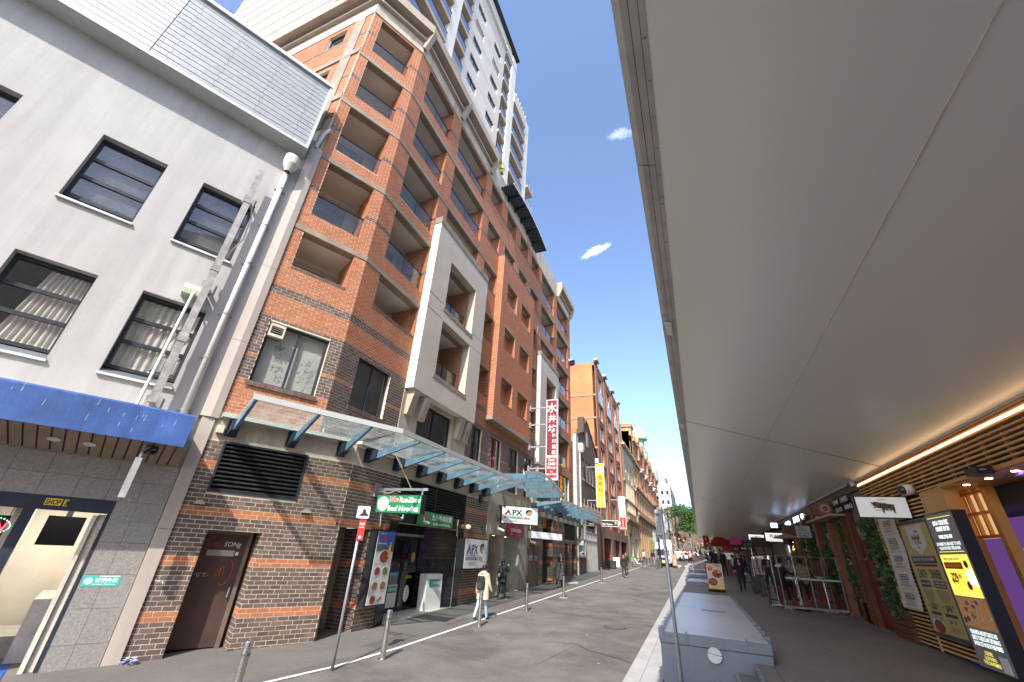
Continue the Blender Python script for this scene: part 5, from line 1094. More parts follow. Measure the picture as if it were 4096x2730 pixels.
gb = [(36.3, 11.6), (36.3, 12.15), (37.0, 12.4), (39.3, 13.2), (39.3, 14.1), (39.9, 14.1), (40.35, 14.6), (41.2, 14.3), (42.6, 13.5), (42.9, 13.6), (43.2, 13.2), (45.8, 11.75), (46, 11.6)]
MB().prism([FW_.p(a, 0, b) for a, b in gb], FW_.n*-.35).build('gable', BWH, WH)
cp = MB()
for (a, b), (c, d) in zip(gb[1:-1], gb[2:]): cp.prism([FW_.p(a, .08, b), FW_.p(c, .08, d), FW_.p(c, .08, d+.10), FW_.p(a, .08, b+.10)], FW_.n*-.5)
cp.build('coping', BWH, WH); MB().box(FW_, 38.9, 39.5, -.5, .1, 13.0, 14.6).build('chimney', BWH, WH)
MB().wb(-20, -9.35, 36.3, 46, 5, 11.6).build('body', BWH, WH)
MB().prism([FW_.p(40.7+a, .03, b) for a, b in ((-.45, 12.0), (.45, 12.0), (.45, 12.9), (.3, 13.3), (0, 13.45), (-.3, 13.3), (-.45, 12.9))][::-1], FW_.n*-.04).build('date_stone', mat('worn_stone', (.42, .38, .30), .9, var=.25, vs_=6), WH)
for (a, b, c, d) in WW: w_ = MB().box(FW_, a, b, -.16, -.12, (c+d)/2-.04, (c+d)/2+.04).box(FW_, a, a+.06, -.16, -.12, c, d).box(FW_, b-.06, b, -.16, -.12, c, d).build('window', WHITE, WH); MB().box(FW_, a, b, -.2, -.17, c, d).build('pane', GB, w_); MB().box(FW_, a-.05, b+.05, 0, .05, c-.14, c).build('sill', CONC, WH)
MB().box(FW_, 36.3, 46, -.2, .06, 5.25, 6.45).build('render_band', CONC, WH)
for k in range(6): MB().box(FW_, 37+k*1.45, 37.2+k*1.45, .06, .09, 6.2, 6.9).build('render_key', CONC, WH)
# shopfront
MB().wb(-14, -13.8, 36.3, 46, 0, 5.4).build('interior', mat('shop_interior', (.30, .26, .22), .9, var=.2, vs_=1), WH)
SFM = mat('silver_frame', (.42, .43, .43), .4, metal=.5)
sf = MB()
for y in (36.5, 38.85, 39.0, 43.6): sf.box(FW_, y, y+.12, -.12, .02, gz(40)-.1, 5.25)
sf.box(FW_, 36.5, 43.7, -.12, .02, 3.5, 3.62).box(FW_, 39, 43.7, -.12, .02, 4.2, 4.3)
sf.build('shopfront_frame', SFM, WH); MB().box(FW_, 36.5, 43.6, -.08, -.06, 1.0, 5.25).build('pane', GLASSW, WH)
for k in range(7): MB().box(FW_, 39.2+k*.62, 39.28+k*.62, -.10, .03, 1.1, 4.2).build('folding_stile', SFM, WH)
MB().box(FW_, 36.5, 38.9, -.1, .03, .9, 2.2).build('plinth', BWH, WH); MB().box(FW_, 36.4, 38.95, -.1, .08, 2.2, 2.32).build('sill', SFM, WH)
MB().box(FW_, 39.4, 40.6, -.05, -.03, 1.6, 2.2).build('sticker', INKY, WH); MB().box(FW_, 36.9, 37.5, -.05, -.03, 2.6, 3.1).build('sticker', MATS['sticker_blue'], WH)
MB().box(FW_, 43.75, 46, -.3, .05, gz(44)-.2, 5.3).build('pier', BWH, WH)
wp = thing('grey_wall_duct', 'flat pale grey vertical duct between the brick building and the gabled warehouse', 'duct', (-9, 36.4, 5)); DG = mat('duct_grey', (.50, .49, .455), .6, dirt=.1)
for k in range(3): MB().box(FX(-8.95), 35.95, 36.85, -.3, 0, 5.3+k*2.3, 7.58+k*2.3).build('duct_section', DG, wp)
rh = thing('downpipe_with_box_head', 'cream downpipe with a square rain head on the warehouse corner', 'pipe', (-8.8, 37, 1)); MB().tube([(-8.88, 37.0, 5.0), (-8.88, 37.0, 11.0)], .08, 8).build('pipe', MATS['vent_cream'], rh); MB().prism([(-8.98, 36.8, 11.5), (-8.98, 37.5, 11.5), (-8.98, 37.5, 11.1), (-8.98, 37.15, 10.7), (-8.98, 36.9, 10.7), (-8.98, 36.8, 10.9)], (.42, 0, 0)).build('rain_head', WPIPE, rh)
# orange apartment block
OB = thing('orange_apartment_block', 'tall apricot brick apartment block with paired white-curtained windows', 'building', (-9, 55, 1.4))
OW = []
cols = [(47.35, 50.5), (53.2, 56.15), (59.3, 61.8)]; rows_ = [(19.6+.0, 22.9), (17.0, 19.0), (14.2, 16.4), (11.4, 13.6), (8.5, 10.8), (5.9, 8.2)]
for i, (a, b) in enumerate(cols):
    for j, (c, d) in enumerate([(20.3, 22.7), (17.0, 19.0), (14.45, 16.38), (11.8, 13.65), (9.1, 11.0), (5.6, 8.1)]): OW.append((a, b, c, d, j))
wall(FW_, 46.05, 64.6, 5.0, 23.7, OW, .25).build('wall', BOR2, OB)
MB().wb(-26, -9.3, 46.05, 64.6, 5, 23.7).build('body', BOR, OB)
for z in (19.55, 16.75, 13.3): MB().wb(-26, -8.97, 46.0, 46.3, z-.22, z).build('string_course', mat('course_pink', (.45, .26, .17), .85), OB)
for (a, b, c, d, j) in OW:
    w_ = MB().box(FW_, a, b, -.2, -.15, d-.08, d).box(FW_, a, b, -.2, -.15, c, c+.08).box(FW_, (a+b)/2-.05, (a+b)/2+.05, -.2, -.15, c, d).box(FW_, a, a+.08, -.2, -.15, c, d).box(FW_, b-.08, b, -.2, -.15, c, d).build('window', MATS['alu'], OB)
    MB().box(FW_, a, b, -.22, -.20, c, d).build('pane', GLASSW, w_); MB().box(FW_, a+.05, (a+b)/2+.3, -.24, -.23, c, d).build('curtain', mat('white_curtain', (.75, .75, .74), .9, var=.15, vs_=5), w_); MB().box(FW_, a, b, -.5, -.48, c, d).build('dark_room', DARKR, w_)
    if j == 0: MB().box(FW_, a-.1, b+.1, .0, .05, c-1.2, c+.2).build('pale_panel', mat('pale_green_panel', (.50, .58, .55), .5), OB)
    else: MB().box(FW_, a-.1, b+.1, 0, .05, c-.15, c).build('sill', CONCD, OB)
for y in (46.05, 51.5, 57.2, 62.6): MB().box(FW_, y, y+1.3, 0, .10, 5.0, 23.9 if y < 60 else 23.6).build('pilaster', BOR if y > 60 else BOR2, OB); MB().box(FW_, y-.05, y+1.35, -.1, .42, 23.9, 24.2).build('pilaster_cap', CONC, OB)
MB().box(FW_, 46.05, 64.6, -.3, .1, 23.3, 23.75).build('parapet', mat('parapet_grey', (.25, .22, .18), .9, var=.3, vs_=3), OB)
GS = mat('granite_brown', (.20, .095, .07), .4, var=.2, vs_=20, dirt=.2)
MB().box(FW_, 46.05, 64.6, -.25, .1, 4.1, 5.0).build('fascia', GS, OB)
for (a, b) in ((46.05, 46.9), (51.4, 52.9), (57.2, 58.2), (63.2, 64.6)): MB().box(FW_, a, b, -.5, .1, gz(a)-.1, 4.1).build('pier', GS, OB)
MB().wb(-12, -11.8, 46.3, 64.6, 0, 5).build('interior', DARKR, OB); MB().wb(-11.5, -9.3, 46.9, 51.4, 4.05, 4.1).build('ceiling', DARKR, OB); MB().wb(-11, -9.2, 51.0, 51.4, 1.2, 2.9).build('red_wall', mat('wall_red', (.30, .03, .02), .6), OB); MB().wb(-11, -9.21, 51.05, 51.4, 2.9, 4.1).build('stone_wall', GS, OB)
MB().box(FW_, 52.9, 57.2, -.5, -.45, 1.3, 4.1).build('pane', GLASSW, OB); MB().box(FW_, 54.2, 54.6, -.45, -.3, 1.3, 4.1).box(FW_, 55.9, 56.3, -.45, -.3, 1.3, 4.1).build('door_frame', SFM, OB)
# projecting signs
def proj(name, label, cat, y, x0, x1, z0, z1, m_, th=.2): t = thing(name, label, cat, ((x0+x1)/2, y, z0)); F = FY(y); MB().box(F, x0, x1, -th, 0, z0, z1).build('box', WHITE, t); MB().box(F, x0+.05, x1-.05, 0, .008, z0+.05, z1-.05).build('face', m_, t); return t, F
rs, F = proj('vertical_restaurant_sign', 'tall maroon and red vertical restaurant lightbox with white Chinese characters', 'sign', 24.0, -7.86, -7.12, 6.25, 11.22, MAROON)
for c, z, h, x in (('水', 10.35, .62, -7.49), ('井', 9.72, .5, -7.47), ('坊', 9.08, .5, -7.47), ('四', 8.80, .18, -7.36), ('川', 8.42, .24, -7.36), ('酒', 8.08, .24, -7.36), ('楼', 7.74, .25, -7.36)): text(c, F, x, z, .012, h, INKW, rs, 'CENTER', bold=.012)
MB().box(F, -7.82, -7.16, .009, .012, 6.30, 6.38).box(F, -7.82, -7.16, .009, .012, 7.55, 7.68).build('border', INKW, rs); MB().box(F, -7.82, -7.16, .009, .012, 6.40, 7.54).build('red_face', mat('sign_red', (.62, .01, .02), .5, var=.03), rs)
for s_, z, h in (('Red', 7.33, .17), ('Chilli', 7.10, .17), ('Group', 6.86, .19), ('Tel:', 6.68, .10), ('9211 8122', 6.52, .11)): text(s_, F, -7.49, z, .016, h, INKW, rs, 'CENTER', bold=.02)
text('回回回回', F, -7.49, 7.57, .016, .09, MAROON, rs, 'CENTER', bold=.01); text('回回回回', F, -7.49, 6.305, .016, .07, MAROON, rs, 'CENTER', bold=.01)
for z in (6.9, 8.2, 9.6, 10.7): MB().wb(-9.0, -7.86, 24.05, 24.12, z, z+.08).wb(-9.0, -8.9, 23.95, 24.25, z-.15, z+.2).build('bracket', GPIPE, rs)
yl, F = proj('yellow_banner_sign', 'yellow vertical youth league lightbox with blue round emblem', 'sign', 40.0, -8.12, -7.33, 6.35, 10.26, YELL)
disc(F, -7.72, 9.68, .014, .30, INKW, yl, 'emblem'); disc(F, -7.72, 9.68, .018, .26, MATS['sticker_blue'], yl, 'emblem'); disc(F, -7.72, 9.68, .022, .17, INKW, yl, 'emblem'); disc(F, -7.72, 9.68, .026, .09, MATS['sticker_blue'], yl, 'emblem')
OR_ = mat('ink_orange', (.72, .14, .02), .5, var=0)
for c, z in (('僑', 8.75), ('青', 8.20), ('社', 7.65)): text(c, F, -7.72, z, .014, .40, OR_, yl, 'CENTER', bold=.015)
for c, z in (('Chinese', 7.12), ('Youth', 6.90), ('League', 6.66)): text(c, F, -7.72, z, .014, .15, mat('ink_teal', (.02, .40, .35), .5, var=0), yl, 'CENTER', bold=.02)
MB().wb(-9, -8.12, 40.05, 40.1, 9.9, 9.98).wb(-9, -8.12, 40.05, 40.1, 6.9, 6.98).build('bracket', GPIPE, yl); MB().wb(-8.1, -7.8, 39.9, 40.2, 10.3, 10.7).build('lamp_box', WHITE, yl)
wt, F = proj('white_red_banner_sign', 'blank white vertical lightbox with a red lower third', 'sign', 52.0, -8.0, -7.25, 5.25, 8.72, mat('sign_pale', (.62, .63, .66), .5, var=.02)); MB().box(F, -7.95, -7.3, .009, .014, 5.3, 6.45).build('red_face', MATS['sign_red'], wt)
for c, z in (('富', 6.12), ('豪', 5.92), ('商', 5.72), ('場', 5.53)): text(c, F, -7.62, z, .018, .16, INKW, wt, 'CENTER')
text('NOODL', F, -7.62, 5.36, .018, .09, INKW, wt, 'CENTER', bold=.03); MB().wb(-9, -8, 52.05, 52.1, 8.3, 8.4).build('bracket', GPIPE, wt)
ot, F = proj('old_town_sign', 'black Old Town sign board projecting over the footpath', 'sign', 46.2, -9.15, -7.22, 5.12, 5.70, mat('sign_black', (.03, .028, .026), .4, var=.2, vs_=5), .12); text('Old Town', F, -8.95, 5.24, .014, .2, INKW, ot, bold=.02, wid=1.1); text('大楼', F, -7.65, 5.3, .014, .32, INKW, ot)
r2_ = thing('reversed_old_town_print', 'dark Old Town panel behind the warehouse shop glass', 'sign', (-9.2, 40.5, 4.8)); MB().box(FW_, 39.4, 42.6, -.45, -.40, 4.75, 5.2).build('panel', MATS['sign_black'], r2_); text('OLD TOWN', FW_, 41, 4.88, -.39, .18, INKW, r2_, 'CENTER', bold=.02)
# cream building with arches
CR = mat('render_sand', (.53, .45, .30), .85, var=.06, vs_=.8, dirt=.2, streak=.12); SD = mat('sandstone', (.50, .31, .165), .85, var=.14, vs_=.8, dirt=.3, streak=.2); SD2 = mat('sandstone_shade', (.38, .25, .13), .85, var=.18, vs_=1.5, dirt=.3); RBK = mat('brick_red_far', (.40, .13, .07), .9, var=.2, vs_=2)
CB = thing('cream_arched_building', 'pale cream building with slit windows over an arcade band and tall ground arches', 'building', (-9, 71, 1.9))
wall(FW_, 64.6, 78, 1.5, 18.2, [(67, 68, 14.2, 15.8), (70, 71, 13.5, 16), (73.5, 75, 13, 16), (67.3, 67.8, 10.6, 12), (68.8, 69.3, 10.6, 12), (70.3, 70.8, 10.6, 12), (71.8, 72.3, 10.6, 12), (73.3, 73.8, 10.6, 12), (74.8, 75.3, 10.6, 12), (67.2, 70, 1.6, 5.6), (74, 76, 1.6, 5)], .5).build('wall', CR, CB)
MB().wb(-24, -9.6, 64.6, 78, 1, 18.2).build('body', mat('dark_cream', (.16, .13, .09), .9), CB); MB().wb(-20, -9.0, 64.6, 66.0, 18.2, 21.2).build('stair_tower', CR, CB)
for z, o, h in ((17.9, .5, .3), (12.6, .2, .25), (9.9, .25, .2), (7.2, .5, .35), (6.9, .3, .25)): MB().box(FW_, 64.6, 78, 0, o, z, z+h).build('cornice', CR if z > 8 else SD2, CB)
for k in range(12): MB().box(FW_, 66.4+k*.75, 66.55+k*.75, 0, .2, 8.4, 12.6).build('colonnette', CR, CB)
for (yc, r) in ((68.6, 1.4), (75, 1.0), (72, .9)):
    n = 10; q = MB()
    for i in range(n): a0, a1 = math.pi*i/n, math.pi*(i+1)/n; q.prism([FW_.p(yc+r*math.cos(a), .0, 5.6+r*math.sin(a)) for a in (a0, a1)]+[FW_.p(yc+(r+.3)*math.cos(a), .0, 5.6+(r+.3)*math.sin(a)) for a in (a1, a0)], FW_.n*.15)
    q.build('arch', CR, CB); MB().prism([FW_.p(yc+r*math.cos(math.pi*i/n), .01, 5.6+r*math.sin(math.pi*i/n)) for i in range(n+1)], FW_.n*.02).build('arch_recess', SD2, CB)
rl = MB()
for k in range(14): rl.tube([FW_.p(65+k, -.1, 18.2), FW_.p(65+k, -.1, 19.1)], .04, 5)
rl.tube([FW_.p(65, -.1, 19.1), FW_.p(78, -.1, 19.1)], .05, 5).build('roof_rail', MATS['alu'], CB)
# ornate sandstone building
SB = thing('ornate_sandstone_building', 'long ornate sandstone and red brick building with cornices, pilasters and turrets', 'building', (-9, 104, 2.5))
MB().wb(-26, -9.3, 78, 132, 1, 23.5).build('body', SD2, SB); MB().wb(-26, -8.9, 78, 80.5, 18, 24.2).build('corner_pavilion', SD, SB); MB().wb(-20, -8.7, 77.8, 80.6, 24.2, 24.8).build('pavilion_cap', SD2, SB)
N_ = 14; bw_ = 54/N_
for k in range(N_):
    y = 78+k*bw_
    MB().box(FW_, y, y+1.0, -.2, .14, 1.5, 22.6).build('pilaster', SD, SB)
    if k % 2: MB().box(FW_, y-.1, y+1.1, .1, .26, 13.2, 22).build('red_shaft', RBK, SB)
    for (c, d) in ((2.0, 6.6), (10.0, 12.7), (14.4, 17.3), (18.6, 21)):
        w_ = MB().box(FW_, y+1.0, y+1.35, -.2, .12, c-.3, d+.9).box(FW_, y+bw_-.35, y+bw_, -.2, .12, c-.3, d+.9).box(FW_, y+1.35, y+bw_-.35, -.2, .12, d, d+.9).box(FW_, y+2.15, y+2.35, -.2, .1, c, d).build('window_surround', SD, SB)
        MB().box(FW_, y+1.35, y+bw_-.35, -.4, -.3, c, d).build('pane', DARKG, w_)
    for z in (8.9, 13.4, 17.9): MB().prism([FW_.p(y+.2, .14, z-.5), FW_.p(y+.2, .42, z-.05), FW_.p(y+.2, .14, z-.05)], FW_.a*.5).build('console', SD, SB)
    MB().prism([FW_.p(y+.1, .2, 22.6), FW_.p(y+1.3, .2, 22.6), FW_.p(y+1.1, .2, 23.3), FW_.p(y+.7, .2, 23.7+(k % 3)*.3), FW_.p(y+.3, .2, 23.6)], FW_.n*-.8).build('finial', SD if k % 2 else RBK, SB)
for z, o, h, m_ in ((1.5, .3, .9, SD2), (7.3, .25, .3, SD), (8.9, .5, .45, SD), (9.6, .2, .3, SD2), (13.4, .45, .35, SD), (17.7, .45, .4, SD), (21.6, .6, .5, SD), (22.2, .35, .4, SD2)): MB().box(FW_, 78, 132, -.3, o, z, z+h).build('cornice', m_, SB)
for y, k in ((84, 0), (92, 1), (100, 2), (109, 3), (118, 4)):
    g_ = MB().wb(-9.8, -8.4, y, y+1.6, 19.2, 22.6); g_.prism([(-8.35, y-.3, 22.6), (-8.35, y+1.9, 22.6), (-8.35, y+.8, 24.0)], (-1.6, 0, 0)); g_.build('gable_bay', RBK if k % 2 else SD, SB)
    MB().wb(-8.4, -8.2, y+.3, y+1.3, 20.2, 22).build('oriel_lamp', mat('verdigris_dark', (.05, .09, .07), .7), SB)
for y in (86, 94, 103, 112, 122): MB().prism([(-9, y, 18.0), (-7.9, y+.5, 17.9), (-9, y+1, 18.0), (-8.7, y+.5, 17.1)], (0, 0, .1)).build('white_lamp', WHITE, SB)
dm = Vector((-11.9, 121, 33.2)); VG = mat('verdigris', (.40, .44, .32), .8, var=.3, vs_=1.5); RF = mat('roof_grey', (.42, .42, .42), .7, var=.1)
MB().lathe((-11.9, 121, 27), [(2.3, 0), (2.2, 2.0), (1.6, 2.2), (1.5, 5.0), (2.6, 5.2), (2.6, 5.5), (1.9, 5.6)], 8).build('cupola_drum', mat('cupola_green', (.22, .34, .25), .8, var=.3, vs_=2), SB)
MB().lathe((-11.9, 121, 32.6), [(2.3, 0), (2.35, .5), (2.0, 1.7), (1.2, 2.7), (.35, 3.2), (.12, 3.4), (.35, 3.8), (.1, 4.1), (.05, 5.0), (.16, 5.2), (.02, 6.8)], 12).build('dome', VG, SB)
MB().lathe((-12.5, 128, 22), [(4.6, 0), (4.6, 2.6), (3.0, 5.6), (.5, 10.5), (.05, 11)], 14).build('cone_roof', RF, SB); MB().lathe((-12, 130.5, 16), [(3.2, 0), (3.2, 7.6), (3.6, 7.8), (3.6, 8.4), (3.2, 8.5)], 10).build('corner_turret', mat('turret_cream', (.55, .42, .26), .8), SB)
MB().wb(-9.1, -7.7, 108, 110, 3.6, 6.9).build('rust_box', mat('rusted_iron', (.26, .14, .06), .9, var=.3, vs_=2), SB); MB().wb(-9.1, -7.6, 96, 98.5, 3.7, 6.2).build('mossy_box', mat('mossy', (.16, .18, .05), .9, var=.3, vs_=2), SB)
for y in (94, 101, 106): MB().tube([(-9, y, 5.8), (-7.4, y, 5.8), (-7.3, y, 5.4)], .05, 5).lathe((-7.3, y, 5.0), [(.45, 0), (.3, .25), (.06, .45)], 8).build('arm_lamp', GPIPE, SB)
# end of the street
def block(name, label, x0, x1, y0, y1, z1, m_, rows=(), z0=3):
    t = thing(name, label, 'building', ((x0+x1)/2, y0, z0)); MB().wb(x0, x1, y0, y1, z0-3, z1).build('wall', m_, t); MB().wb(x0-.3, x1+.3, y0-.3, y1+.3, z1, z1+.5).build('parapet', m_, t)
    for (z, n, yy) in rows:
        for k in range(n): MB().wb(x1-.05, x1+.06, y0+yy+k*2.6, y0+yy+1.3+k*2.6, z, z+1.8).build('window', DARKG, t)
        for k in range(int((x1-x0)/2.2)): MB().wb(x0+.6+k*2.2, x0+1.7+k*2.2, y0-.06, y0+.02, z, z+1.7).build('window', DARKG, t)
    return t
PWH = mat('far_white', (.62, .60, .55), .9, var=.05, vs_=.3)
block('white_side_building', 'pale three-storey shop building beyond the sandstone building', -20, -8.2, 138, 176, 15.5, PWH, ((6.5, 12, 2), (10, 12, 2), (13, 12, 2)))
t = block('far_white_block', 'distant white building with stepped roof and plant room at the end of the street', -24, -8.4, 205, 240, 31.5, PWH, ((24, 9, 3), (28, 9, 3))); MB().wb(-17, -10.2, 207, 220, 31.5, 35.2).build('plant_room', PWH, t); MB().wb(-17.5, -9.6, 206.5, 221, 35.2, 35.8).build('roof_slab', mat('roof_edge_grey', (.35, .36, .35), .8), t); MB().wb(-8.3, -7.6, 206, 235, 24, 30).build('dark_balcony', mat('dark_slats', (.06, .07, .07), .6), t)
block('dark_side_building', 'dark brown mid-rise with air conditioners half hidden by the fig tree', -16, -7.9, 176, 200, 16, mat('far_brown', (.16, .12, .10), .9, var=.1), ((7, 8, 2), (11, 8, 2)))
t = block('red_shop_building', 'low red roofed shop building on the right at the far crossing', 5, 16, 100, 125, 9.2, mat('far_red', (.34, .12, .08), .9), ((5, 6, 2),)); MB().prism([(4.4, 99, 8.6), (4.4, 126, 8.6), (8, 126, 11), (8, 99, 11)], (0, 0, .3)).build('green_tile_roof', mat('roof_tile_green', (.03, .20, .12), .6), t)
block('far_right_block', 'plain grey block behind the green roofed shop', 6, 24, 150, 190, 15, mat('far_grey', (.34, .34, .34), .9), ((8, 8, 2), (11.5, 8, 2)))
# unseen neighbours that close the street behind the camera and to the right
for (nm, lb, x0, x1, y0, y1, z1) in (('terrace_building', 'plain rendered block over the right-hand shops', 5.2, 20, -30, 86, 21),):
    t = thing(nm, lb, 'building', (12, 30, 0)); MB().wb(x0, x1, y0, y1, 5.4, z1).build('wall', mat('upper_wall', (.66, .60, .51), .9, var=.06), t)
# ---------------------------------------------------------------- trees
ft_ = thing('fig_tree', 'big rounded green fig tree at the end of the street', 'tree', (-1.0, 112, 3))
leafy('crown', '', '', [((-3.0, 112, 12.2), (2.6, 2.5, 2.0), 1), ((-1.0, 110, 11.4), (2.6, 2.5, 2.4), 1.2), ((.8, 112, 10.0), (3, 3, 2.4), 1.2), ((-2.3, 111, 9.6), (2.2, 2.4, 1.8), .8), ((1.8, 111, 12.3), (3.2, 3, 2.2), 1), ((.9, 109, 7.6), (2.6, 2.5, 1.5), .8), ((-.8, 109, 8.6), (2.2, 2.4, 1.5), .6), ((4.5, 112, 9.4), (3.2, 3, 3.5), 1.2), ((-2.2, 113, 7.4), (2.6, 2.4, 1.3), .7), ((1.5, 114, 6.6), (3.2, 2.4, 1.5), .8)], 34000, .17, LEAF, parent=ft_)
MB().tube([(0, 112, 2.6), (-.2, 112, 5), (-.8, 111.6, 8), (-1.6, 111.5, 11)], [.7, .55, .35, .12], 8).tube([(0, 112, 4.6), (1.2, 112, 7.6), (2.4, 112, 10.5)], [.4, .3, .1], 7).tube([(-.2, 112, 4.8), (-1.8, 111, 7.2), (-3.2, 111, 10)], [.35, .22, .08], 7).build('trunk', BARK, ft_)
MB
def bare(name, label, x, y, h, spread, depth, seed, m_=BARK, leafn=0):
    random.seed(seed); t = thing(name, label, 'tree', (x, y, gz(y))); q = MB()
    def grow(p, d, l, r, k):
        e = p+d*l; mid = p+d*l*.5+Vector((random.gauss(0, .05), random.gauss(0, .05), 0))*l; q.tube([p, mid, e], [r*1.25, r*1.05, r*.9], 5 if k > 1 else 4, cap=False)
        if k == 0: return
        for _ in range(random.choice((2, 3, 3))):
            nd = (d+Vector((random.gauss(0, spread), random.gauss(0, spread), random.gauss(.10, spread*.6)))).normalized(); grow(e, nd, l*random.uniform(.62, .85), r*.62, k-1)
    grow(Vector((x, y, gz(y))), Vector((0, 0, 1)), h*.25, h*.022, depth); q.build('trunk', m_, t); random.seed(seed+1); return t
block('far_backdrop', 'low dark backdrop block added behind the trees at the end of the street', -7.5, 5.5, 132, 140, 8.6, mat('far_dim', (.13, .12, .10), .9, var=.3, vs_=.3))  # made-up block; its dark colour fills the bright sky gap under the trees
PB = mat('pale_bark', (.34, .26, .19), .9, var=.2)
bare('bare_tree', 'bare winter tree with pale brown twigs below the big fig', -2.8, 84, 5.6, .5, 7, 3, PB); bare('bare_tree', 'smaller bare tree between the lamp posts and the crowd', -1.4, 92, 5.4, .55, 8, 5, PB); bare('bare_tree', 'bushy bare tree right of the other two at the far crossing', -.2, 96, 5.2, .6, 8, 17, PB)
bare('bare_tree', 'leafless tall tree against the distant white building', -7.4, 150, 17, .35, 7, 9, PB); bare('bare_tree', 'grey half-leafless tree left of the big fig crown', -4.6, 108, 10.5, .38, 7, 12, PB)
ol = thing('olive_tree', 'thin olive-green tree left of the big fig', 'tree', (-5, 116, 3)); leafy('crown', '', '', [((-5.3, 116, 12.6), (1.7, 1.6, 1.6), 1), ((-4.6, 115, 10.8), (1.3, 1.3, 1.3), .6)], 1800, .14, mat('leaf_olive', (.17, .18, .07), .7, var=.2, rnd=.3), parent=ol); MB().tube([(-5, 116, 3), (-5.1, 116, 12)], [.25, .08], 6).build('trunk', BARK, ol)
rng = np.random.default_rng(21); random.seed(21)

# ================================================================ STREET FURNITURE, LEFT
def bollard(x, y, lab, h=.90, r=.062, grp='stainless bollards along the white line'):
    t = thing('steel_bollard', lab, 'bollard', (x, y, gz(y)), grp); MB().lathe((x, y, gz(y)), [(r*1.5, 0), (r*1.5, .012), (r, .014), (r, h-.012), (r-.012, h), (0, h)], 20).build('post', INOX, t, smooth=False); MB().lathe((x, y, gz(y)+h*.80), [(r+.001, 0), (r+.002, .004), (r+.002, .03), (r+.001, .034)], 20).build('band', mat('band_dark', (.2, .2, .2), .4, metal=.8), t)
for x, y, l in ((-6.5, 5.55, 'nearest stainless bollard cut by the bottom edge of the picture'), (-6.6, 9.1, 'stainless bollard between the sign pole and the noodle shop'), (-6.46, 13.5, 'stainless bollard overlapping the beige coat person'), (-6.3, 17.2, 'stainless bollard in front of the hotel portal'), (-6.2, 22.0, 'stainless bollard on a pale base beside the timber double door'), (-6.2, 31.2, 'farthest single stainless bollard near the gabled warehouse')): bollard(x, y, l)
for k, (x, y) in enumerate(((-5.75, 56.0), (-5.5, 57.2), (-5.3, 58.3))): bollard(x, y, ('left', 'middle', 'right')[k]+' one of three short bollards behind the green basket bike', .95, .09, 'short bollards beyond the bike')
for k, (x, y) in enumerate(((-4.35, 51.3), (-4.3, 52.5), (-4.25, 53.8), (-4.2, 55.0))): bollard(x, y, ('nearest', 'second', 'third', 'farthest')[k]+' bollard of the four beside the white truck', .95, .09, 'bollards beside the truck')
for x, y in ((-6.2, 22.0), (-6.2, 31.2)): MB().wb(x-.18, x+.18, y-.18, y+.18, gz(y)-.02, gz(y)+.010).build('base_patch', KERB, None, label='pale square footing under the bollard at the '+('timber door' if y < 30 else 'warehouse'), category='footing')
nspole = thing('no_stopping_sign', 'grey pole with a white tow-away plate and small red NO STOPPING sign', 'sign post', (-6.88, 7.95, gz(7.95)))
MB().tube([(-6.90, 7.95, gz(7.95)), (-6.92, 7.95, 3.12)], .031, 10).build('pole', GPIPE, nspole, smooth=True)
NSF = Frame((-6.92, 7.90, 0), (.86, .5, 0)); 
def rrect(F, s0, s1, z0, z1, o, r, m_, par, nm, t=.006):
    pts = []
    for cx, cz, a0 in ((s1-r, z1-r, 0), (s0+r, z1-r, 90), (s0+r, z0+r, 180), (s1-r, z0+r, 270)):
        for k in range(5): a = math.radians(a0+k*22.5); pts.append(F.p(cx+r*math.cos(a), o, cz+r*math.sin(a)))
    return MB().prism(pts[::-1], F.n*-t).build(nm, m_, par)
p_ = rrect(NSF, -.10, .19, 2.93, 3.20, .02, .035, BLACKM, nspole, 'plate'); rrect(NSF, -.09, .18, 2.94, 3.19, .024, .03, WHITE, nspole, 'plate_face')
MB().prism([NSF.p(a, .028, b) for a, b in ((-.06, 2.99), (.02, 3.05), (.02, 3.11), (.07, 3.15), (.12, 3.05), (.16, 3.02), (.16, 2.99))], NSF.n*.002).build('tow_truck_symbol', INK, nspole)
rrect(NSF, .0, .145, 2.50, 2.915, .02, .015, RED, nspole, 'red_plate'); text('NO', NSF, .072, 2.80, .026, .05, INKW, nspole, 'CENTER', bold=.02); text('STOPPING', NSF, .072, 2.745, .026, .028, INKW, nspole, 'CENTER', wid=.11); disc(NSF, .072, 2.56, .026, .03, INKW, nspole, 'symbol'); 
rp_ = thing('grey_sign_pole', 'grey galvanised pole with back of a metal sign in front of the grey box', 'sign post', (-.5, 8.6, gz(8.6)))
MB().tube([(-.50, 8.6, .2), (-.56, 8.6, 3.33)], .030, 12).build('pole', GPIPE, rp_, smooth=True); MB().tube([(-.553, 8.6, 3.30), (-.556, 8.6, 3.345)], .034, 12).build('cap', MATS['alu'], rp_)
RF_ = Frame((-.6, 8.64, 0), (1, .25, 0)); rrect(RF_, -.075, .065, 2.84, 3.31, 0, .02, mat('sign_back', (.33, .34, .35), .5, metal=.3), rp_, 'sign_back', .004)
for z in (2.88, 3.24): MB().box(RF_, -.07, .14, -.0, .045, z, z+.035).build('clamp', MATS['alu'], rp_)
MB().tube([(-.553, 8.6, 2.62), (-.552, 8.6, 2.66)], .036, 12).build('clamp', MATS['alu'], rp_)
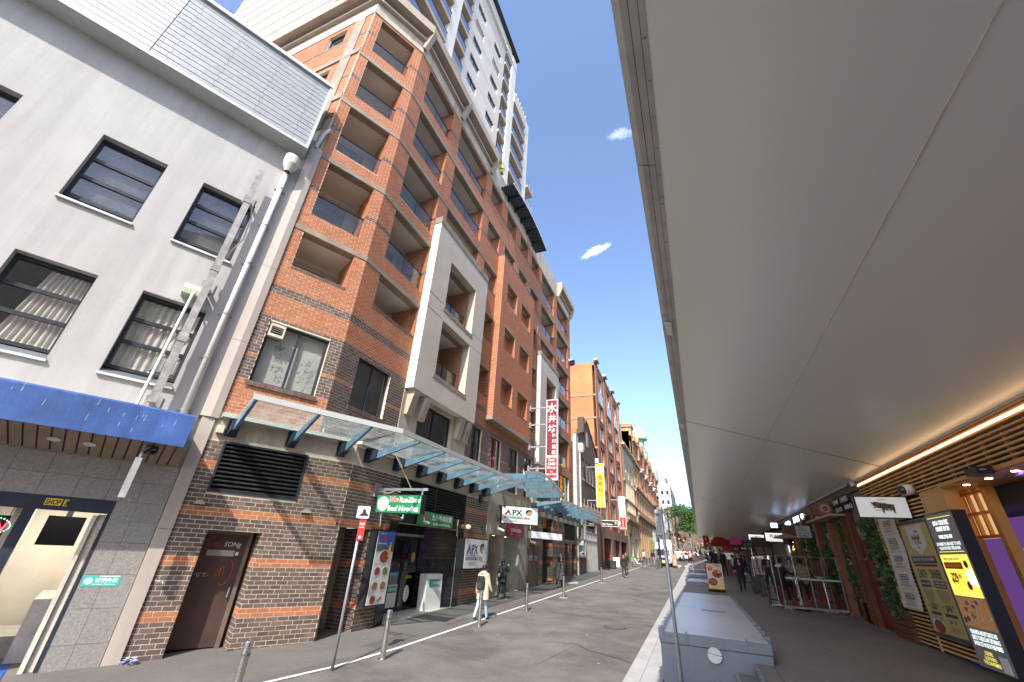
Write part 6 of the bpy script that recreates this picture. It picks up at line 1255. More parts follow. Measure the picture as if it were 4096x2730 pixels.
def lamp_post(x, y, h, lab, arm=.9): t = thing('street_lamp', lab, 'street lamp', (x, y, gz(y)), 'black street lamps along the left kerb'); z = gz(y); MB().tube([(x, y, z), (x, y, z+h)], [.13, .07], 8).build('pole', BLACKM, t); MB().prism([(x-.45, y-.2, z+h+.05), (x+.45, y-.2, z+h+.05), (x+.2, y-.2, z+h-.12), (x-.2, y-.2, z+h-.12)], (0, .5, 0)).build('lamp_head', BLACKM, t); return t
lamp_post(-4.17, 55.4, 6.6, 'near black lamp post with a flag-like bracket left of the pole sign'); lamp_post(-3.9, 75, 7.6, 'tall black street lamp right of the white truck'); lamp_post(-3.3, 88, 8.4, 'second black street lamp past the white truck'); lamp_post(-2.9, 98, 8.6, 'third farthest black street lamp below the fig crown')
t = thing('street_pole', 'plain grey post at the left of the lamp posts', 'pole', (-4.6, 62, 2)); MB().tube([(-4.9, 58, gz(58)), (-4.9, 58, gz(58)+4.2)], .05, 6).build('post', GPIPE, t)
MB().wb(-5.0, -4.2, 57.9, 58.0, 4.2, 5.6).build('sign_plate', MATS['sign_back'], t)
for k, (x, y, h) in enumerate(((-.05, 47, 3.6), (1.9, 70, 3.4), (2.4, 70, 3.3), (2.9, 71, 3.2))): t = thing('sign_pole', ('dark-topped pole beside the planter stairs', 'leftmost thin pole before the distant shops', 'middle thin pole before the distant shops', 'right thin pole before the distant shops')[k], 'pole', (x, y, gz(y))); MB().tube([(x-.5, y, gz(y)), (x-.55, y, gz(y)+h)], .05, 6).build('post', GPIPE, t); MB().wb(x-.65, x-.45, y-.1, y+.1, gz(y)+h-.4, gz(y)+h).build('head', BLACKM, t)
# ---------------------------------------------------------------- white truck
TR = thing('white_box_truck', 'white delivery truck parked at the left kerb facing the camera', 'truck', (-4.2, 60, gz(60))); zt = gz(60)
TWm = mat('truck_white', (.78, .79, .79), .35, var=.03)
MB().wb(-5.15, -3.15, 62.0, 66.5, zt+.95, zt+3.05).build('cargo_box', TWm, TR, bevel=.03)
cab = [( 59.9, .55), (59.85, 1.15), (60.1, 1.95), (60.6, 2.15), (61.95, 2.2), (61.95, .5)]
MB().prism([(-5.1, y, zt+z) for y, z in cab], (1.9, 0, 0)).build('cab', TWm, TR, bevel=.05)
MB().prism([(-4.98, 59.87, zt+1.2), (-3.32, 59.87, zt+1.2), (-3.38, 60.09, zt+1.9), (-4.92, 60.09, zt+1.9)], (0, -.03, 0)).build('windscreen', DARKG, TR)
MB().wb(-3.21, -3.17, 60.3, 61.3, zt+1.25, zt+1.9).build('side_window', DARKG, TR); MB().wb(-5.12, -3.18, 59.75, 59.95, zt+.4, zt+.62).build('bumper', mat('bumper_grey', (.35, .36, .36), .6), TR)
for x in (-4.95, -3.65): MB().wb(x, x+.35, 59.78, 59.86, zt+.72, zt+.92).build('headlight', MATS['lamp_lens'], TR)
MB().wb(-4.5, -3.8, 59.79, 59.86, zt+.78, zt+1.0).build('grille', BLACKM, TR); MB().wb(-4.4, -3.9, 59.73, 59.76, zt+.45, zt+.56).build('number_plate', INKY, TR)
for x in (-5.45, -2.98): MB().wb(x, x+.16, 59.95, 60.1, zt+1.3, zt+1.75).build('mirror', BLACKM, TR)
for x in (-5.0, -3.45):
    for y in (60.9, 65): MB().lathe((x, y, zt+.38), [(0, 0), (.2, 0), (.38, .02), (.38, .26), (0, .28)], 14, 0, (1, 0, 0)).build('wheel', INK, TR)
def car(x, y, a, col, lab, grp='cars parked at the end of the street'):
    t = thing('parked_car', lab, 'car', (x, y, gz(y)), grp); F = Frame((x, y, gz(y)), (math.cos(a), math.sin(a), 0))
    P = [(-2.1, .35), (-2.15, .8), (-1.5, .95), (-.9, 1.42), (.7, 1.45), (1.4, 1.0), (2.1, .85), (2.15, .4)]
    MB().prism([F.p(s, -.85, z) for s, z in P], F.n*1.7).build('body', col, t, bevel=.08)
    for o in (-.86, .855): MB().prism([F.p(s, o, z) for s, z in ((-1.25, .98), (-.85, 1.35), (.6, 1.38), (1.15, 1.0))], F.n*.012).build('side_window', DARKG, t)
    MB().prism([F.p(.78, -.7, 1.40), F.p(1.36, -.72, 1.03), F.p(1.36, .72, 1.03), F.p(.78, .7, 1.40)], (0, 0, .03)).build('windscreen', DARKG, t)
    for s in (-1.35, 1.35):
        for o in (-.88, .68): MB().lathe(F.p(s, o, .33), [(0, 0), (.2, 0), (.33, .02), (.33, .18), (0, .2)], 12, 0, F.n).build('wheel', INK, t)
    return t
car(-3.0, 84, 1.0, TWm, 'white hatchback parked past the truck, nearest of the white cars'); car(-1.6, 91, .6, TWm, 'second white car beyond the hatchback'); car(-5.1, 80, 1.55, TWm, 'white car behind the box truck at the left kerb'); car(2.6, 92, .2, mat('car_silver', (.6, .62, .62), .3, metal=.3), 'silver car crossing at the right end of the street'); car(5.0, 97, .1, mat('car_taxi', (.65, .66, .66), .3), 'pale taxi beside the silver car at the crossing')
# ---------------------------------------------------------------- bike
BK = thing('share_bike', 'white and green rental bicycle with a lime basket by the cream arches', 'bicycle', (-6.6, 54, gz(54))); BF = Frame((-7.0, 54.3, gz(54)), (1, -.85, 0)); WBk = TWm; LG = mat('lime', (.10, .55, .06), .5)
for s in (0.0, 1.08):
    q = MB(); n = 20
    q.tube([BF.p(s+.33*math.cos(2*math.pi*k/n), 0, .34+.33*math.sin(2*math.pi*k/n)) for k in range(n+1)], .022, 6, cap=False); q.build('tyre', INK, BK)
    q = MB()
    for k in range(8): q.tube([BF.p(s, 0, .34), BF.p(s+.31*math.cos(k*math.pi/4), 0, .34+.31*math.sin(k*math.pi/4))], .004, 3)
    q.build('rim', MATS['alu'], BK)
MB().tube([BF.p(.12, 0, .85), BF.p(.5, 0, .40), BF.p(1.08, 0, .34)], .045, 8).tube([BF.p(.5, 0, .4), BF.p(.72, 0, .85)], .03, 8).build('frame', WBk, BK); MB().tube([BF.p(0, 0, .34), BF.p(.14, 0, .95)], .03, 6).build('fork', LG, BK)
MB().tube([BF.p(.14, -.28, 1.05), BF.p(.10, 0, 1.0), BF.p(.14, .28, 1.05)], .018, 6).build('handlebar', BLACKM, BK); MB().prism([BF.p(-.28, -.18, .72), BF.p(.06, -.18, .72), BF.p(.1, -.2, 1.02), BF.p(-.34, -.2, 1.02)], BF.n*.36).build('basket', LG, BK); MB().ball(BF.p(.72, 0, .90), .12, 8, 0, (1.1, 1, .4)).build('saddle', BLACKM, BK); MB().wb(0, 0, 0, 0, 0, 0) and MB().prism([BF.p(.85, -.1, .60), BF.p(1.4, -.1, .56), BF.p(1.4, -.1, .64), BF.p(.85, -.1, .70)], BF.n*.2).build('mudguard', BLACKM, BK)
CT = thing('cardboard_cart', 'trolley stacked with brown cardboard boxes in the road by the truck', 'cart', (-2.8, 58.7, gz(58.7))); CBm = mat('cardboard', (.42, .26, .13), .9, var=.12, rnd=.15); z = gz(58.7)
for (x0, x1, z0, z1) in ((-3.05, -2.6, .25, 1.0), (-2.95, -2.5, 1.0, 1.3), (-3.1, -2.7, 1.3, 1.42)): MB().wb(x0, x1, 58.3, 59.0, z+z0, z+z1).build('cardboard_box', CBm, CT)
MB().wb(-3.05, -2.55, 58.25, 59.05, z+.18, z+.25).build('deck', BLACKM, CT); MB().wb(-2.8, -2.65, 58.28, 58.295, z+.6, z+.8).build('label', WHITE, CT)
for x in (-2.95, -2.62): MB().lathe((x, 58.4, z+.09), [(0, 0), (.09, 0), (.09, .04), (0, .04)], 8, 0, (1, 0, 0)).build('wheel', INK, CT)
t = MB().wb(-2.5, -2.25, 58.1, 58.5, z, z+.22).build('loose_cardboard_box', CBm); t['label'] = 'small open carton on the road right of the cardboard trolley'; t['category'] = 'box'
# panels by the door
t = MB().wb(-8.9, -8.2, 51.6, 51.65, gz(51.6), gz(51.6)+.95).build('white_board', WHITE); t['label'] = 'blank white board leaning by the brown granite entrance'; t['category'] = 'board'
t = MB().wb(-8.95, -8.0, 47.6, 48.2, gz(48)+.05, gz(48)+.75).build('black_crate', mat('crate_black', (.03, .035, .04), .6)); t['label'] = 'low black box at the foot of the red and brown entrance wall'; t['category'] = 'box'
gs_l = MB().tube([(-4.0+k*.8, 92+k*.2, 6.4-.9*math.sin(math.pi*k/10)) for k in range(11)], .05, 4); 
SLt = thing('festoon_lights', 'red string of festoon bulbs sagging across the far end of the street', 'string lights', (0, 92, 5.5)); gs_l.build('cable', mat('red_cable', (.6, .06, .04), .6), SLt)
for k in range(11): MB().ball((-4.0+k*.8, 92+k*.2, 6.25-.9*math.sin(math.pi*k/10)), .09, 6).build('bulb', mat('bulb_pink', (.9, .45, .3), .5, emit=.6), SLt)
for k, (x, y, z0, z1, c, s_) in enumerate(((1.3, 78, 4.1, 7.0, RED, '麻辣小鎮'), (3.4, 88, 4.4, 8.6, LG, ''), (4.2, 88, 4.3, 9.0, YELL, 'A CHON'), (5.0, 84, 4.0, 6.6, RED, 'W 火鍋'), (6.2, 86, 3.8, 6.8, mat('sign_pink', (.7, .1, .25), .5), ''))):
    t, F = proj('vertical_shop_sign', ('red vertical sign on the far crossing', 'lime vertical sign above the far shops', 'yellow vertical sign beside the lime one', 'red arched sign with a white W', 'pink vertical sign at the awning end')[k], 'sign', y, x-.45, x+.45, z0, z1, c, .3)
    for i, ch in enumerate(s_): text(ch, F, x, z1-.35-(i+1)*(z1-z0-.4)/max(1, len(s_)), .02, .38, INKW if c is not YELL else INK, t, 'CENTER', bold=.01) if ch != ' ' else None
# ================================================================ RIGHT SIDE: TERRACE, AWNING, SHOPS
mb = MB(); ys = [-12, 0, 10.64, 20, 30, 45, 60, 90]
for a, b in zip(ys[:-1], ys[1:]):
    x = .68 if b <= 10.64 else -.9
    mb.face([(x, a, tz(a)), (5.4, a, tz(a)), (5.4, b, tz(b)), (x, b, tz(b))]); mb.face([(x, a, gz(a)-.1), (x, a, tz(a)), (x, b, tz(b)), (x, b, gz(b)-.1)])
mb.face([(-.9, 10.64, 0), (.68, 10.64, 0), (.68, 10.64, tz(10.64)), (-.9, 10.64, tz(10.64))])
mb.build('terrace', TERR, None, kind='structure')
MB().prism([(1.0, 6, tz(6)+.001), (1.025, 6, tz(6)+.001), (1.025, 10.64, tz(10.64)+.001), (1.0, 10.64, tz(10.64)+.001)], (0, 0, .004)).build('expansion_joint', mat('joint_rust', (.20, .13, .08), .8), None, kind='structure')
BG = mat('planter_bluegrey', (.20, .225, .26), .38, var=.10, vs_=1.6, bump=.2, bs=18, dirt=.18, spec=.5)
BGL = mat('planter_top', (.60, .60, .60), .36, var=.07, vs_=1.3, bump=.1, bs=30, dirt=.14, spec=.5)
def greybox(lab, x0, x1, y0, y1, zt_, zb, skates=True, n=None):
    t = thing('grey_box_planter', lab, 'planter', ((x0+x1)/2, y0, zb), 'blue-grey painted boxes stepping up the terrace edge')
    MB().wb(x0, x1, y0, y1, zb, zt_-.20).build('base', BG, t, bevel=.012)
    MB().wb(x0-.015, x1+.015, y0-.02, y1, zt_-.196, zt_-.012).build('rim', BG, t, bevel=.015)
    MB().wb(x0+.10, x1-.03, y0+.02, y1-.01, zt_-.012, zt_).build('lid', BGL, t, bevel=.008)
    if skates:
        y = y0+.35
        while y < y1-.2:
            MB().wb(x0-.045, x0+.04, y, y+.045, zt_-.10, zt_+.055).build('skate_stop', BG, t)
            MB().wb(x1-.03, x1+.055, y+.15, y+.195, zt_-.10, zt_+.05).build('skate_stop', BG, t); y += .78
    return t
B1 = greybox('long nearest blue-grey box with a white disc on its end', -.96, 1.03, 10.62, 28.6, 1.178, .1)
for x in (-.45, .62): MB().wb(x-.012, x+.012, 10.57, 10.66, 1.02, 1.21).build('end_fin', BG, B1)
MB().wb(-.98, -.88, 10.58, 10.70, 1.05, 1.23).build('corner_fin', BG, B1)
BF1 = FY(10.60); d = MB(); n = 28
d.prism([BF1.p(.027+.127*math.cos(2*math.pi*k/n), .032, .885+.127*math.sin(2*math.pi*k/n)) for k in range(n)][::-1], BF1.n*-.03)
dd = d.build('white_disc', mat('disc_white', (.72, .72, .70), .6, dirt=.1), B1); MB().prism([BF1.p(-.10, .036, .915), BF1.p(-.10, .036, .925), BF1.p(.153, .036, .885), BF1.p(.153, .036, .875)], BF1.n*-.004).build('disc_groove', MATS['ink_grey'], dd)
MB().wb(-.15, .50, 15.6, 16.0, 1.179, 1.184).build('access_hatch', BG, B1); MB().wb(.05, .55, 23.2, 23.4, 1.18, 1.195).build('dead_leaves', LEAFD, B1)
greybox('second blue-grey box just past the noodle poster stand', -.92, .7, 29.0, 33.6, 1.44, .5); greybox('third blue-grey box stepping higher before the stairs', -.92, .7, 34.2, 37.8, 1.66, .5); greybox('fourth blue-grey box beyond the stair handrails', -.9, .8, 42.5, 47, 1.80, .8); greybox('fifth farthest blue-grey box up the street', -.9, .8, 49, 62, 2.05, 1, False)
# steps down to the road, lower right
stp = thing('terrace_steps', 'concrete steps with metal nosings at the near end of the grey box', 'steps', (.4, 9, .2)); SC = mat('step_concrete', (.20, .19, .17), .85, var=.15, dirt=.2)
for k, (x0, x1) in enumerate(((.34, .67), (.0, .335), (-.34, -.005))):
    z = .83-.18*(k+1); MB().wb(x0, x1+.01, 5.5, 10.58, 0, z).build('tread', SC, stp)
    MB().wb(x0-.004, x0+.055, 5.5, 10.58, z, z+.006).build('nosing', INOX, stp)
MB().wb(.665, .73, 5.5, 10.58, .835, .842).build('nosing', INOX, stp)
# handrails
for k, y in enumerate((39.2, 41.2)):
    t = thing('handrail', ('nearer', 'farther')[k]+' looped steel handrail on the stairs between the grey boxes', 'handrail', (0, y, 1.5)); z = tz(y); MB().tube([(-.9, y, gz(y)), (-.9, y, gz(y)+.9), (-.75, y, gz(y)+1.0), (.5, y, z+.95), (.62, y, z+.85), (.62, y, z)], .03, 8).tube([(-.6, y, gz(y)+.2), (-.6, y, gz(y)+1.05)], .025, 6).build('rail', INOX, t)
MB().ball((-.95, 38.3, 1.35), .22, 8).build('green_bin_bag', mat('bag_green', (.03, .12, .05), .5), None, label='small dark green bag at the foot of the stair handrail', category='bag')
# ---- big street awning
AW = thing('street_awning', 'huge grey metal-soffited street awning sweeping over the right-hand terrace', 'awning', (2.4, 40, 5))
SOF = mat('soffit_metal', (.87, .865, .80), .32, metal=.12, var=0)
xo, zo_, xi, zi_ = -.03, 6.51, 4.75, 4.955
js_ = [-14, -4.2, 13.86, 32, 50, 68, 86]
for a, b in zip(js_[:-1], js_[1:]):
    MB().prism([(xo+.19, a+.006, zo_-.062), (xi+.02, a+.006, zi_-.006), (xi+.02, b-.006, zi_-.006), (xo+.19, b-.006, zo_-.062)], (0, 0, .012)).build('soffit_panel', SOF, AW)
MB().prism([(xo+.02, -14, zo_+.02), (xi+.5, -14, zi_+.15), (xi+.5, -14, zi_+.35), (xo+.02, -14, zo_+.30)][::-1], (0, 100, 0)).build('roof_deck', mat('deck_dark', (.08, .08, .08), .8), AW)
TR2 = mat('awning_edge', (.52, .50, .46), .5, var=.05, vs_=3, dirt=.22); y = -14; k = 0
sl = (zi_-zo_)/(xi-xo)
while y < 86:
    L_ = 3.5
    MB().prism([(xo, y, zo_-.01), (xo+.06, y, zo_-.025), (xo+.06, y, zo_+.18), (xo-.05, y, zo_+.20), (xo-.06, y, zo_+.04)], (0, L_-.02, 0)).build('gutter_fascia', TR2, AW)
    MB().prism([(xo+.066, y, zo_-.027), (xo+.135, y, zo_-.048), (xo+.135, y, zo_-.02), (xo+.066, y, zo_-.005)], (0, L_-.012, 0)).build('edge_trim', TR2, AW)
    q = MB().prism([(xo+.14, y+.5, zo_-.052), (xo+.19, y+.5, zo_-.068), (xo+.19, y+.5, zo_-.04), (xo+.14, y+.5, zo_-.02)], (0, L_-.014, 0)).build('cover_strip', TR2, AW)
    if y < 45:
        rvt = MB()
        for j in range(9): rvt.lathe((xo+.165, y+.6+j*.38, zo_-.062), [(0, -.005), (.012, -.005), (.014, 0)], 7)
        rvt.build('rivet_row', GPIPE, q, kind='stuff')
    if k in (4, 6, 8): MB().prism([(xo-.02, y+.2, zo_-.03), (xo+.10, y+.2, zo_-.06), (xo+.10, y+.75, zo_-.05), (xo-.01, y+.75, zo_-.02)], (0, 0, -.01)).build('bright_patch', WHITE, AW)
    y += L_; k += 1
for j in js_[2:4]:
    q = MB()
    for i in range(34): x = .2+i*.134; q.lathe((x, j-.03, zo_+(x-xo)*sl-.016), [(0, -.006), (.009, -.006), (.011, 0)], 6)
    q.build('screw_row', mat('screw_dark', (.10, .09, .08), .5), AW, kind='stuff')
    MB().prism([(xo+.19, j-.012, zo_-.066), (xi, j-.012, zi_-.010), (xi, j+.012, zi_-.010), (xo+.19, j+.012, zo_-.066)], (0, 0, .02)).build('joint_line', mat('joint_shadow', (.24, .22, .20), .8), AW)
for x in (2.23,): MB().prism([(x, -14, zo_+(x-xo)*sl-.0105), (x+.012, -14, zo_+(x+.012-xo)*sl-.0105), (x+.012, 86, zo_+(x+.012-xo)*sl-.0105), (x, 86, zo_+(x-xo)*sl-.0105)], (0, 0, .004)).build('seam', mat('seam_grey', (.66, .63, .58), .6), AW)
MB().prism([(xi-.03, -14, zi_-.03), (xi+.04, -14, zi_-.03), (xi+.04, -14, zi_+.02), (xi-.03, -14, zi_+.02)], (0, 100, 0)).build('wall_angle', TR2, AW)
# ---- wall line behind shops
PU = mat('purple_room', (.10, .05, .13), .7, var=.2); 
SHB = thing('shop_row_wall', 'dark recessed shop fronts running under the grey awning', 'shop row', (5.5, 40, 1))
MB().wb(5.5, 5.7, 17.6, 88, .5, 5.0).build('back_wall', mat('row_back', (.28, .26, .24), .9, var=.3, vs_=.8), SHB); MB().wb(6.6, 6.8, -12, 17.6, .5, 5.2).build('back_wall', PU, SHB)
MB().wb(4.79, 5.6, 16.15, 88, 4.72, 4.95).build('bulkhead', BLACKM, SHB)
def YR(y): return -y
# ---- restaurant with timber slats
BR_ = thing('butcher_restaurant_front', 'warm timber slatted restaurant facade with glowing light strip', 'shopfront', (4.8, 12, .9))
MB().box(FR, -16.15, 2, -.30, -.26, 4.1, 4.93).box(FR, -16.1, -12.35, -.30, -.26, .95, 4.1).build('dark_backing', INK, BR_)
z = 4.16; k = 0
zs = [4.14+.083*i for i in range(10)]
for z in zs:
    if abs(z-4.80) < .03: continue
    MB().box(FR, -16.1, 0, -.06, .0, z, z+.034).build('timber_slat', WOOD, BR_)
for y in [15.9-.62*i for i in range(20)]: MB().box(FR, -y-.03, -y, -.12, -.06, 4.12, 4.93).build('slat_batten', WOOD, BR_)
z = 1.02
while z < 4.08: MB().box(FR, -16.1, -12.36, -.07, -.01, z, z+.034).build('timber_slat', WOOD, BR_); z += .083
for y in (12.36, 14.05, 15.5, 16.06): MB().box(FR, -y-.06, -y, -.02, .012, .98, 4.12).build('timber_stile', WOOD, BR_)
led = MB().box(FR, -15.95, 0, .002, .045, 4.765, 4.80).build('light_strip', mat('led_warm', (1, .66, .34), var=0, emit=1.7), BR_)
MB().box(FR, -16.12, 0, -.02, .03, 4.805, 4.84).box(FR, -16.12, 0, -.02, .03, 4.72, 4.762).build('light_channel', WOOD, BR_)
TW_ = mat('timber_panel', (.62, .315, .085), .4, var=.08, vs_=3)
MB().box(FR, -12.34, -11.45, -.25, .0, tz(12), 4.12).build('timber_pillar', TW_, BR_); MB().box(FR, -12.34, 2, -1.6, -.02, 4.08, 4.13).build('recess_soffit', TW_, BR_); MB().box(FR, -11.45, -8.0, -.02, .02, 4.10, 4.16).build('soffit_edge', TW_, BR_)
MB().wb(4.9, 5.45, 12.26, 12.34, tz(12), 4.1).build('recess_cheek', TW_, BR_)
for y in (11.75, 10.95, 10.2, 9.45):
    F_ = TFrame((4.95, y, 4.078), (0, 1, 0), (1, 0, 0)); disc(F_, 0, 0, .0, .07, INOX, BR_, 'downlight', t=.006); disc(F_, 0, 0, .004, .05, mat('downlight_warm', (1, .7, .4), var=0, emit=8), BR_, 'downlight_lens', t=.003)
# timber lattice window in the recess
q = MB().wb(5.02, 5.10, 8.9, 11.44, 2.2, 4.08)
q = MB(); FRw = FX(5.3); 
for y in (11.28, 11.6, 11.9, 12.2): q.wb(5.30, 5.36, y, y+.05, 3.2, 4.08)
for z in (3.2, 3.62, 4.0): q.wb(5.29, 5.37, 11.28, 12.25, z, z+.05)
q.build('lattice_window', TW_, BR_); MB().wb(5.40, 5.42, 11.3, 12.2, 3.2, 4.08).build('amber_pane', mat('amber', (.28, .18, .08), .4, emit=.25, ec=(.8, .5, .25)), BR_)
MB().wb(5.26, 5.42, 11.14, 11.28, tz(11), 4.08).build('door_post', TW_, BR_); MB().wb(5.28, 5.42, 6.4, 6.5, tz(8), 4.1).build('door_post', TW_, BR_)
MB().wb(6.5, 6.55, -5, 17, 1.0, 4.2).build('purple_lit_wall', mat('purple_glow', (.14, .07, .20), .6, var=.3, vs_=1, emit=.10, ec=(.35, .15, .6)), BR_); MB().wb(5.45, 6.5, -5, 16, 3.72, 4.07).build('dark_beam', INK, BR_); MB().wb(6.44, 6.5, 12.2, 13.2, 2.2, 3.1).build('menu_screen', mat('screen_violet', (.25, .2, .45), .4, emit=.25, ec=(.5, .45, .9)), BR_)  # purple interior light put into the wall's colour and emission
MB().wb(5.0, 5.5, -5, 9.6, 4.02, 4.07).build('violet_glow_slab', mat('violet_glow', (.10, .06, .30), .5, emit=.08, ec=(.25, .1, .9)), BR_)  # violet glow at the corner painted as a coloured, faintly emitting slab
gfl = MB().box(FR, -12.34, -11.2, .002, .012, tz(12)-.02, 1.32).build('green_plinth', mat('plinth_green', (.10, .15, .08), .7, var=.2, bump=.3, bs=60), BR_)
def cctv(x, y, z, lab, s=.11):
    t = thing('dome_camera', lab, 'camera', (x, y, z)); MB().tube([(x+.16, y, z+.02), (x, y, z)], [s, s], 12).build('housing', WHITE, t, smooth=True); MB().ball((x-.02, y, z), s*.92, 12).build('dome', DARKG, t, smooth=True)
cctv(4.55, 12.55, 4.20, 'white dome camera on the timber slats right of the butchers sign'); t = thing('black_projector', 'small black sensor box at the lower edge of the timber slats', 'sensor', (4.65, 9.7, 4.1)); MB().wb(4.5, 4.72, 9.5, 9.85, 4.05, 4.17).build('housing', BLACKM, t); text('optex', Frame((4.72, 9.49, 0), (1, 0, 0)), -.18, 4.10, .002, .03, INKW, t)
cctv(4.62, 16.3, 4.86, 'small white lamp where the light strip ends', .06)
# menu boards
mn = thing('white_menu_scroll', 'long curling white paper list of branch addresses on the timber slats', 'poster', (4.7, 14.6, 1.7)); PM = mat('paper_cream', (.66, .60, .55), .8, var=.03)
n = 14; pts = []
for i in range(n+1): z = 3.80-(3.80-1.72)*i/n; pts.append((z, .02+.05*(i/n)**3+.012*math.sin(i*.9)))
for (z0, o0), (z1, o1) in zip(pts[:-1], pts[1:]): 
    pass
q = MB()
for (z0, o0), (z1, o1) in zip(pts[:-1], pts[1:]): q.face([FR.p(-15.3, o1, z1), FR.p(-14.16, o1, z1), FR.p(-14.16, o0, z0), FR.p(-15.3, o0, z0)])
q.build('paper', PM, mn)
for k, (a, b) in enumerate((('SYDNEY', '1 MALL STREET\nSTRATHFIELD NSW 2135'), ('CHINATOWN', 'SHOP 34 / 1 DIXON STREET\nHAYMARKET NSW 2000'), ('BLACKTOWN', '21 MAIN LANE\nBLACKTOWN NSW 2148'), ('EASTWOOD', '18 ROWE STREET\nEASTWOOD NSW 2122'), ('HURSTVILLE', 'SHOP 3, 182 FOREST RD\nHURSTVILLE NSW 2220'))):
    z = 3.58-k*.41; o = .035+.05*((3.8-z)/2.1)**3
    MB().box(FR, -14.98, -14.48, o, o+.003, z, z+.12).build('name_box', INK, mn); MB().box(FR, -14.965, -14.495, o+.003, o+.005, z+.014, z+.106).build('name_box', PM, mn); text(a, FR, -14.73, z+.028, o+.008, .062, INK, mn, 'CENTER', bold=.02, wid=.40); text(b, FR, -14.73, z-.15, o+.004, .12, MATS['ink_grey'], mn, 'CENTER', wid=.62)
    MB().box(FR, -15.1, -14.36, o, o+.003, z-.20, z-.195).build('rule', INK, mn)
ym = thing('yellow_menu_board', 'tall mustard buffet menu board with lunch and dinner prices', 'menu board', (4.7, 13.2, 1.3)); YM = mat('menu_mustard', (.52, .40, .16), .6, var=.05, vs_=3)
MB().box(FR, -14.03, -12.42, .0, .05, 1.30, 3.60).build('frame', mat('frame_slate', (.07, .075, .085), .5), ym); MB().box(FR, -13.95, -12.50, .05, .056, 1.38, 3.53).build('panel', YM, ym)
o = .058; c_ = -13.22; SLT = mat('slate_ink', (.06, .062, .07), .6, var=0)
MB().prism([FR.p(c_+a, o, b) for a, b in ((-.42, 3.50), (.42, 3.50), (.42, 3.08), (0, 2.88), (-.42, 3.08))][::-1], FR.n*-.002).build('crest', PM, ym); text('Butchers', FR, c_, 3.20, o+.004, .09, SLT, ym, 'CENTER', bold=.02, shear=.3); 
bl = MB()
for k in range(18): a = random.random()*6; bl.ball(FR.p(c_+random.gauss(0, .08), o+.003, 3.22+random.gauss(0, .09)), .03, 5, 0, (.1, 1, 1))
bl.build('bull_print', mat('bull_brown', (.25, .17, .10), .7), ym)
def bar(z0, z1, m_=SLT, a=-.60, b=.60, nm='banner'): return MB().box(FR, c_+a, c_+b, o, o+.003, z0, z1).build(nm, m_, ym)
bar(2.72, 2.86); text('CARD ONLY, NO CASH PAYMENT', FR, c_, 2.75, o+.005, .08, PM, ym, 'CENTER', bold=.02, wid=1.1); bar(2.655, 2.70, mat('wine_ink', (.22, .03, .05), .6, var=0), -.55, .55)
text('LUNCH', FR, c_-.32, 2.42, o, .18, SLT, ym, 'CENTER', bold=.03, wid=.42); text('DINNER', FR, c_+.32, 2.42, o, .18, SLT, ym, 'CENTER', bold=.03, wid=.5)
bar(2.25, 2.38, SLT, -.55, -.08); bar(2.25, 2.38, SLT, .08, .62); text('11:30AM - 3:00PM', FR, c_-.315, 2.29, o+.005, .05, PM, ym, 'CENTER', bold=.02, wid=.4); text('5:00PM-10:00PM\n5:00PM-11:00PM', FR, c_+.35, 2.265, o+.005, .10, PM, ym, 'CENTER', bold=.02, wid=.46)
LOR = 'MONDAY - SUNDAY  BEEF PORK\nCHICKEN LAMB SEAFOOD SALAD\nSOUP RICE AND DESSERT BAR\nSELECTION OF SIDE DISHES\nEXCLUDES DRINKS'
text(LOR, FR, c_-.32, 1.98, o, .22, SLT, ym, 'CENTER', wid=.48); text(LOR, FR, c_+.34, 1.98, o, .22, SLT, ym, 'CENTER', wid=.52)
text('$36', FR, c_-.30, 1.80, o, .15, SLT, ym, 'CENTER', bold=.04); text('.90', FR, c_-.12, 1.88, o, .06, SLT, ym, 'CENTER', bold=.03); text('ADULT', FR, c_-.52, 1.86, o, .04, SLT, ym, 'CENTER', bold=.02)
text('$46', FR, c_+.36, 1.80, o, .15, SLT, ym, 'CENTER', bold=.04); text('.90', FR, c_+.54, 1.88, o, .06, SLT, ym, 'CENTER', bold=.03); text('ADULT', FR, c_+.13, 1.86, o, .04, SLT, ym, 'CENTER', bold=.02)
bar(1.72, 1.78, SLT, -.52, -.08); bar(1.72, 1.78, SLT, .10, .60); text('$21   $7', FR, c_-.30, 1.60, o, .08, SLT, ym, 'CENTER', bold=.03); text('$26   $7', FR, c_+.34, 1.60, o, .08, SLT, ym, 'CENTER', bold=.03); text('TERMS AND CONDITIONS APPLY\nTIME LIMIT 90 MINUTES\nNO FOOD WASTE', FR, c_+.30, 1.44, o, .10, MATS['wine_ink'], ym, 'CENTER', wid=.5)
disc(FR, c_-.38, 1.53, o, .25, BOWL, ym, 'plate_print', r2=.14); disc(FR, c_-.36, 1.50, o+.004, .23, FOOD, ym, 'meat_print', r2=.12)
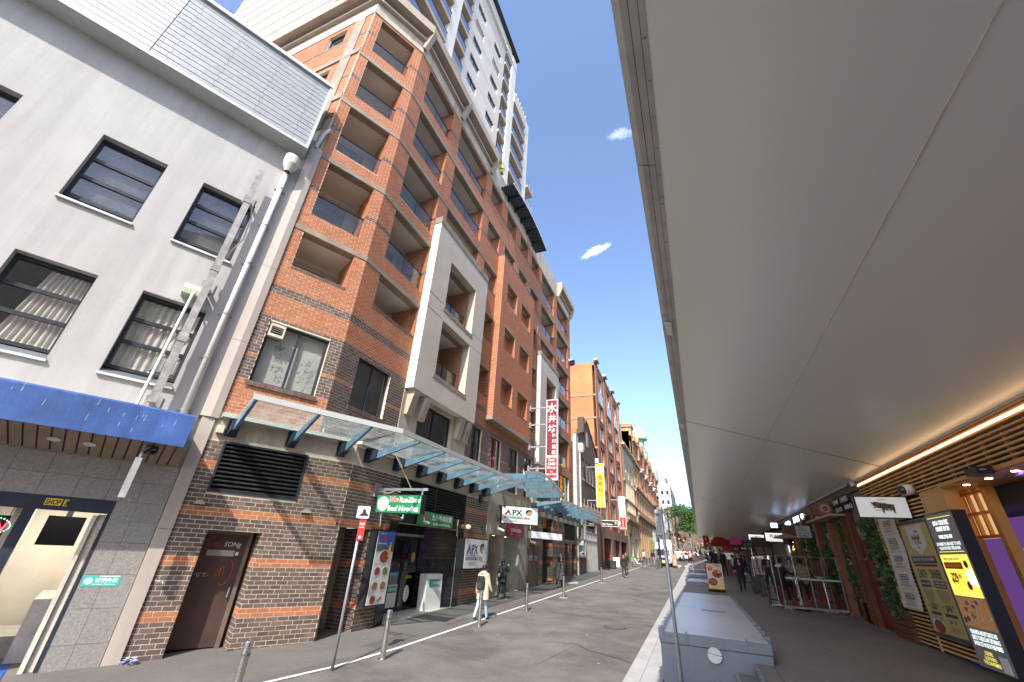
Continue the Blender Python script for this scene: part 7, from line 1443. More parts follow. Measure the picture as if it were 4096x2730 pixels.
# digital totem
dt = thing('digital_price_totem', 'black standing lightbox with yellow $29.90 lunch offer and food photos', 'sign', (4.3, 11, .88)); DK = mat('totem_charcoal', (.05, .05, .05), .35, var=.05, emit=.04, ec=(.4, .4, .4))
TF = Frame((4.43, 0, 0), (0, -1, 0)); MB().box(TF, -11.72, -10.62, -.20, 0, 1.05, 3.60).build('case', BLACKM, dt); MB().box(TF, -11.70, -10.64, 0, .006, 1.10, 3.57).build('face', DK, dt)
c_ = -11.17; o = .010; LW = mat('lit_ink', (.75, .85, .83), .5, var=0, emit=.5); LY = mat('lit_yellow', (.80, .68, .10), .5, var=0, emit=.35)
for z in (3.50, 2.90): MB().box(TF, c_-.46, c_+.46, o, o+.002, z, z+.012).build('rule', LY, dt)
text('SHOP 34 / 1 DIXON STREET,\nHAYMARKET NSW 2000', TF, c_, 3.26, o, .19, LW, dt, 'CENTER', bold=.03, wid=.62); text('PHONE: 02 9261 0008', TF, c_, 3.13, o, .07, LW, dt, 'CENTER', bold=.03, wid=.5); text('CARD PAYMENT ONLY / MENU SUBJECT TO CHANGE\nFOLLOW US FOR WEEKLY OFFERS AND NEWS', TF, c_, 2.94, o, .13, LW, dt, 'CENTER', bold=.01, wid=.9)
MB().box(TF, c_-.50, c_+.50, o-.002, o, 2.18, 2.86).build('offer_panel', LY, dt); text('COME FOR A BBQ LUNCH IN', TF, c_-.12, 2.76, o+.003, .045, INK, dt, 'CENTER', bold=.02, wid=.6); MB().box(TF, c_-.45, c_+.2, o, o+.004, 2.62, 2.73).build('ribbon', MATS['sign_red'], dt); text('HIGH SCHOOL UNIFORM', TF, c_-.13, 2.645, o+.006, .06, INKY, dt, 'CENTER', bold=.03, wid=.56)
MB().prism([TF.p(c_+a, o, b) for a, b in ((-.40, 2.60), (.06, 2.60), (.06, 2.34), (-.17, 2.25), (-.40, 2.34))][::-1], TF.n*-.003).build('price_flag', PM, dt); text('$29', TF, c_-.22, 2.37, o+.006, .19, INK, dt, 'CENTER', bold=.05, wid=.26); text('.90', TF, c_-.02, 2.46, o+.006, .08, INK, dt, 'CENTER', bold=.04)
disc(TF, c_+.20, 2.36, o+.004, .07, MATS['sign_red'], dt, 'badge')
MB().prism([TF.p(c_+a, o+.004, b) for a, b in ((.24, 2.60), (.48, 2.62), (.49, 2.36), (.26, 2.38))][::-1], TF.n*-.002).build('uniform_print', LW, dt); disc(TF, c_+.34, 2.70, o+.004, .06, HAIR, dt, 'hair_print'); 
MB().box(TF, c_-.50, c_+.50, o-.001, o+.001, 1.70, 2.16).build('food_print', mat('food_mix', (.28, .10, .04), .5, var=.7, vs_=22, emit=.10, ec=(.5, .25, .1)), dt)
for k in range(11): a, b = random.uniform(-.42, .42), random.uniform(1.76, 2.10); bowl(TF, c_+a, b, o+.003+k*.001, .075, (FOOD, FOOD2, FOOD4)[k % 3], dt, .05)
text('PLEASE ENTER AND EXIT QUICKLY AND\nQUIETLY TO REDUCE ANY DISTURBANCE\n24 HOUR CCTV IN USE IN THESE PREMISES', TF, c_, 1.42, o, .24, LW, dt, 'CENTER', bold=.02, wid=.86)
text('LICENSEE:\nLI LIN SHENG\nTYPE: ON-PREMISES', TF, c_-.08, 1.16, o, .20, LY, dt, 'CENTER', bold=.02, wid=.5); MB().box(TF, c_+.22, c_+.46, o, o+.003, 1.12, 1.34).build('notice', WHITE, dt)
# hanging butchers sign
bs = thing('butchers_hanging_sign', 'white box sign reading Butchers over a standing bull, hung from the slats', 'sign', (4.2, 13, 3.6)); BS = Frame((3.72, 13.05, 0), (1, .0, 0))
MB().box(BS, -.03, 1.0, -.16, -.012, 3.63, 4.12).build('case', BLACKM, bs); MB().box(BS, 0, .98, -.012, 0, 3.65, 4.10).build('face', mat('sign_softwhite', (.58, .61, .60), .5, var=.02, emit=.15), bs)
BU = mat('bull_tan', (.30, .20, .11), .7, var=.2)
q = MB().prism([BS.p(a, .003, b) for a, b in ((.30, 3.93), (.27, 3.99), (.33, 3.98), (.38, 4.0), (.55, 3.965), (.70, 3.94), (.72, 3.84), (.71, 3.74), (.68, 3.74), (.67, 3.82), (.60, 3.84), (.52, 3.82), (.50, 3.74), (.47, 3.74), (.46, 3.85), (.38, 3.87)) ][::-1], BS.n*-.002); q.build('bull_print', BU, bs)
text('Butchers', BS, .52, 3.845, .006, .13, INK, bs, 'CENTER', bold=.025, shear=.28, wid=.42); text("LET'S MEAT", BS, .52, 4.03, .004, .025, INK, bs, 'CENTER', bold=.02); text('Buffet', BS, .62, 3.79, .006, .05, INK, bs, 'CENTER', shear=.3, bold=.02); MB().prism([BS.p(.33, .007, 3.80), BS.p(.70, .007, 3.845), BS.p(.70, .007, 3.835), BS.p(.33, .007, 3.79)], BS.n*-.001).build('underline', INK, bs)
# red door bay
rd = thing('red_door_front', 'dark red side door with grey panel above between timber posts and hedges', 'door', (4.8, 17, .95))
dd = MB().box(FR, -17.68, -16.35, -.12, -.06, 1.0, 3.37).build('red_door', mat('door_red', (.16, .008, .012), .45, var=.06, vs_=2, dirt=.1), rd); MB().box(FR, -16.75, -16.35+.0, -.05, .02, 2.02, 2.06).box(FR, -16.85, -16.72, -.06, .0, 1.97, 2.14).build('handle', INOX, dd)
MB().box(FR, -17.68, -16.35, -.14, -.10, 3.38, 4.7).build('grey_panel', mat('panel_grey', (.16, .19, .20), .5), rd); MB().tube([FR.p(-17.4, -.05, 3.42), FR.p(-17.4, -.05, 3.75), FR.p(-16.6, -.05, 3.75)], .02, 6).build('pipe', GPIPE, rd)
MB().box(FR, -17.7, -16.3, -.4, .0, tz(17)-.02, tz(17)+.02).build('threshold', SC, rd)
def tpost(a, b, o0, o1, par, m_=WOODD): MB().box(FR, -b, -a, o0, o1, tz(a)-.02, 4.75).build('timber_post', m_, par)
tpost(17.72, 17.95, -.12, .06, rd); tpost(18.25, 18.5, -.12, .10, rd)
for z in [tz(16)+i*.16 for i in range(4)]: MB().box(FR, -16.34, -15.2, -.02, .10, z, z+.145).build('planter_board', WOODD, rd); MB().box(FR, -18.9, -18.0, .0, .10, z, z+.145).build('planter_board', WOODD, rd)
# pergola bays with hedges
pg = thing('timber_pergola_front', 'row of reddish brown timber posts and white door frames dressed in hanging greenery', 'shopfront', (4.8, 22, 1.1))
for a in (20.0, 22.1, 24.4, 26.6): tpost(a, a+.34, -.1, .12, pg, mat('timber_red', (.26, .10, .045), .55, var=.2, vs_=4, bump=.1))
for a in (19.1, 20.9, 23.2, 25.3): MB().box(FR, -a-.07, -a, -.06, .02, tz(a), 4.5).build('white_stile', MATS['alu'], pg)
MB().box(FR, -28, -18.5, -.75, -.7, 1, 4.7).build('inner_wall', mat('inner_board', (.50, .33, .22), .8, var=.25, vs_=5), pg); MB().box(FR, -28, -18.5, -.12, .02, 4.5, 4.75).build('beam', WOODD, pg)
for k in range(16): y = 18.7+k*.6; MB().box(FR, -y-.04, -y, -.7, -.68, 1, 4.5).build('board_joint', INK, pg)
HG = []
def hedge(y0, y1, z0, z1, n, lab, m_=LEAFD, o=-.08, r=.16, sz=.055, blobs=None):
    t = thing('hanging_greenery', lab, 'plant', (4.75, (y0+y1)/2, z0)); bb = []
    k = max(3, int((z1-z0)/.35))
    for i in range(k): bb.append(((4.75+o*-1-.12, (y0+y1)/2+random.uniform(-.12, .12), z0+(z1-z0)*(i+.5)/k), (r, (y1-y0)/2*random.uniform(.7, 1.1), (z1-z0)/k*.7), 1))
    leafy('foliage', '', '', bb, n, sz, m_, parent=t); MB().tube([(4.78, (y0+y1)/2, z0-.3), (4.76, (y0+y1)/2, (z0+z1)/2), (4.77, (y0+y1)/2, z1)], .02, 5).build('stem', BARK, t)
hedge(15.35, 16.3, 1.5, 3.9, 3600, 'bushy dark hedge between the red door and the timber slats', r=.26)
hedge(18.5, 19.05, 1.5, 4.5, 1800, 'bright green leafy column left of the red door', LEAF); hedge(20.45, 21.0, 1.7, 4.4, 1500, 'grey-green trailing plants by the letter signs'); hedge(21.2, 21.9, 1.5, 3.3, 1500, 'ivy column behind the right end of the glass screen'); hedge(22.6, 24.2, 2.8, 4.5, 2600, 'mass of dark leaves above the seated diners'); hedge(24.8, 25.5, 1.6, 4.3, 1700, 'green column behind the patio heater', LEAF); hedge(26.9, 28.0, 1.6, 4.3, 1800, 'warm lit climbing plant left of the buffet sign', mat('leaf_warm', (.16, .15, .03), .6, var=.3, rnd=.4))
fr_ = MB()
for k in range(70): y = 27+random.random()*1.0; z = 3.2+random.random()*1.3; fr_.ball((4.55, y, z), .012, 4)
fl2 = fr_.build('fairy_lights', mat('fairy', (1, .6, .2), var=0, emit=3)); fl2['label'] = 'tiny warm fairy lights threaded through the climbing plant'; fl2['category'] = 'string lights'; fl2['kind'] = 'stuff'
# signage shelf with letters and round plates
sg2 = thing('bbq_letter_sign', 'black block letter sign on a timber shelf with three round brown plates', 'sign', (4.6, 19.5, 4.1)); 
MB().wb(4.25, 4.74, 17.9, 21.6, 4.10, 4.16).build('shelf', mat('shelf_tan', (.50, .33, .2), .6), sg2)
for k, (s_, y, z) in enumerate((('YUMMY', 18.3, 4.50), ('CHINESE', 17.95, 4.50), ('SEAFOOD', 18.1, 4.22))): pass
for (a, b, z0, z1, s_) in ((16.9, 17.8, 4.45, 4.66, 'CHINESE'), (17.9, 18.75, 4.45, 4.66, 'YUMMY'), (16.6, 17.5, 4.2, 4.4, 'BBQ'), (17.7, 18.6, 4.2, 4.4, 'SEAFOOD'), (20.0, 21.9, 4.45, 4.68, '優質自助餐廳'), (20.9, 21.7, 4.2, 4.4, '燒烤')): MB().box(FR, -b, -a, .05, .12, z0, z1).build('letter_block', INK, sg2); text(s_, FR, -(a+b)/2, z0+.03, .124, z1-z0-.06, INKW, sg2, 'CENTER', bold=.03, wid=(b-a)*.88)
for y in (18.95, 19.3, 19.65): F_ = FY(y); disc(F_, 4.42, 4.42, 0, .24, mat('plate_brown', (.26, .12, .08), .5), sg2, 'round_plate', t=.03); disc(F_, 4.42, 4.42, .004, .15, mat('plate_pink', (.6, .38, .3), .5), sg2, 'plate_ring', t=.003); disc(F_, 4.42, 4.42, .008, .09, MATS['plate_brown'], sg2, 'plate_centre', t=.003)
def hang(name, lab, y, x0, x1, z0, z1, m_, txt=(), lit=.3, th=.14):
    t = thing(name, lab, 'sign', ((x0+x1)/2, y, z0)); F = FY(y); MB().box(F, x0-.02, x1+.02, -th, -.01, z0-.02, z1+.02).build('case', BLACKM, t); MB().box(F, x0, x1, -.01, 0, z0, z1).build('face', m_, t)
    for (s_, u, v, h, c, wd) in txt: text(s_, F, x0+(x1-x0)*u, z0+(z1-z0)*v, .004, h, c, t, 'CENTER', bold=.015, wid=wd)
    return t, F
SWL = mat('sign_lit_white', (.72, .72, .70), .5, var=.02, emit=.35); SBL = mat('sign_lit_blue', (.45, .6, .95), .5, var=0, emit=1.2)
hang('noodle_hanging_sign', 'lit white hanging sign with red Chinese characters for noodles', 26.0, 3.22, 3.98, 3.56, 3.94, SWL, (('桂林', .5, .42, .17, INKR, .42), ('Yummy Noodle & Rice', .5, .08, .05, INKR, .62)))
t, F = hang('buffet_hanging_sign', 'hanging buffet sign, dark food photo left and grey lettering right', 21.2, 3.35, 4.25, 3.55, 3.98, mat('sign_grey', (.50, .51, .50), .5), (('自助餐', .72, .72, .09, INK, .28), ('yummy', .68, .5, .08, INK, .36), ('自助餐 ♦♦', .72, .28, .08, INK, .36), ('Buffet', .72, .05, .09, INK, .34)), 0)
MB().box(F, 3.35, 3.75, .002, .005, 3.55, 3.98).build('food_print', mat('food_dark', (.12, .035, .02), .5, var=.7, vs_=14), t)
for k, (y, x0, x1, z0, z1, m_, s_, lab) in enumerate(((29.5, 2.9, 3.9, 3.45, 3.85, mat('sign_dkbrown', (.03, .018, .012), .5), '', 'dark brown hanging board left of the lit noodle sign'), (33, 3.2, 4.2, 3.5, 3.85, MATS['sign_dkbrown'], '', 'second dark hanging board further along'), (38, 3.6, 4.6, 4.1, 4.45, SWL, '小龍坎', 'small lit sign with green letters high under the awning'), (40, 2.9, 4.0, 3.35, 3.7, mat('sign_black2', (.015, .015, .015), .5), 'BBQ', 'small black hanging sign with pale letters'), (47, 2.8, 4.0, 3.45, 3.85, MAROON, '火鍋', 'maroon hanging sign in the middle distance'), (54, 2.4, 3.8, 3.6, 4.0, MATS['sign_red'], '', 'red hanging sign farther along'), (60, 3.6, 4.8, 4.4, 5.0, mat('sign_magenta', (.5, .03, .2), .5, emit=.05), '', 'glowing magenta sign near the awning end'), (64, 2.2, 3.7, 3.6, 4.1, YELL, 'NOODLE', 'yellow sign below the red canopy'))):
    hang('hanging_shop_board', lab, y, x0, x1, z0, z1, m_, ((s_, .5, .25, (z1-z0)*.5, INKW if m_ is not SWL else GREEN, (x1-x0)*.6),) if s_ else ())
t, F = hang('blue_lit_letters', 'cluster of blue-white lit letter blocks under the awning edge', 30.0, 4.1, 4.45, 4.45, 4.70, SBL, (('S 味', .5, .2, .16, INK, .28),)); 
for k in range(7): MB().box(FR, -24.2-k*.35, -24.0-k*.35, .06, .10, 4.45+.05*(k % 2), 4.70).build('letter', SBL, t)
for k in range(5): MB().box(FR, -27.6-k*.3, -27.4-k*.3, .06, .10, 4.45, 4.62+.04*(k % 2)).build('letter', SBL, t)
rc = thing('red_canopy', 'red fabric canopy roof by the far shops', 'canopy', (3.5, 72, 5)); MB().prism([(1.6, 68, 4.5), (5.4, 68, 4.5), (5.0, 68, 5.5), (2.2, 68, 5.5)], (0, 6, 0)).build('cloth', mat('canopy_red', (.38, .04, .04), .7), rc)
for x in (1.8, 5.2): MB().tube([(x, 68.2, tz(68)), (x, 68.2, 4.5)], .04, 6).build('post', GPIPE, rc)
# ---- terrace furniture
def screen(lab, x0, y0, x1, y1, h, n, grp='clear wheeled screens on the terrace'):
    t = thing('glass_screen', lab, 'screen', (x0, y0, tz(y0)), grp); F = Frame((x0, y0, 0), (x1-x0, y1-y0, 0)); L_ = math.hypot(x1-x0, y1-y0); z = tz(min(y0, y1))
    q = MB().box(F, 0, L_, -.02, .02, z+.10, z+.16); q.build('bottom_rail', SFM, t)
    for k in range(n+1): MB().box(F, L_*k/n-.012, L_*k/n+.012, -.012, .012, z+.16, z+h).build('upright', SFM, t)
    MB().box(F, 0, L_, -.004, .004, z+.16, z+h).build('clear_sheet', GLASSS, t); MB().box(F, 0, L_, -.012, .012, z+h, z+h+.015).build('top_rail', SFM, t)
    for s in (.05, L_-.05):
        MB().box(F, s-.03, s+.03, -.28, .28, z+.09, z+.12).build('foot', SFM, t)
        for o in (-.26, .26): MB().lathe(F.p(s, o, z+.045), [(0, -.02), (.045, -.02), (.045, .02), (0, .02)], 10, 0, F.a).build('castor', GPIPE, t)
screen('nearest clear screen in front of the seated diners', 2.62, 19.6, 4.55, 20.0, 1.75, 2)
screen('second clear screen running back past the black bin', 2.50, 20.2, 2.42, 26.3, 1.72, 1); screen('third clear screen by the menu posters', 2.38, 26.9, 3.6, 27.4, 1.72, 1); screen('far clear screen further up the terrace', 2.3, 29.6, 3.5, 30.0, 1.75, 1)
TB_ = thing('dining_bench_table', 'white narrow bar-height table behind the clear screen', 'table', (3.6, 20.5, tz(20.5))); z = tz(20.5); MB().wb(2.78, 4.62, 20.35, 20.95, z+.97, z+1.02).build('table_top', WHITE, TB_)
for x in (3.25, 4.15): MB().tube([(x, 20.65, z), (x, 20.65, z+.97)], .035, 8).build('leg', INOX, TB_); MB().wb(x-.22, x+.22, 20.45, 20.85, z, z+.02).build('foot', INOX, TB_)
for k, x in enumerate((3.35, 4.05)):
    t = thing('noodle_bowl', ('left', 'right')[k]+' white noodle bowl on the bar table', 'bowl', (x, 20.6, z+1.02), 'bowls on the bar table'); MB().lathe((x, 20.6, z+1.02), [(.05, 0), (.10, .05), (.19, .09), (.18, .09), (.09, .055)], 14).build('bowl', mat('porcelain', (.7, .72, .7), .2), t); MB().lathe((x, 20.6, z+1.075), [(0, .0), (.13, 0)], 12).build('food', FOOD4, t)
    MB().tube([(x+.05, 20.6, z+1.1), (x+.33, 20.55, z+1.20)], .008, 4).build('chopsticks', WOODD, t)
def stool(x, y, lab, col, h=.72):
    t = thing('bar_stool', lab, 'stool', (x, y, tz(y)), 'metal bar stools at the white table'); z = tz(y); MB().wb(x-.17, x+.17, y-.17, y+.17, z+h-.03, z+h).build('seat', mat('stool_wood', (.10, .06, .04), .5), t)
    for sx in (-1, 1):
        for sy in (-1, 1): MB().tube([(x+sx*.14, y+sy*.14, z+h-.03), (x+sx*.21, y+sy*.21, z)], .016, 6).build('leg', col, t)
    MB().tube([(x+.19*a, y+.19*b, z+.26) for a, b in ((-1, -1), (1, -1), (1, 1), (-1, 1), (-1, -1))], .012, 5).build('foot_ring', col, t)
RDM = mat('stool_red', (.45, .02, .03), .4)
stool(2.42, 20.25, 'empty black stool with wooden seat at the left end of the table', BLACKM, .70)
for k, x in enumerate((2.85, 3.4, 3.95, 4.4)): stool(x, 21.15 if k else 20.75, ('leftmost', 'second', 'third', 'rightmost')[k]+' red-legged stool behind the clear screen', RDM)
ht = thing('patio_heater', 'mushroom patio heater with wide metal hood standing behind the bar table', 'heater', (3.22, 20.2, tz(20.2))); z = tz(20.2)
MB().tube([(3.22, 20.2, z+.1), (3.22, 20.2, z+1.75)], .035, 10).build('post', INOX, ht); MB().lathe((3.22, 20.2, z+1.75), [(.09, 0), (.11, .12), (.11, .35), (.13, .36), (.13, .42), (.04, .44)], 16).build('burner', INOX, ht)
MB().lathe((3.22, 20.2, z+2.12), [(.18, 0), (.2, .08), (.15, .10), (.17, .2)], 16).build('emitter', BLACKM, ht); MB().lathe((3.22, 20.2, z+2.34), [(.46, 0), (.47, .02), (.42, .05), (.2, .13), (.05, .17), (0, .17)], 24).build('hood', mat('hood_metal', (.45, .38, .30), .3, metal=.8, var=.05), ht); MB().lathe((3.22, 20.2, z), [(.24, 0), (.24, .1), (.05, .14)], 16).build('base', BLACKM, ht)
for k, y in enumerate((24.6, 25.8)):
    t = thing('tube_heater', ('nearer', 'farther')[k]+' pyramid tube patio heater with flat dark hood', 'heater', (3.0+k*.25-.3, y, tz(y))); x = 3.05-k*.6; z = tz(y)
    for sx in (-1, 1):
        for sy in (-1, 1): MB().tube([(x+sx*.24, y+sy*.24, z+.7), (x+sx*.15, y+sy*.15, z+2.15)], .016, 5).build('leg', BLACKM, t)
    MB().tube([(x, y, z+.7), (x, y, z+2.1)], .05, 10).build('glass_tube', GLASSB, t); MB().wb(x-.26, x+.26, y-.26, y+.26, z, z+.72).build('base', BLACKM, t); MB().lathe((x, y, z+2.2), [(.42, 0), (.42, .02), (.1, .10), (0, .1)], 4).build('hood', BLACKM, t)
bn_ = thing('black_bin', 'tall black service bin beside the screens', 'bin', (2.6, 24, tz(24))); z = tz(24); MB().wb(2.36, 2.88, 23.7, 24.25, z+.04, z+.82).build('body', mat('bin_black', (.028, .03, .034), .5), bn_, bevel=.02); MB().wb(2.34, 2.90, 23.68, 24.27, z+.82, z+.90).build('lid', MATS['bin_black'], bn_, bevel=.02); MB().wb(2.4, 2.84, 23.69, 23.7, z+.15, z+.75).build('ribbed_panel', BLACKM, bn_)
def poster(lab, x0, x1, y, z0, z1, bg_, rows, cols_): 
    t = thing('menu_poster_board', lab, 'menu board', ((x0+x1)/2, y, z0)); F = FY(y); MB().box(F, x0, x1, -.04, 0, z0, z1).build('panel', bg_, t)
    for i in range(rows):
        for j in range(cols_): bowl(F, x0+(x1-x0)*(j+.5)/cols_, z1-.35-(z1-z0-.5)*(i+.3)/rows, .004, .10, (FOOD, FOOD2, FOOD4, FOOD3)[(i*3+j) % 4], t, .07)
    return t, F
z = tz(27)
MPD = mat('menu_darkbrown', (.055, .030, .022), .5, var=.1)
poster('dark brown menu board with rows of bowls behind the walking man', 2.35, 3.15, 27.0, z+.1, z+1.55, MPD, 4, 3); poster('second dark menu board at an angle behind the first', 3.2, 3.9, 27.6, z+.1, z+1.6, MPD, 4, 2)
t, F = poster('small white lobster poster on the lower menu board', 2.62, 2.98, 26.6, z+.15, z+.82, PM, 0, 1); MB().prism([F.p(2.8+a, .004, z+.5+b) for a, b in ((-.1, .2), (0, .1), (.1, .2), (.06, 0), (.08, -.2), (0, -.28), (-.08, -.2), (-.06, 0))][::-1], F.n*-.002).build('lobster_print', FOOD, t)
# A-frame poster
sbd = thing('noodle_sandwich_board', 'noodle A-board poster with two red soup bowls standing on the grey box', 'sandwich board', (.55, 24.6, 1.2)); F = Frame((.20, 24.45, 1.18), (1, .12, 0)); T = TFrame((.20, 24.45, 1.18), (1, .12, 0), (0, .12, 1))
MB().box(T, .0, .76, -.03, 0, .12, 1.27).build('frame', BLACKM, sbd)
pp = MB().box(T, .03, .73, 0, .005, .17, 1.24).build('poster', mat('poster_peach', (.72, .50, .33), .5, var=.08, vs_=4), sbd)
T2 = TFrame((.20, 24.9, 1.18), (1, .12, 0), (0, -.25, 1))
MB().box(T2, 0, .76, -.02, 0, .05, 1.25).build('back_panel', BLACKM, sbd)
for s in (.02, .72): MB().box(T, s, s+.03, -.03, 0, -.04, .14).build('leg', BLACKM, sbd); MB().lathe(T.p(s+.015, .0, 0), [(0, -.02), (.045, -.02), (.045, .03), (0, .03)], 10, 0, T.a).build('castor', INK, sbd)
bowl(T, .47, .80, .010, .26, FOOD, sbd, .20); bowl(T, .24, .46, .012, .25, FOOD, sbd, .20)
for (x, z, m_) in ((.40, .86, FOOD3), (.52, .76, INK), (.55, .88, FOOD4), (.20, .50, FOOD3), (.30, .44, FOOD2)): disc(T, x, z, .020, .06, m_, sbd, 'topping_print', r2=.04)
disc(T, .18, 1.02, .010, .13, mat('food_orange', (.7, .22, .06), .5, var=.4, vs_=30), sbd, 'prawn_print', r2=.10); MB().box(T, .03, .73, .006, .009, .17, .26).build('yellow_band', INKY, sbd); disc(T, .60, .52, .022, .08, INKY, sbd, 'price_badge')
text('NEW!', T, .22, .95, .020, .06, INKR, sbd, 'CENTER', bold=.03); text('炸蛋螺螄粉', T, .52, 1.12, .012, .055, INK, sbd, 'CENTER', bold=.01); text('5.2 鲜滋外卖', T, .22, .19, .012, .05, INKR, sbd, 'CENTER'); text('Luo Si Noodle', T, .5, 1.19, .012, .03, INKR, sbd, 'CENTER')
t = thing('acrylic_poster_stand', 'faded food poster stand near the stair handrail', 'poster', (0, 44, 1.8)); MB().wb(-.6, .45, 43.6, 43.65, 1.85, 2.9).build('panel', mat('faded_food', (.42, .28, .24), .5, var=.5, vs_=6), t)
sct = MB()
for k in range(26): x, y = random.uniform(2.7, 4.6), random.uniform(19, 19.5); s = random.uniform(.02, .05); a = random.random()*6; sct.face([(x+s*math.cos(a+b), y+s*math.sin(a+b), tz(y)+.012+random.random()*.015) for b in (0, 1.5, 3, 4.6)])
sct.build('tissue_litter', [mat('tissue', (.65, .66, .66), .9, var=0)], None, label='white tissues and scraps dropped below the clear screen', category='litter', kind='stuff')
# ================================================================ PEOPLE
def person(lab, x, y, face, z=None, cols=None, walk=0., arms=(0, 0), sit=False, h=1.70, build=1., near=True, coat=0., lean=0., elbow=(.15, .15), headturn=0., hair='short', group=None, haircol=HAIR, phone=0, skirt=None, bothback=False):
    """one skinned body; cols = (top, bottom, shoes). face: heading in degrees, 0 = +Y"""
    z = gz(y) if z is None else z
    t = thing('person', lab, 'person', (x, y, z), group); k = h/1.75
    V = []; E = []; Rr = []; L = []      # label per edge (a,b,lab)
    def v(p, r, par=None, lb='top'):
        V.append(Vector(p)*k); Rr.append(r*k*(build*1.12 if lb in ('top', 'bot') else 1)); i = len(V)-1
        if par is not None: E.append((par, i)); L.append(lb)
        return i
    hip = .94 if not sit else .0
    base = .94
    pel = v((0, 0, base), .115, None); 
    ly = lean
    wa = v((0, ly*.3, base+.16), .105, pel, 'top'); ch = v((0, ly*.75, base+.36), .135, wa, 'top'); nb = v((0, ly, base+.50), .075, ch, 'top')
    nk = v((0, ly+.01, base+.565), .048, nb, 'skin'); hd = v((0, ly+.03, base+.66), .078, nk, 'skin'); ht_ = v((0, ly+.02, base+.745), .075, hd, 'skin')
    for sd, (aw, el) in zip((-1, 1), zip(arms, elbow)):
        sh = v((sd*.165, ly, base+.46), .062+coat*.012, nb, 'top'); a = aw
        up_ = Vector((sd*.05, math.sin(a)*.27, -math.cos(a)*.27)); e = V[sh]/k+up_; ei = v(e, .046+coat*.012, sh, 'top')
        b = a+el+.05; fo = Vector((sd*(.02 if not phone or sd < 0 else -.06), math.sin(b)*.24, -math.cos(b)*.24)); wpos = e+fo; wi = v(wpos, .034+coat*.01, ei, 'top')
        hp = wpos+fo.normalized()*.075; hi = v(hp, .030, wi, 'skin')
        if near:
            for q in range(4): f1 = hp+fo.normalized()*(.045+.008*(q in (1, 2)))+Vector((0, (q-1.5)*.018, 0)); v(f1, .008, hi, 'skin')
            v(wpos+fo.normalized()*.07+Vector((0, .045, 0)), .009, hi, 'skin')
    for sd in (-1, 1):
        hj = v((sd*.085, 0, base-.06), .088, pel, 'bot')
        if sit:
            kn = v((sd*.13, .40, base-.10), .062, hj, 'bot'); an = v((sd*.13, .36, base-.50), .040, kn, 'bot'); fl_ = v((sd*.13, .37, base-.57), .040, an, 'shoe'); v((sd*.14, .52, base-.60), .032, fl_, 'shoe')
        else:
            a = walk*sd; kn = v((sd*.09, math.sin(a)*.44, base-.06-math.cos(a)*.43), .060, hj, 'bot'); b = a-(abs(walk)*.9 if a < 0 else abs(walk)*.1)
            ap = V[kn]/k+Vector((0, math.sin(b)*.42, -math.cos(b)*.40)); an = v(ap, .040, kn, 'bot'); hl = v(ap+Vector((0, -.01, -.035)), .038, an, 'shoe'); v(ap+Vector((sd*.01, .15, -.045)), .030, hl, 'shoe')
    zmin = min(p.z for p in V)-.03*k
    if not sit: 
        for p in V: p.z -= zmin
    else:
        for p in V: p.z += (sit-(base-.10-.06)*k)
    me = bpy.data.meshes.new('body'); me.from_pydata([tuple(p) for p in V], E, []); ob = bpy.data.objects.new('body', me); COL.objects.link(ob)
    md = ob.modifiers.new('skin', 'SKIN'); md.use_smooth_shade = True
    for i, sv in enumerate(me.skin_vertices[0].data): sv.radius = (Rr[i]*1.12, Rr[i]*.9) if L and i > 3 else (Rr[i]*1.25, Rr[i]*.85); sv.use_root = (i == 0)
    ms = ob.modifiers.new('sub', 'SUBSURF'); ms.levels = ms.render_levels = 2 if near else 1
    dg = bpy.context.evaluated_depsgraph_get(); dg.update(); nm = bpy.data.meshes.new_from_object(ob.evaluated_get(dg)); bpy.data.objects.remove(ob)
    nm.name = 'body'; mats_ = {'top': cols[0], 'bot': cols[1], 'shoe': cols[2], 'skin': SKIN}; keys = ['top', 'bot', 'shoe', 'skin']; nm.materials.clear()
    for q in keys: nm.materials.append(mats_[q])
    nf = len(nm.polygons); C_ = np.zeros(nf*3); nm.polygons.foreach_get('center', C_); C_ = C_.reshape(-1, 3)
    A_ = np.array([V[a] for a, b in E]); B_ = np.array([V[b] for a, b in E]); D_ = B_-A_; LL = (D_**2).sum(1)
    tt = np.clip(((C_[:, None]-A_)*D_).sum(2)/LL, 0, 1); dd_ = np.linalg.norm(C_[:, None]-(A_+tt[..., None]*D_), axis=2)-np.array([Rr[b] for a, b in E])*.6; idx = dd_.argmin(1)
    mi = np.array([keys.index(L[i]) for i in idx])
    pz = V[0].z; cut = pz+.02*k-coat*.28*k
    mi = np.where((mi == 1) & (C_[:, 2] > cut) & (not sit), 0, mi); mi = np.where((mi == 0) & (C_[:, 2] < cut-.02) & (np.abs(C_[:, 0]) < .13) & (not sit), 1, mi)
    nm.polygons.foreach_set('material_index', mi.astype(int).tolist()); nm.polygons.foreach_set('use_smooth', [True]*nf)
    bo = bpy.data.objects.new('body', nm); COL.objects.link(bo); bo.parent = t; BASE[bo.name] = Vector()
    H = V[hd]; 
    def loc(nm_, mb, m_): q = bpy.data.meshes.new(nm_); q.from_pydata(mb.v, [], mb.f); q.materials.append(m_); q.polygons.foreach_set('use_smooth', [True]*len(q.polygons)); o = bpy.data.objects.new(nm_, q); COL.objects.link(o); o.parent = t; BASE[o.name] = Vector(); return o
    hb = MB().ball((H.x, H.y-.018*k, H.z+.045*k), .104*k, 12, 0, (.95, 1.08, 1.0))
    if hair == 'long': hb.ball((H.x, H.y-.06*k, H.z-.10*k), .10*k, 10, 0, (1.0, .6, 1.7))
    if hair == 'bun': hb.ball((H.x, H.y-.1*k, H.z+.08*k), .05*k, 8)
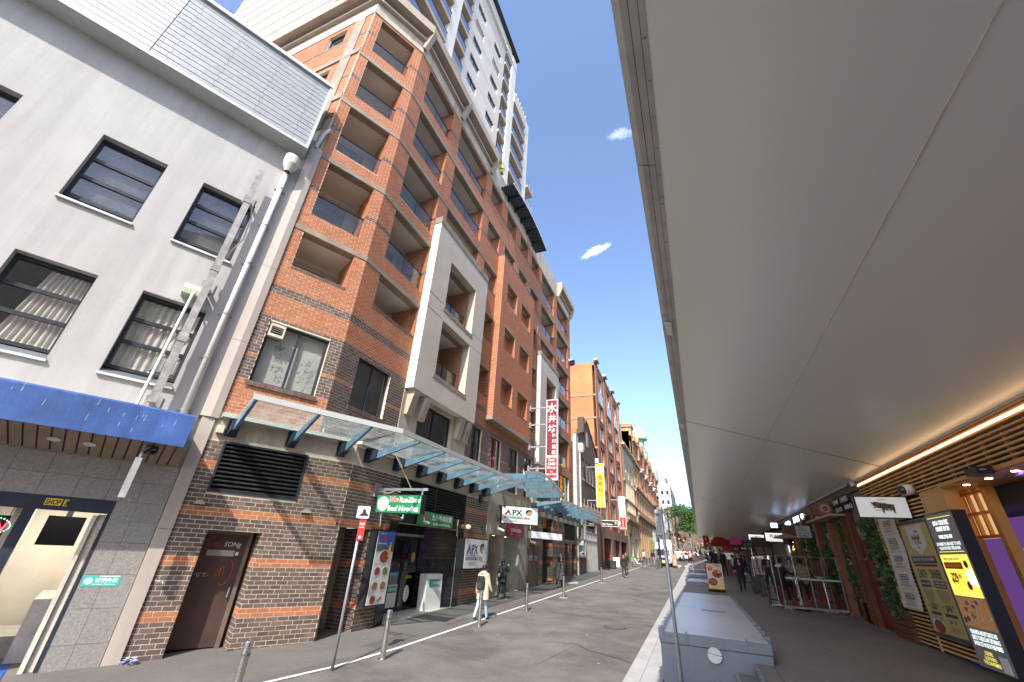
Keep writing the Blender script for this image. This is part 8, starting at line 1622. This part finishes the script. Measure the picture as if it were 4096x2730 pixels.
    hv = [(a, b, c) for a, b, c in hb.v]; loc('hair', hb, haircol)
    if hair != 'hood':
        fb = MB().ball((H.x, H.y+.028*k, H.z+.005*k), .083*k, 12, 0, (.86, 1.0, 1.25)); 
        fb.ball((H.x, H.y+.112*k, H.z-.012*k), .017*k, 6, 0, (.8, 1, 1.3))
        for sd in (-1, 1): fb.ball((H.x+sd*.078*k, H.y+.0, H.z), .02*k, 6, 0, (.5, 1, 1.4))
        loc('face', fb, SKIN)
        eb = MB()
        for sd in (-1, 1): eb.ball((H.x+sd*.030*k, H.y+.100*k, H.z+.018*k), .010*k, 6); eb.box(Frame((H.x+sd*.03*k, H.y+.106*k, H.z+.038*k), (1, 0, 0)), -.016*k, .016*k, -.004, .004, 0, .006*k)
        loc('eye', eb, INK); loc('mouth', MB().ball((H.x, H.y+.102*k, H.z-.050*k), .022*k, 6, 0, (1, .3, .25)), mat('lip', (.35, .12, .10), .5, var=0))
    if coat:
        n = 20; q = MB(); prof = [(.175, .115, pz+.30*k), (.19, .135, pz+.10*k), (.205, .15, pz-.06*k), (.22, .165, pz-coat*.30*k)]
        for rx, ry, zz_ in prof:
            for i in range(n): a = 2*math.pi*i/n; wob = 1+.04*math.sin(5*a+zz_*9); q.v.append((rx*k*build*wob*math.cos(a), ry*k*build*wob*math.sin(a)+ly*.4, zz_))
        for j in range(3):
            for i in range(n): q.f.append((j*n+i, j*n+(i+1) % n, (j+1)*n+(i+1) % n, (j+1)*n+i)); q.m.append(0)
        loc('jacket', q, cols[0])
    t.rotation_euler = (0, 0, -math.radians(face))
    return t, V, k
def attach_world(t, p): a = -t.rotation_euler.z; c, s = math.cos(-a), math.sin(-a); return Vector((t.location.x+p.x*c-p.y*s, t.location.y+p.x*s+p.y*c, t.location.z+p.z))
def backpack(t, V, k, col, lab, stripes=None):
    """a bag is a thing of its own, worn on the back"""
    pz = V[0].z; b = thing('backpack', lab, 'backpack', t.location); b.rotation_euler = t.rotation_euler; b.location.z = t.location.z
    BASE[b.name] = Vector()
    F0 = Frame((0, V[2].y-.12*k, pz), (-1, 0, 0))
    def P(nm, mb, m_, bev=.02):
        q = bpy.data.meshes.new(nm); q.from_pydata(mb.v, [], mb.f); q.materials.append(m_); o = bpy.data.objects.new(nm, q); COL.objects.link(o); o.parent = b
        if bev: bm = o.modifiers.new('b', 'BEVEL'); bm.width = bev; bm.segments = 3
        return o
    F0 = Frame((0, V[2].y-.10*k, pz), (1, 0, 0))
    P('bag_body', MB().prism([(-.15*k, -.11*k, pz+.0), (.15*k, -.11*k, pz+.0), (.155*k, -.12*k, pz+.25*k), (.12*k, -.11*k, pz+.44*k), (-.12*k, -.11*k, pz+.44*k), (-.155*k, -.12*k, pz+.25*k)], (0, -.15*k, 0)), col, .04)
    P('front_pocket', MB().prism([(-.11*k, -.26*k, pz+.02), (.11*k, -.26*k, pz+.02), (.105*k, -.26*k, pz+.22*k), (-.105*k, -.26*k, pz+.22*k)], (0, -.05*k, 0)), mat('bag_pocket', (.035, .036, .04), .7, var=.1), .02)
    P('strap', MB().tube([(-.10*k, -.10*k, pz+.44*k), (-.11*k, .0, pz+.50*k), (-.11*k, .12*k, pz+.36*k), (-.12*k, .10*k, pz+.12*k)], .018, 6).tube([(.10*k, -.10*k, pz+.44*k), (.11*k, .0, pz+.50*k), (.11*k, .12*k, pz+.36*k), (.12*k, .10*k, pz+.12*k)], .018, 6), col, 0)
    P('zip', MB().tube([(-.11*k, -.265*k, pz+.26*k), (-.09*k, -.265*k, pz+.38*k), (0, -.265*k, pz+.41*k), (.09*k, -.265*k, pz+.38*k), (.11*k, -.265*k, pz+.26*k)], .005, 4), INOX, 0)
    if stripes:
        q = MB()
        for i in range(3): q.wb((-.05+i*.045)*k, (-.025+i*.045)*k, -.318*k, -.312*k, pz+.05*k, pz+(.20)*k)
        o = P('white_stripes', q, INKW, 0)
def cloth(n, c, **kw): return mat(n, c, .85, var=.10, vs_=9, bump=.2, bs=70, **kw)
BLK = cloth('cloth_black', (.020, .020, .023)); DGR = cloth('cloth_charcoal', (.055, .058, .065)); JEAN = cloth('cloth_denim_pale', (.36, .48, .60)); BEI = cloth('cloth_beige', (.56, .46, .33)); SHOE = cloth('shoe_black', (.02, .02, .022)); SHW = cloth('shoe_white', (.6, .6, .58)); NVY = cloth('cloth_navy', (.014, .018, .034)); TANC = cloth('cloth_tan', (.42, .31, .17)); GRY = cloth('cloth_grey', (.34, .35, .36)); MAGc = cloth('cloth_magenta', (.55, .05, .22)); PNK = cloth('cloth_pink', (.62, .30, .32)); WHc = cloth('cloth_white', (.68, .68, .66)); BLc = cloth('cloth_blue', (.12, .22, .42)); CRM = cloth('cloth_cream', (.66, .62, .54))
p, V, k = person('person in a beige hooded coat, pale jeans and a black backpack walking away', -6.89, 14.5, 6, None, (BEI, JEAN, SHOE), .28, (-.15, .2), coat=1.0, h=1.60, elbow=(.1, .35), build=1.12)
backpack(p, V, k, BLK, 'plain black backpack on the person in the beige coat')
hd_ = MB().ball((0, -.05, V[3].z+.03), .11, 10, 0, (1.2, .8, .55)); q = bpy.data.meshes.new('hood'); q.from_pydata(hd_.v, [], hd_.f); q.materials.append(BEI); o = bpy.data.objects.new('hood', q); COL.objects.link(o); o.parent = p
p, V, k = person('person with long dark hair in a black puffer jacket phoning by the hotel portal', -8.2, 19.15, 12, None, (BLK, BLK, SHW), .20, (.1, .75), coat=.6, h=1.56, elbow=(.3, 2.0), build=1.25, hair='long', phone=1)
backpack(p, V, k, BLK, 'black backpack with three white stripes on the person on the phone', True)
person('person in a dark grey swinging coat and black trousers walking away past the gate', -7.53, 25.8, -4, None, (DGR, BLK, SHW), .42, (.35, -.25), coat=1.5, h=1.62, hair='long')
person('person dressed all in black walking towards the camera on the left footpath', -5.55, 36.9, 182, None, (BLK, BLK, SHW), .32, (-.25, .25), coat=.5, h=1.66, hair='bun')
person('dark clothed person half hidden behind the walking figure in black', -5.9, 40.5, 175, None, (BLK, DGR, SHOE), .2, (0, 0), near=False, hair='long')
person('person in a white top with dark hair standing by the rental bike', -6.7, 61.7, 20, None, (WHc, DGR, SHW), .15, (.4, .4), near=False, hair='long', h=1.7)
person('person in a dark open jacket over a white shirt beside the grey post', -5.3, 59.0, 185, None, (BLK, GRY, SHW), .1, (0, 0), near=False, h=1.75)
person('person bending over the cardboard trolley in the road', -2.85, 60.0, 170, None, (NVY, BLK, SHOE), .2, (.8, .8), near=False, lean=.12)
person('person in navy behind the trolley pusher near the truck mirror', -3.1, 64, 180, None, (NVY, NVY, SHOE), .1, near=False)
crowd = (('person in a pink top and black trousers by the white hatchback', -2.3, 76, PNK, BLK, 190), ('person leaning forward in pale pink beside the bare tree', -1.05, 74, PNK, BLK, 90), ('person in a magenta jacket in the middle of the far crowd', -.45, 70, MAGc, DGR, 180), ('person in a white shirt and dark shorts right of the magenta jacket', .35, 70, WHc, NVY, 170), ('person in a pale blue shirt at the right of the far crowd', 1.0, 72, BLc, BLK, 150),
  ('person in red and white at the far left of the crowd', -1.6, 78, RED, BLK, 100), ('person in cream walking in the far crossing', -2.0, 86, CRM, NVY, 90), ('person in black in the far crossing', -1.2, 84, BLK, BLK, 270), ('person in grey behind the magenta jacket', -.7, 80, GRY, NVY, 0), ('person in dark blue near the bare trees', .2, 82, BLc, NVY, 0), ('short person in white far up the street', -1.7, 90, WHc, JEAN, 0), ('person in a maroon top far up the street', .9, 86, MAROON, BLK, 90))
for l, x, y, a, b, f in crowd: person(l, x, y, f, None, (a, b, SHOE), random.uniform(.1, .35), near=False, h=random.uniform(1.6, 1.8), group='people crossing at the far end of the street')
TZ = tz
person('person in dark clothes with back turned by the far terrace rail', 1.05, 46, 10, TZ(46), (BLK, BLK, SHOE), .1, near=False, h=1.78); person('person in a grey-blue shirt with back turned beside the far terrace rail', 1.75, 45, -20, TZ(45), (cloth('cloth_slate', (.22, .30, .38)), BLK, SHOE), .1, near=False, h=1.75, build=1.15)
person('person in black standing left of the walking waiter, nearer of two', 1.65, 38.6, 200, TZ(38.6), (BLK, BLK, SHOE), .15, near=False, h=1.72); person('person in dark brown behind the standing figure in black', 1.15, 40.5, 160, TZ(40.5), (cloth('cloth_darkbrown', (.05, .03, .025)), BLK, SHOE), .1, near=False, h=1.7)
p, V, k = person('man in a navy sweater with a coral chest print walking along the terrace', 1.80, 26.1, 184, TZ(26.1), (NVY, BLK, SHOE), .30, (-.10, .22), h=1.76, elbow=(.2, .25), build=1.1)
pr = MB().prism([(-.07, .155, V[1].z+.06), (.03, .155, V[1].z+.04), (.08, .155, V[1].z+.14), (.02, .16, V[1].z+.22), (-.04, .16, V[1].z+.15)], (0, .012, 0)); q = bpy.data.meshes.new('chest_print'); q.from_pydata(pr.v, [], pr.f); q.materials.append(mat('print_coral', (.75, .12, .14), .7, var=0)); o = bpy.data.objects.new('chest_print', q); COL.objects.link(o); o.parent = p
pr = MB().prism([(.0, .16, V[1].z+.22), (.03, .16, V[1].z+.22), (.03, .165, V[1].z+.30), (.01, .165, V[1].z+.32)], (0, .012, 0)); q = bpy.data.meshes.new('chest_print'); q.from_pydata(pr.v, [], pr.f); q.materials.append(INKW); o = bpy.data.objects.new('chest_print', q); COL.objects.link(o); o.parent = p
def sitter(lab, x, y, f, top, bot, **kw): return person(lab, x, y, f, TZ(y), (top, bot, SHOE), 0, (.7, .75), sit=kw.pop('seat', .72), elbow=(.8, .8), lean=.10, h=1.72, **kw)
p, V, k = sitter('seated diner in a black leather jacket with a white hood, left table end', 2.72, 20.35, 55, BLK, BLK, build=1.15)
hd_ = MB().ball((0, V[3].y-.06, V[3].z+.02), .12, 10, 0, (1.3, .8, .5)); q = bpy.data.meshes.new('hood'); q.from_pydata(hd_.v, [], hd_.f); q.materials.append(WHc); o = bpy.data.objects.new('hood', q); COL.objects.link(o); o.parent = p
sitter('seated diner in a grey tee facing the camera behind the table', 3.30, 21.35, 195, GRY, DGR); sitter('seated diner in a tan shirt with back to the camera at the table', 3.62, 20.95, -10, TANC, BLK, build=1.2)
sitter('seated person in blue behind the walking man', 2.15, 31.0, 90, BLc, JEAN, near=False, seat=.48)
for k_, (x, y, f, c, l) in enumerate(((2.2, 38, 90, WHc, 'seated far diner in white at the dark tables'), (3.1, 38.4, 270, BLK, 'seated far diner in black opposite the one in white'), (2.3, 41, 90, YELL, 'seated far diner in yellow further back'), (3.2, 41.4, 270, GRY, 'seated far diner in grey beside the dark tables'))): sitter(l, x, y, f, c, BLK, near=False, seat=.48)
for k_, y in enumerate((38.2, 41.2)):
    t = thing('outdoor_table', ('nearer', 'farther')[k_]+' dark wooden dining table among the far seated diners', 'table', (2.65, y, TZ(y))); z = TZ(y); MB().wb(2.35, 2.95, y-.4, y+.4, z+.70, z+.74).build('table_top', WOODD, t)
    for sx in (2.4, 2.9):
        for sy in (-.35, .35): MB().wb(sx-.02, sx+.02, y+sy-.02, y+sy+.02, z, z+.70).build('leg', WOODD, t)
def chair(x, y, f, lab):
    t = thing('dining_chair', lab, 'chair', (x, y, TZ(y)), 'dark chairs at the far tables'); BASE[t.name] = Vector(); t.rotation_euler = (0, 0, -math.radians(f))
    for nm_, a in (('seat', (-.2, .2, -.2, .2, .42, .45)), ('backrest', (-.2, .2, -.2, -.17, .45, .85))): MB().wb(*a).build(nm_, WOODD, t)
    for sx in (-.18, .18):
        for sy in (-.18, .18): MB().wb(sx-.015, sx+.015, sy-.015, sy+.015, 0, .42).build('leg', WOODD, t)
for x, y, f, l in ((2.15, 31, 90, 'dark chair under the seated person in blue'), (2.2, 38, 90, 'chair under the diner in white'), (3.1, 38.4, 270, 'chair under the diner in black'), (2.3, 41, 90, 'chair under the diner in yellow'), (3.2, 41.4, 270, 'chair under the diner in grey')): chair(x, y, f, l)
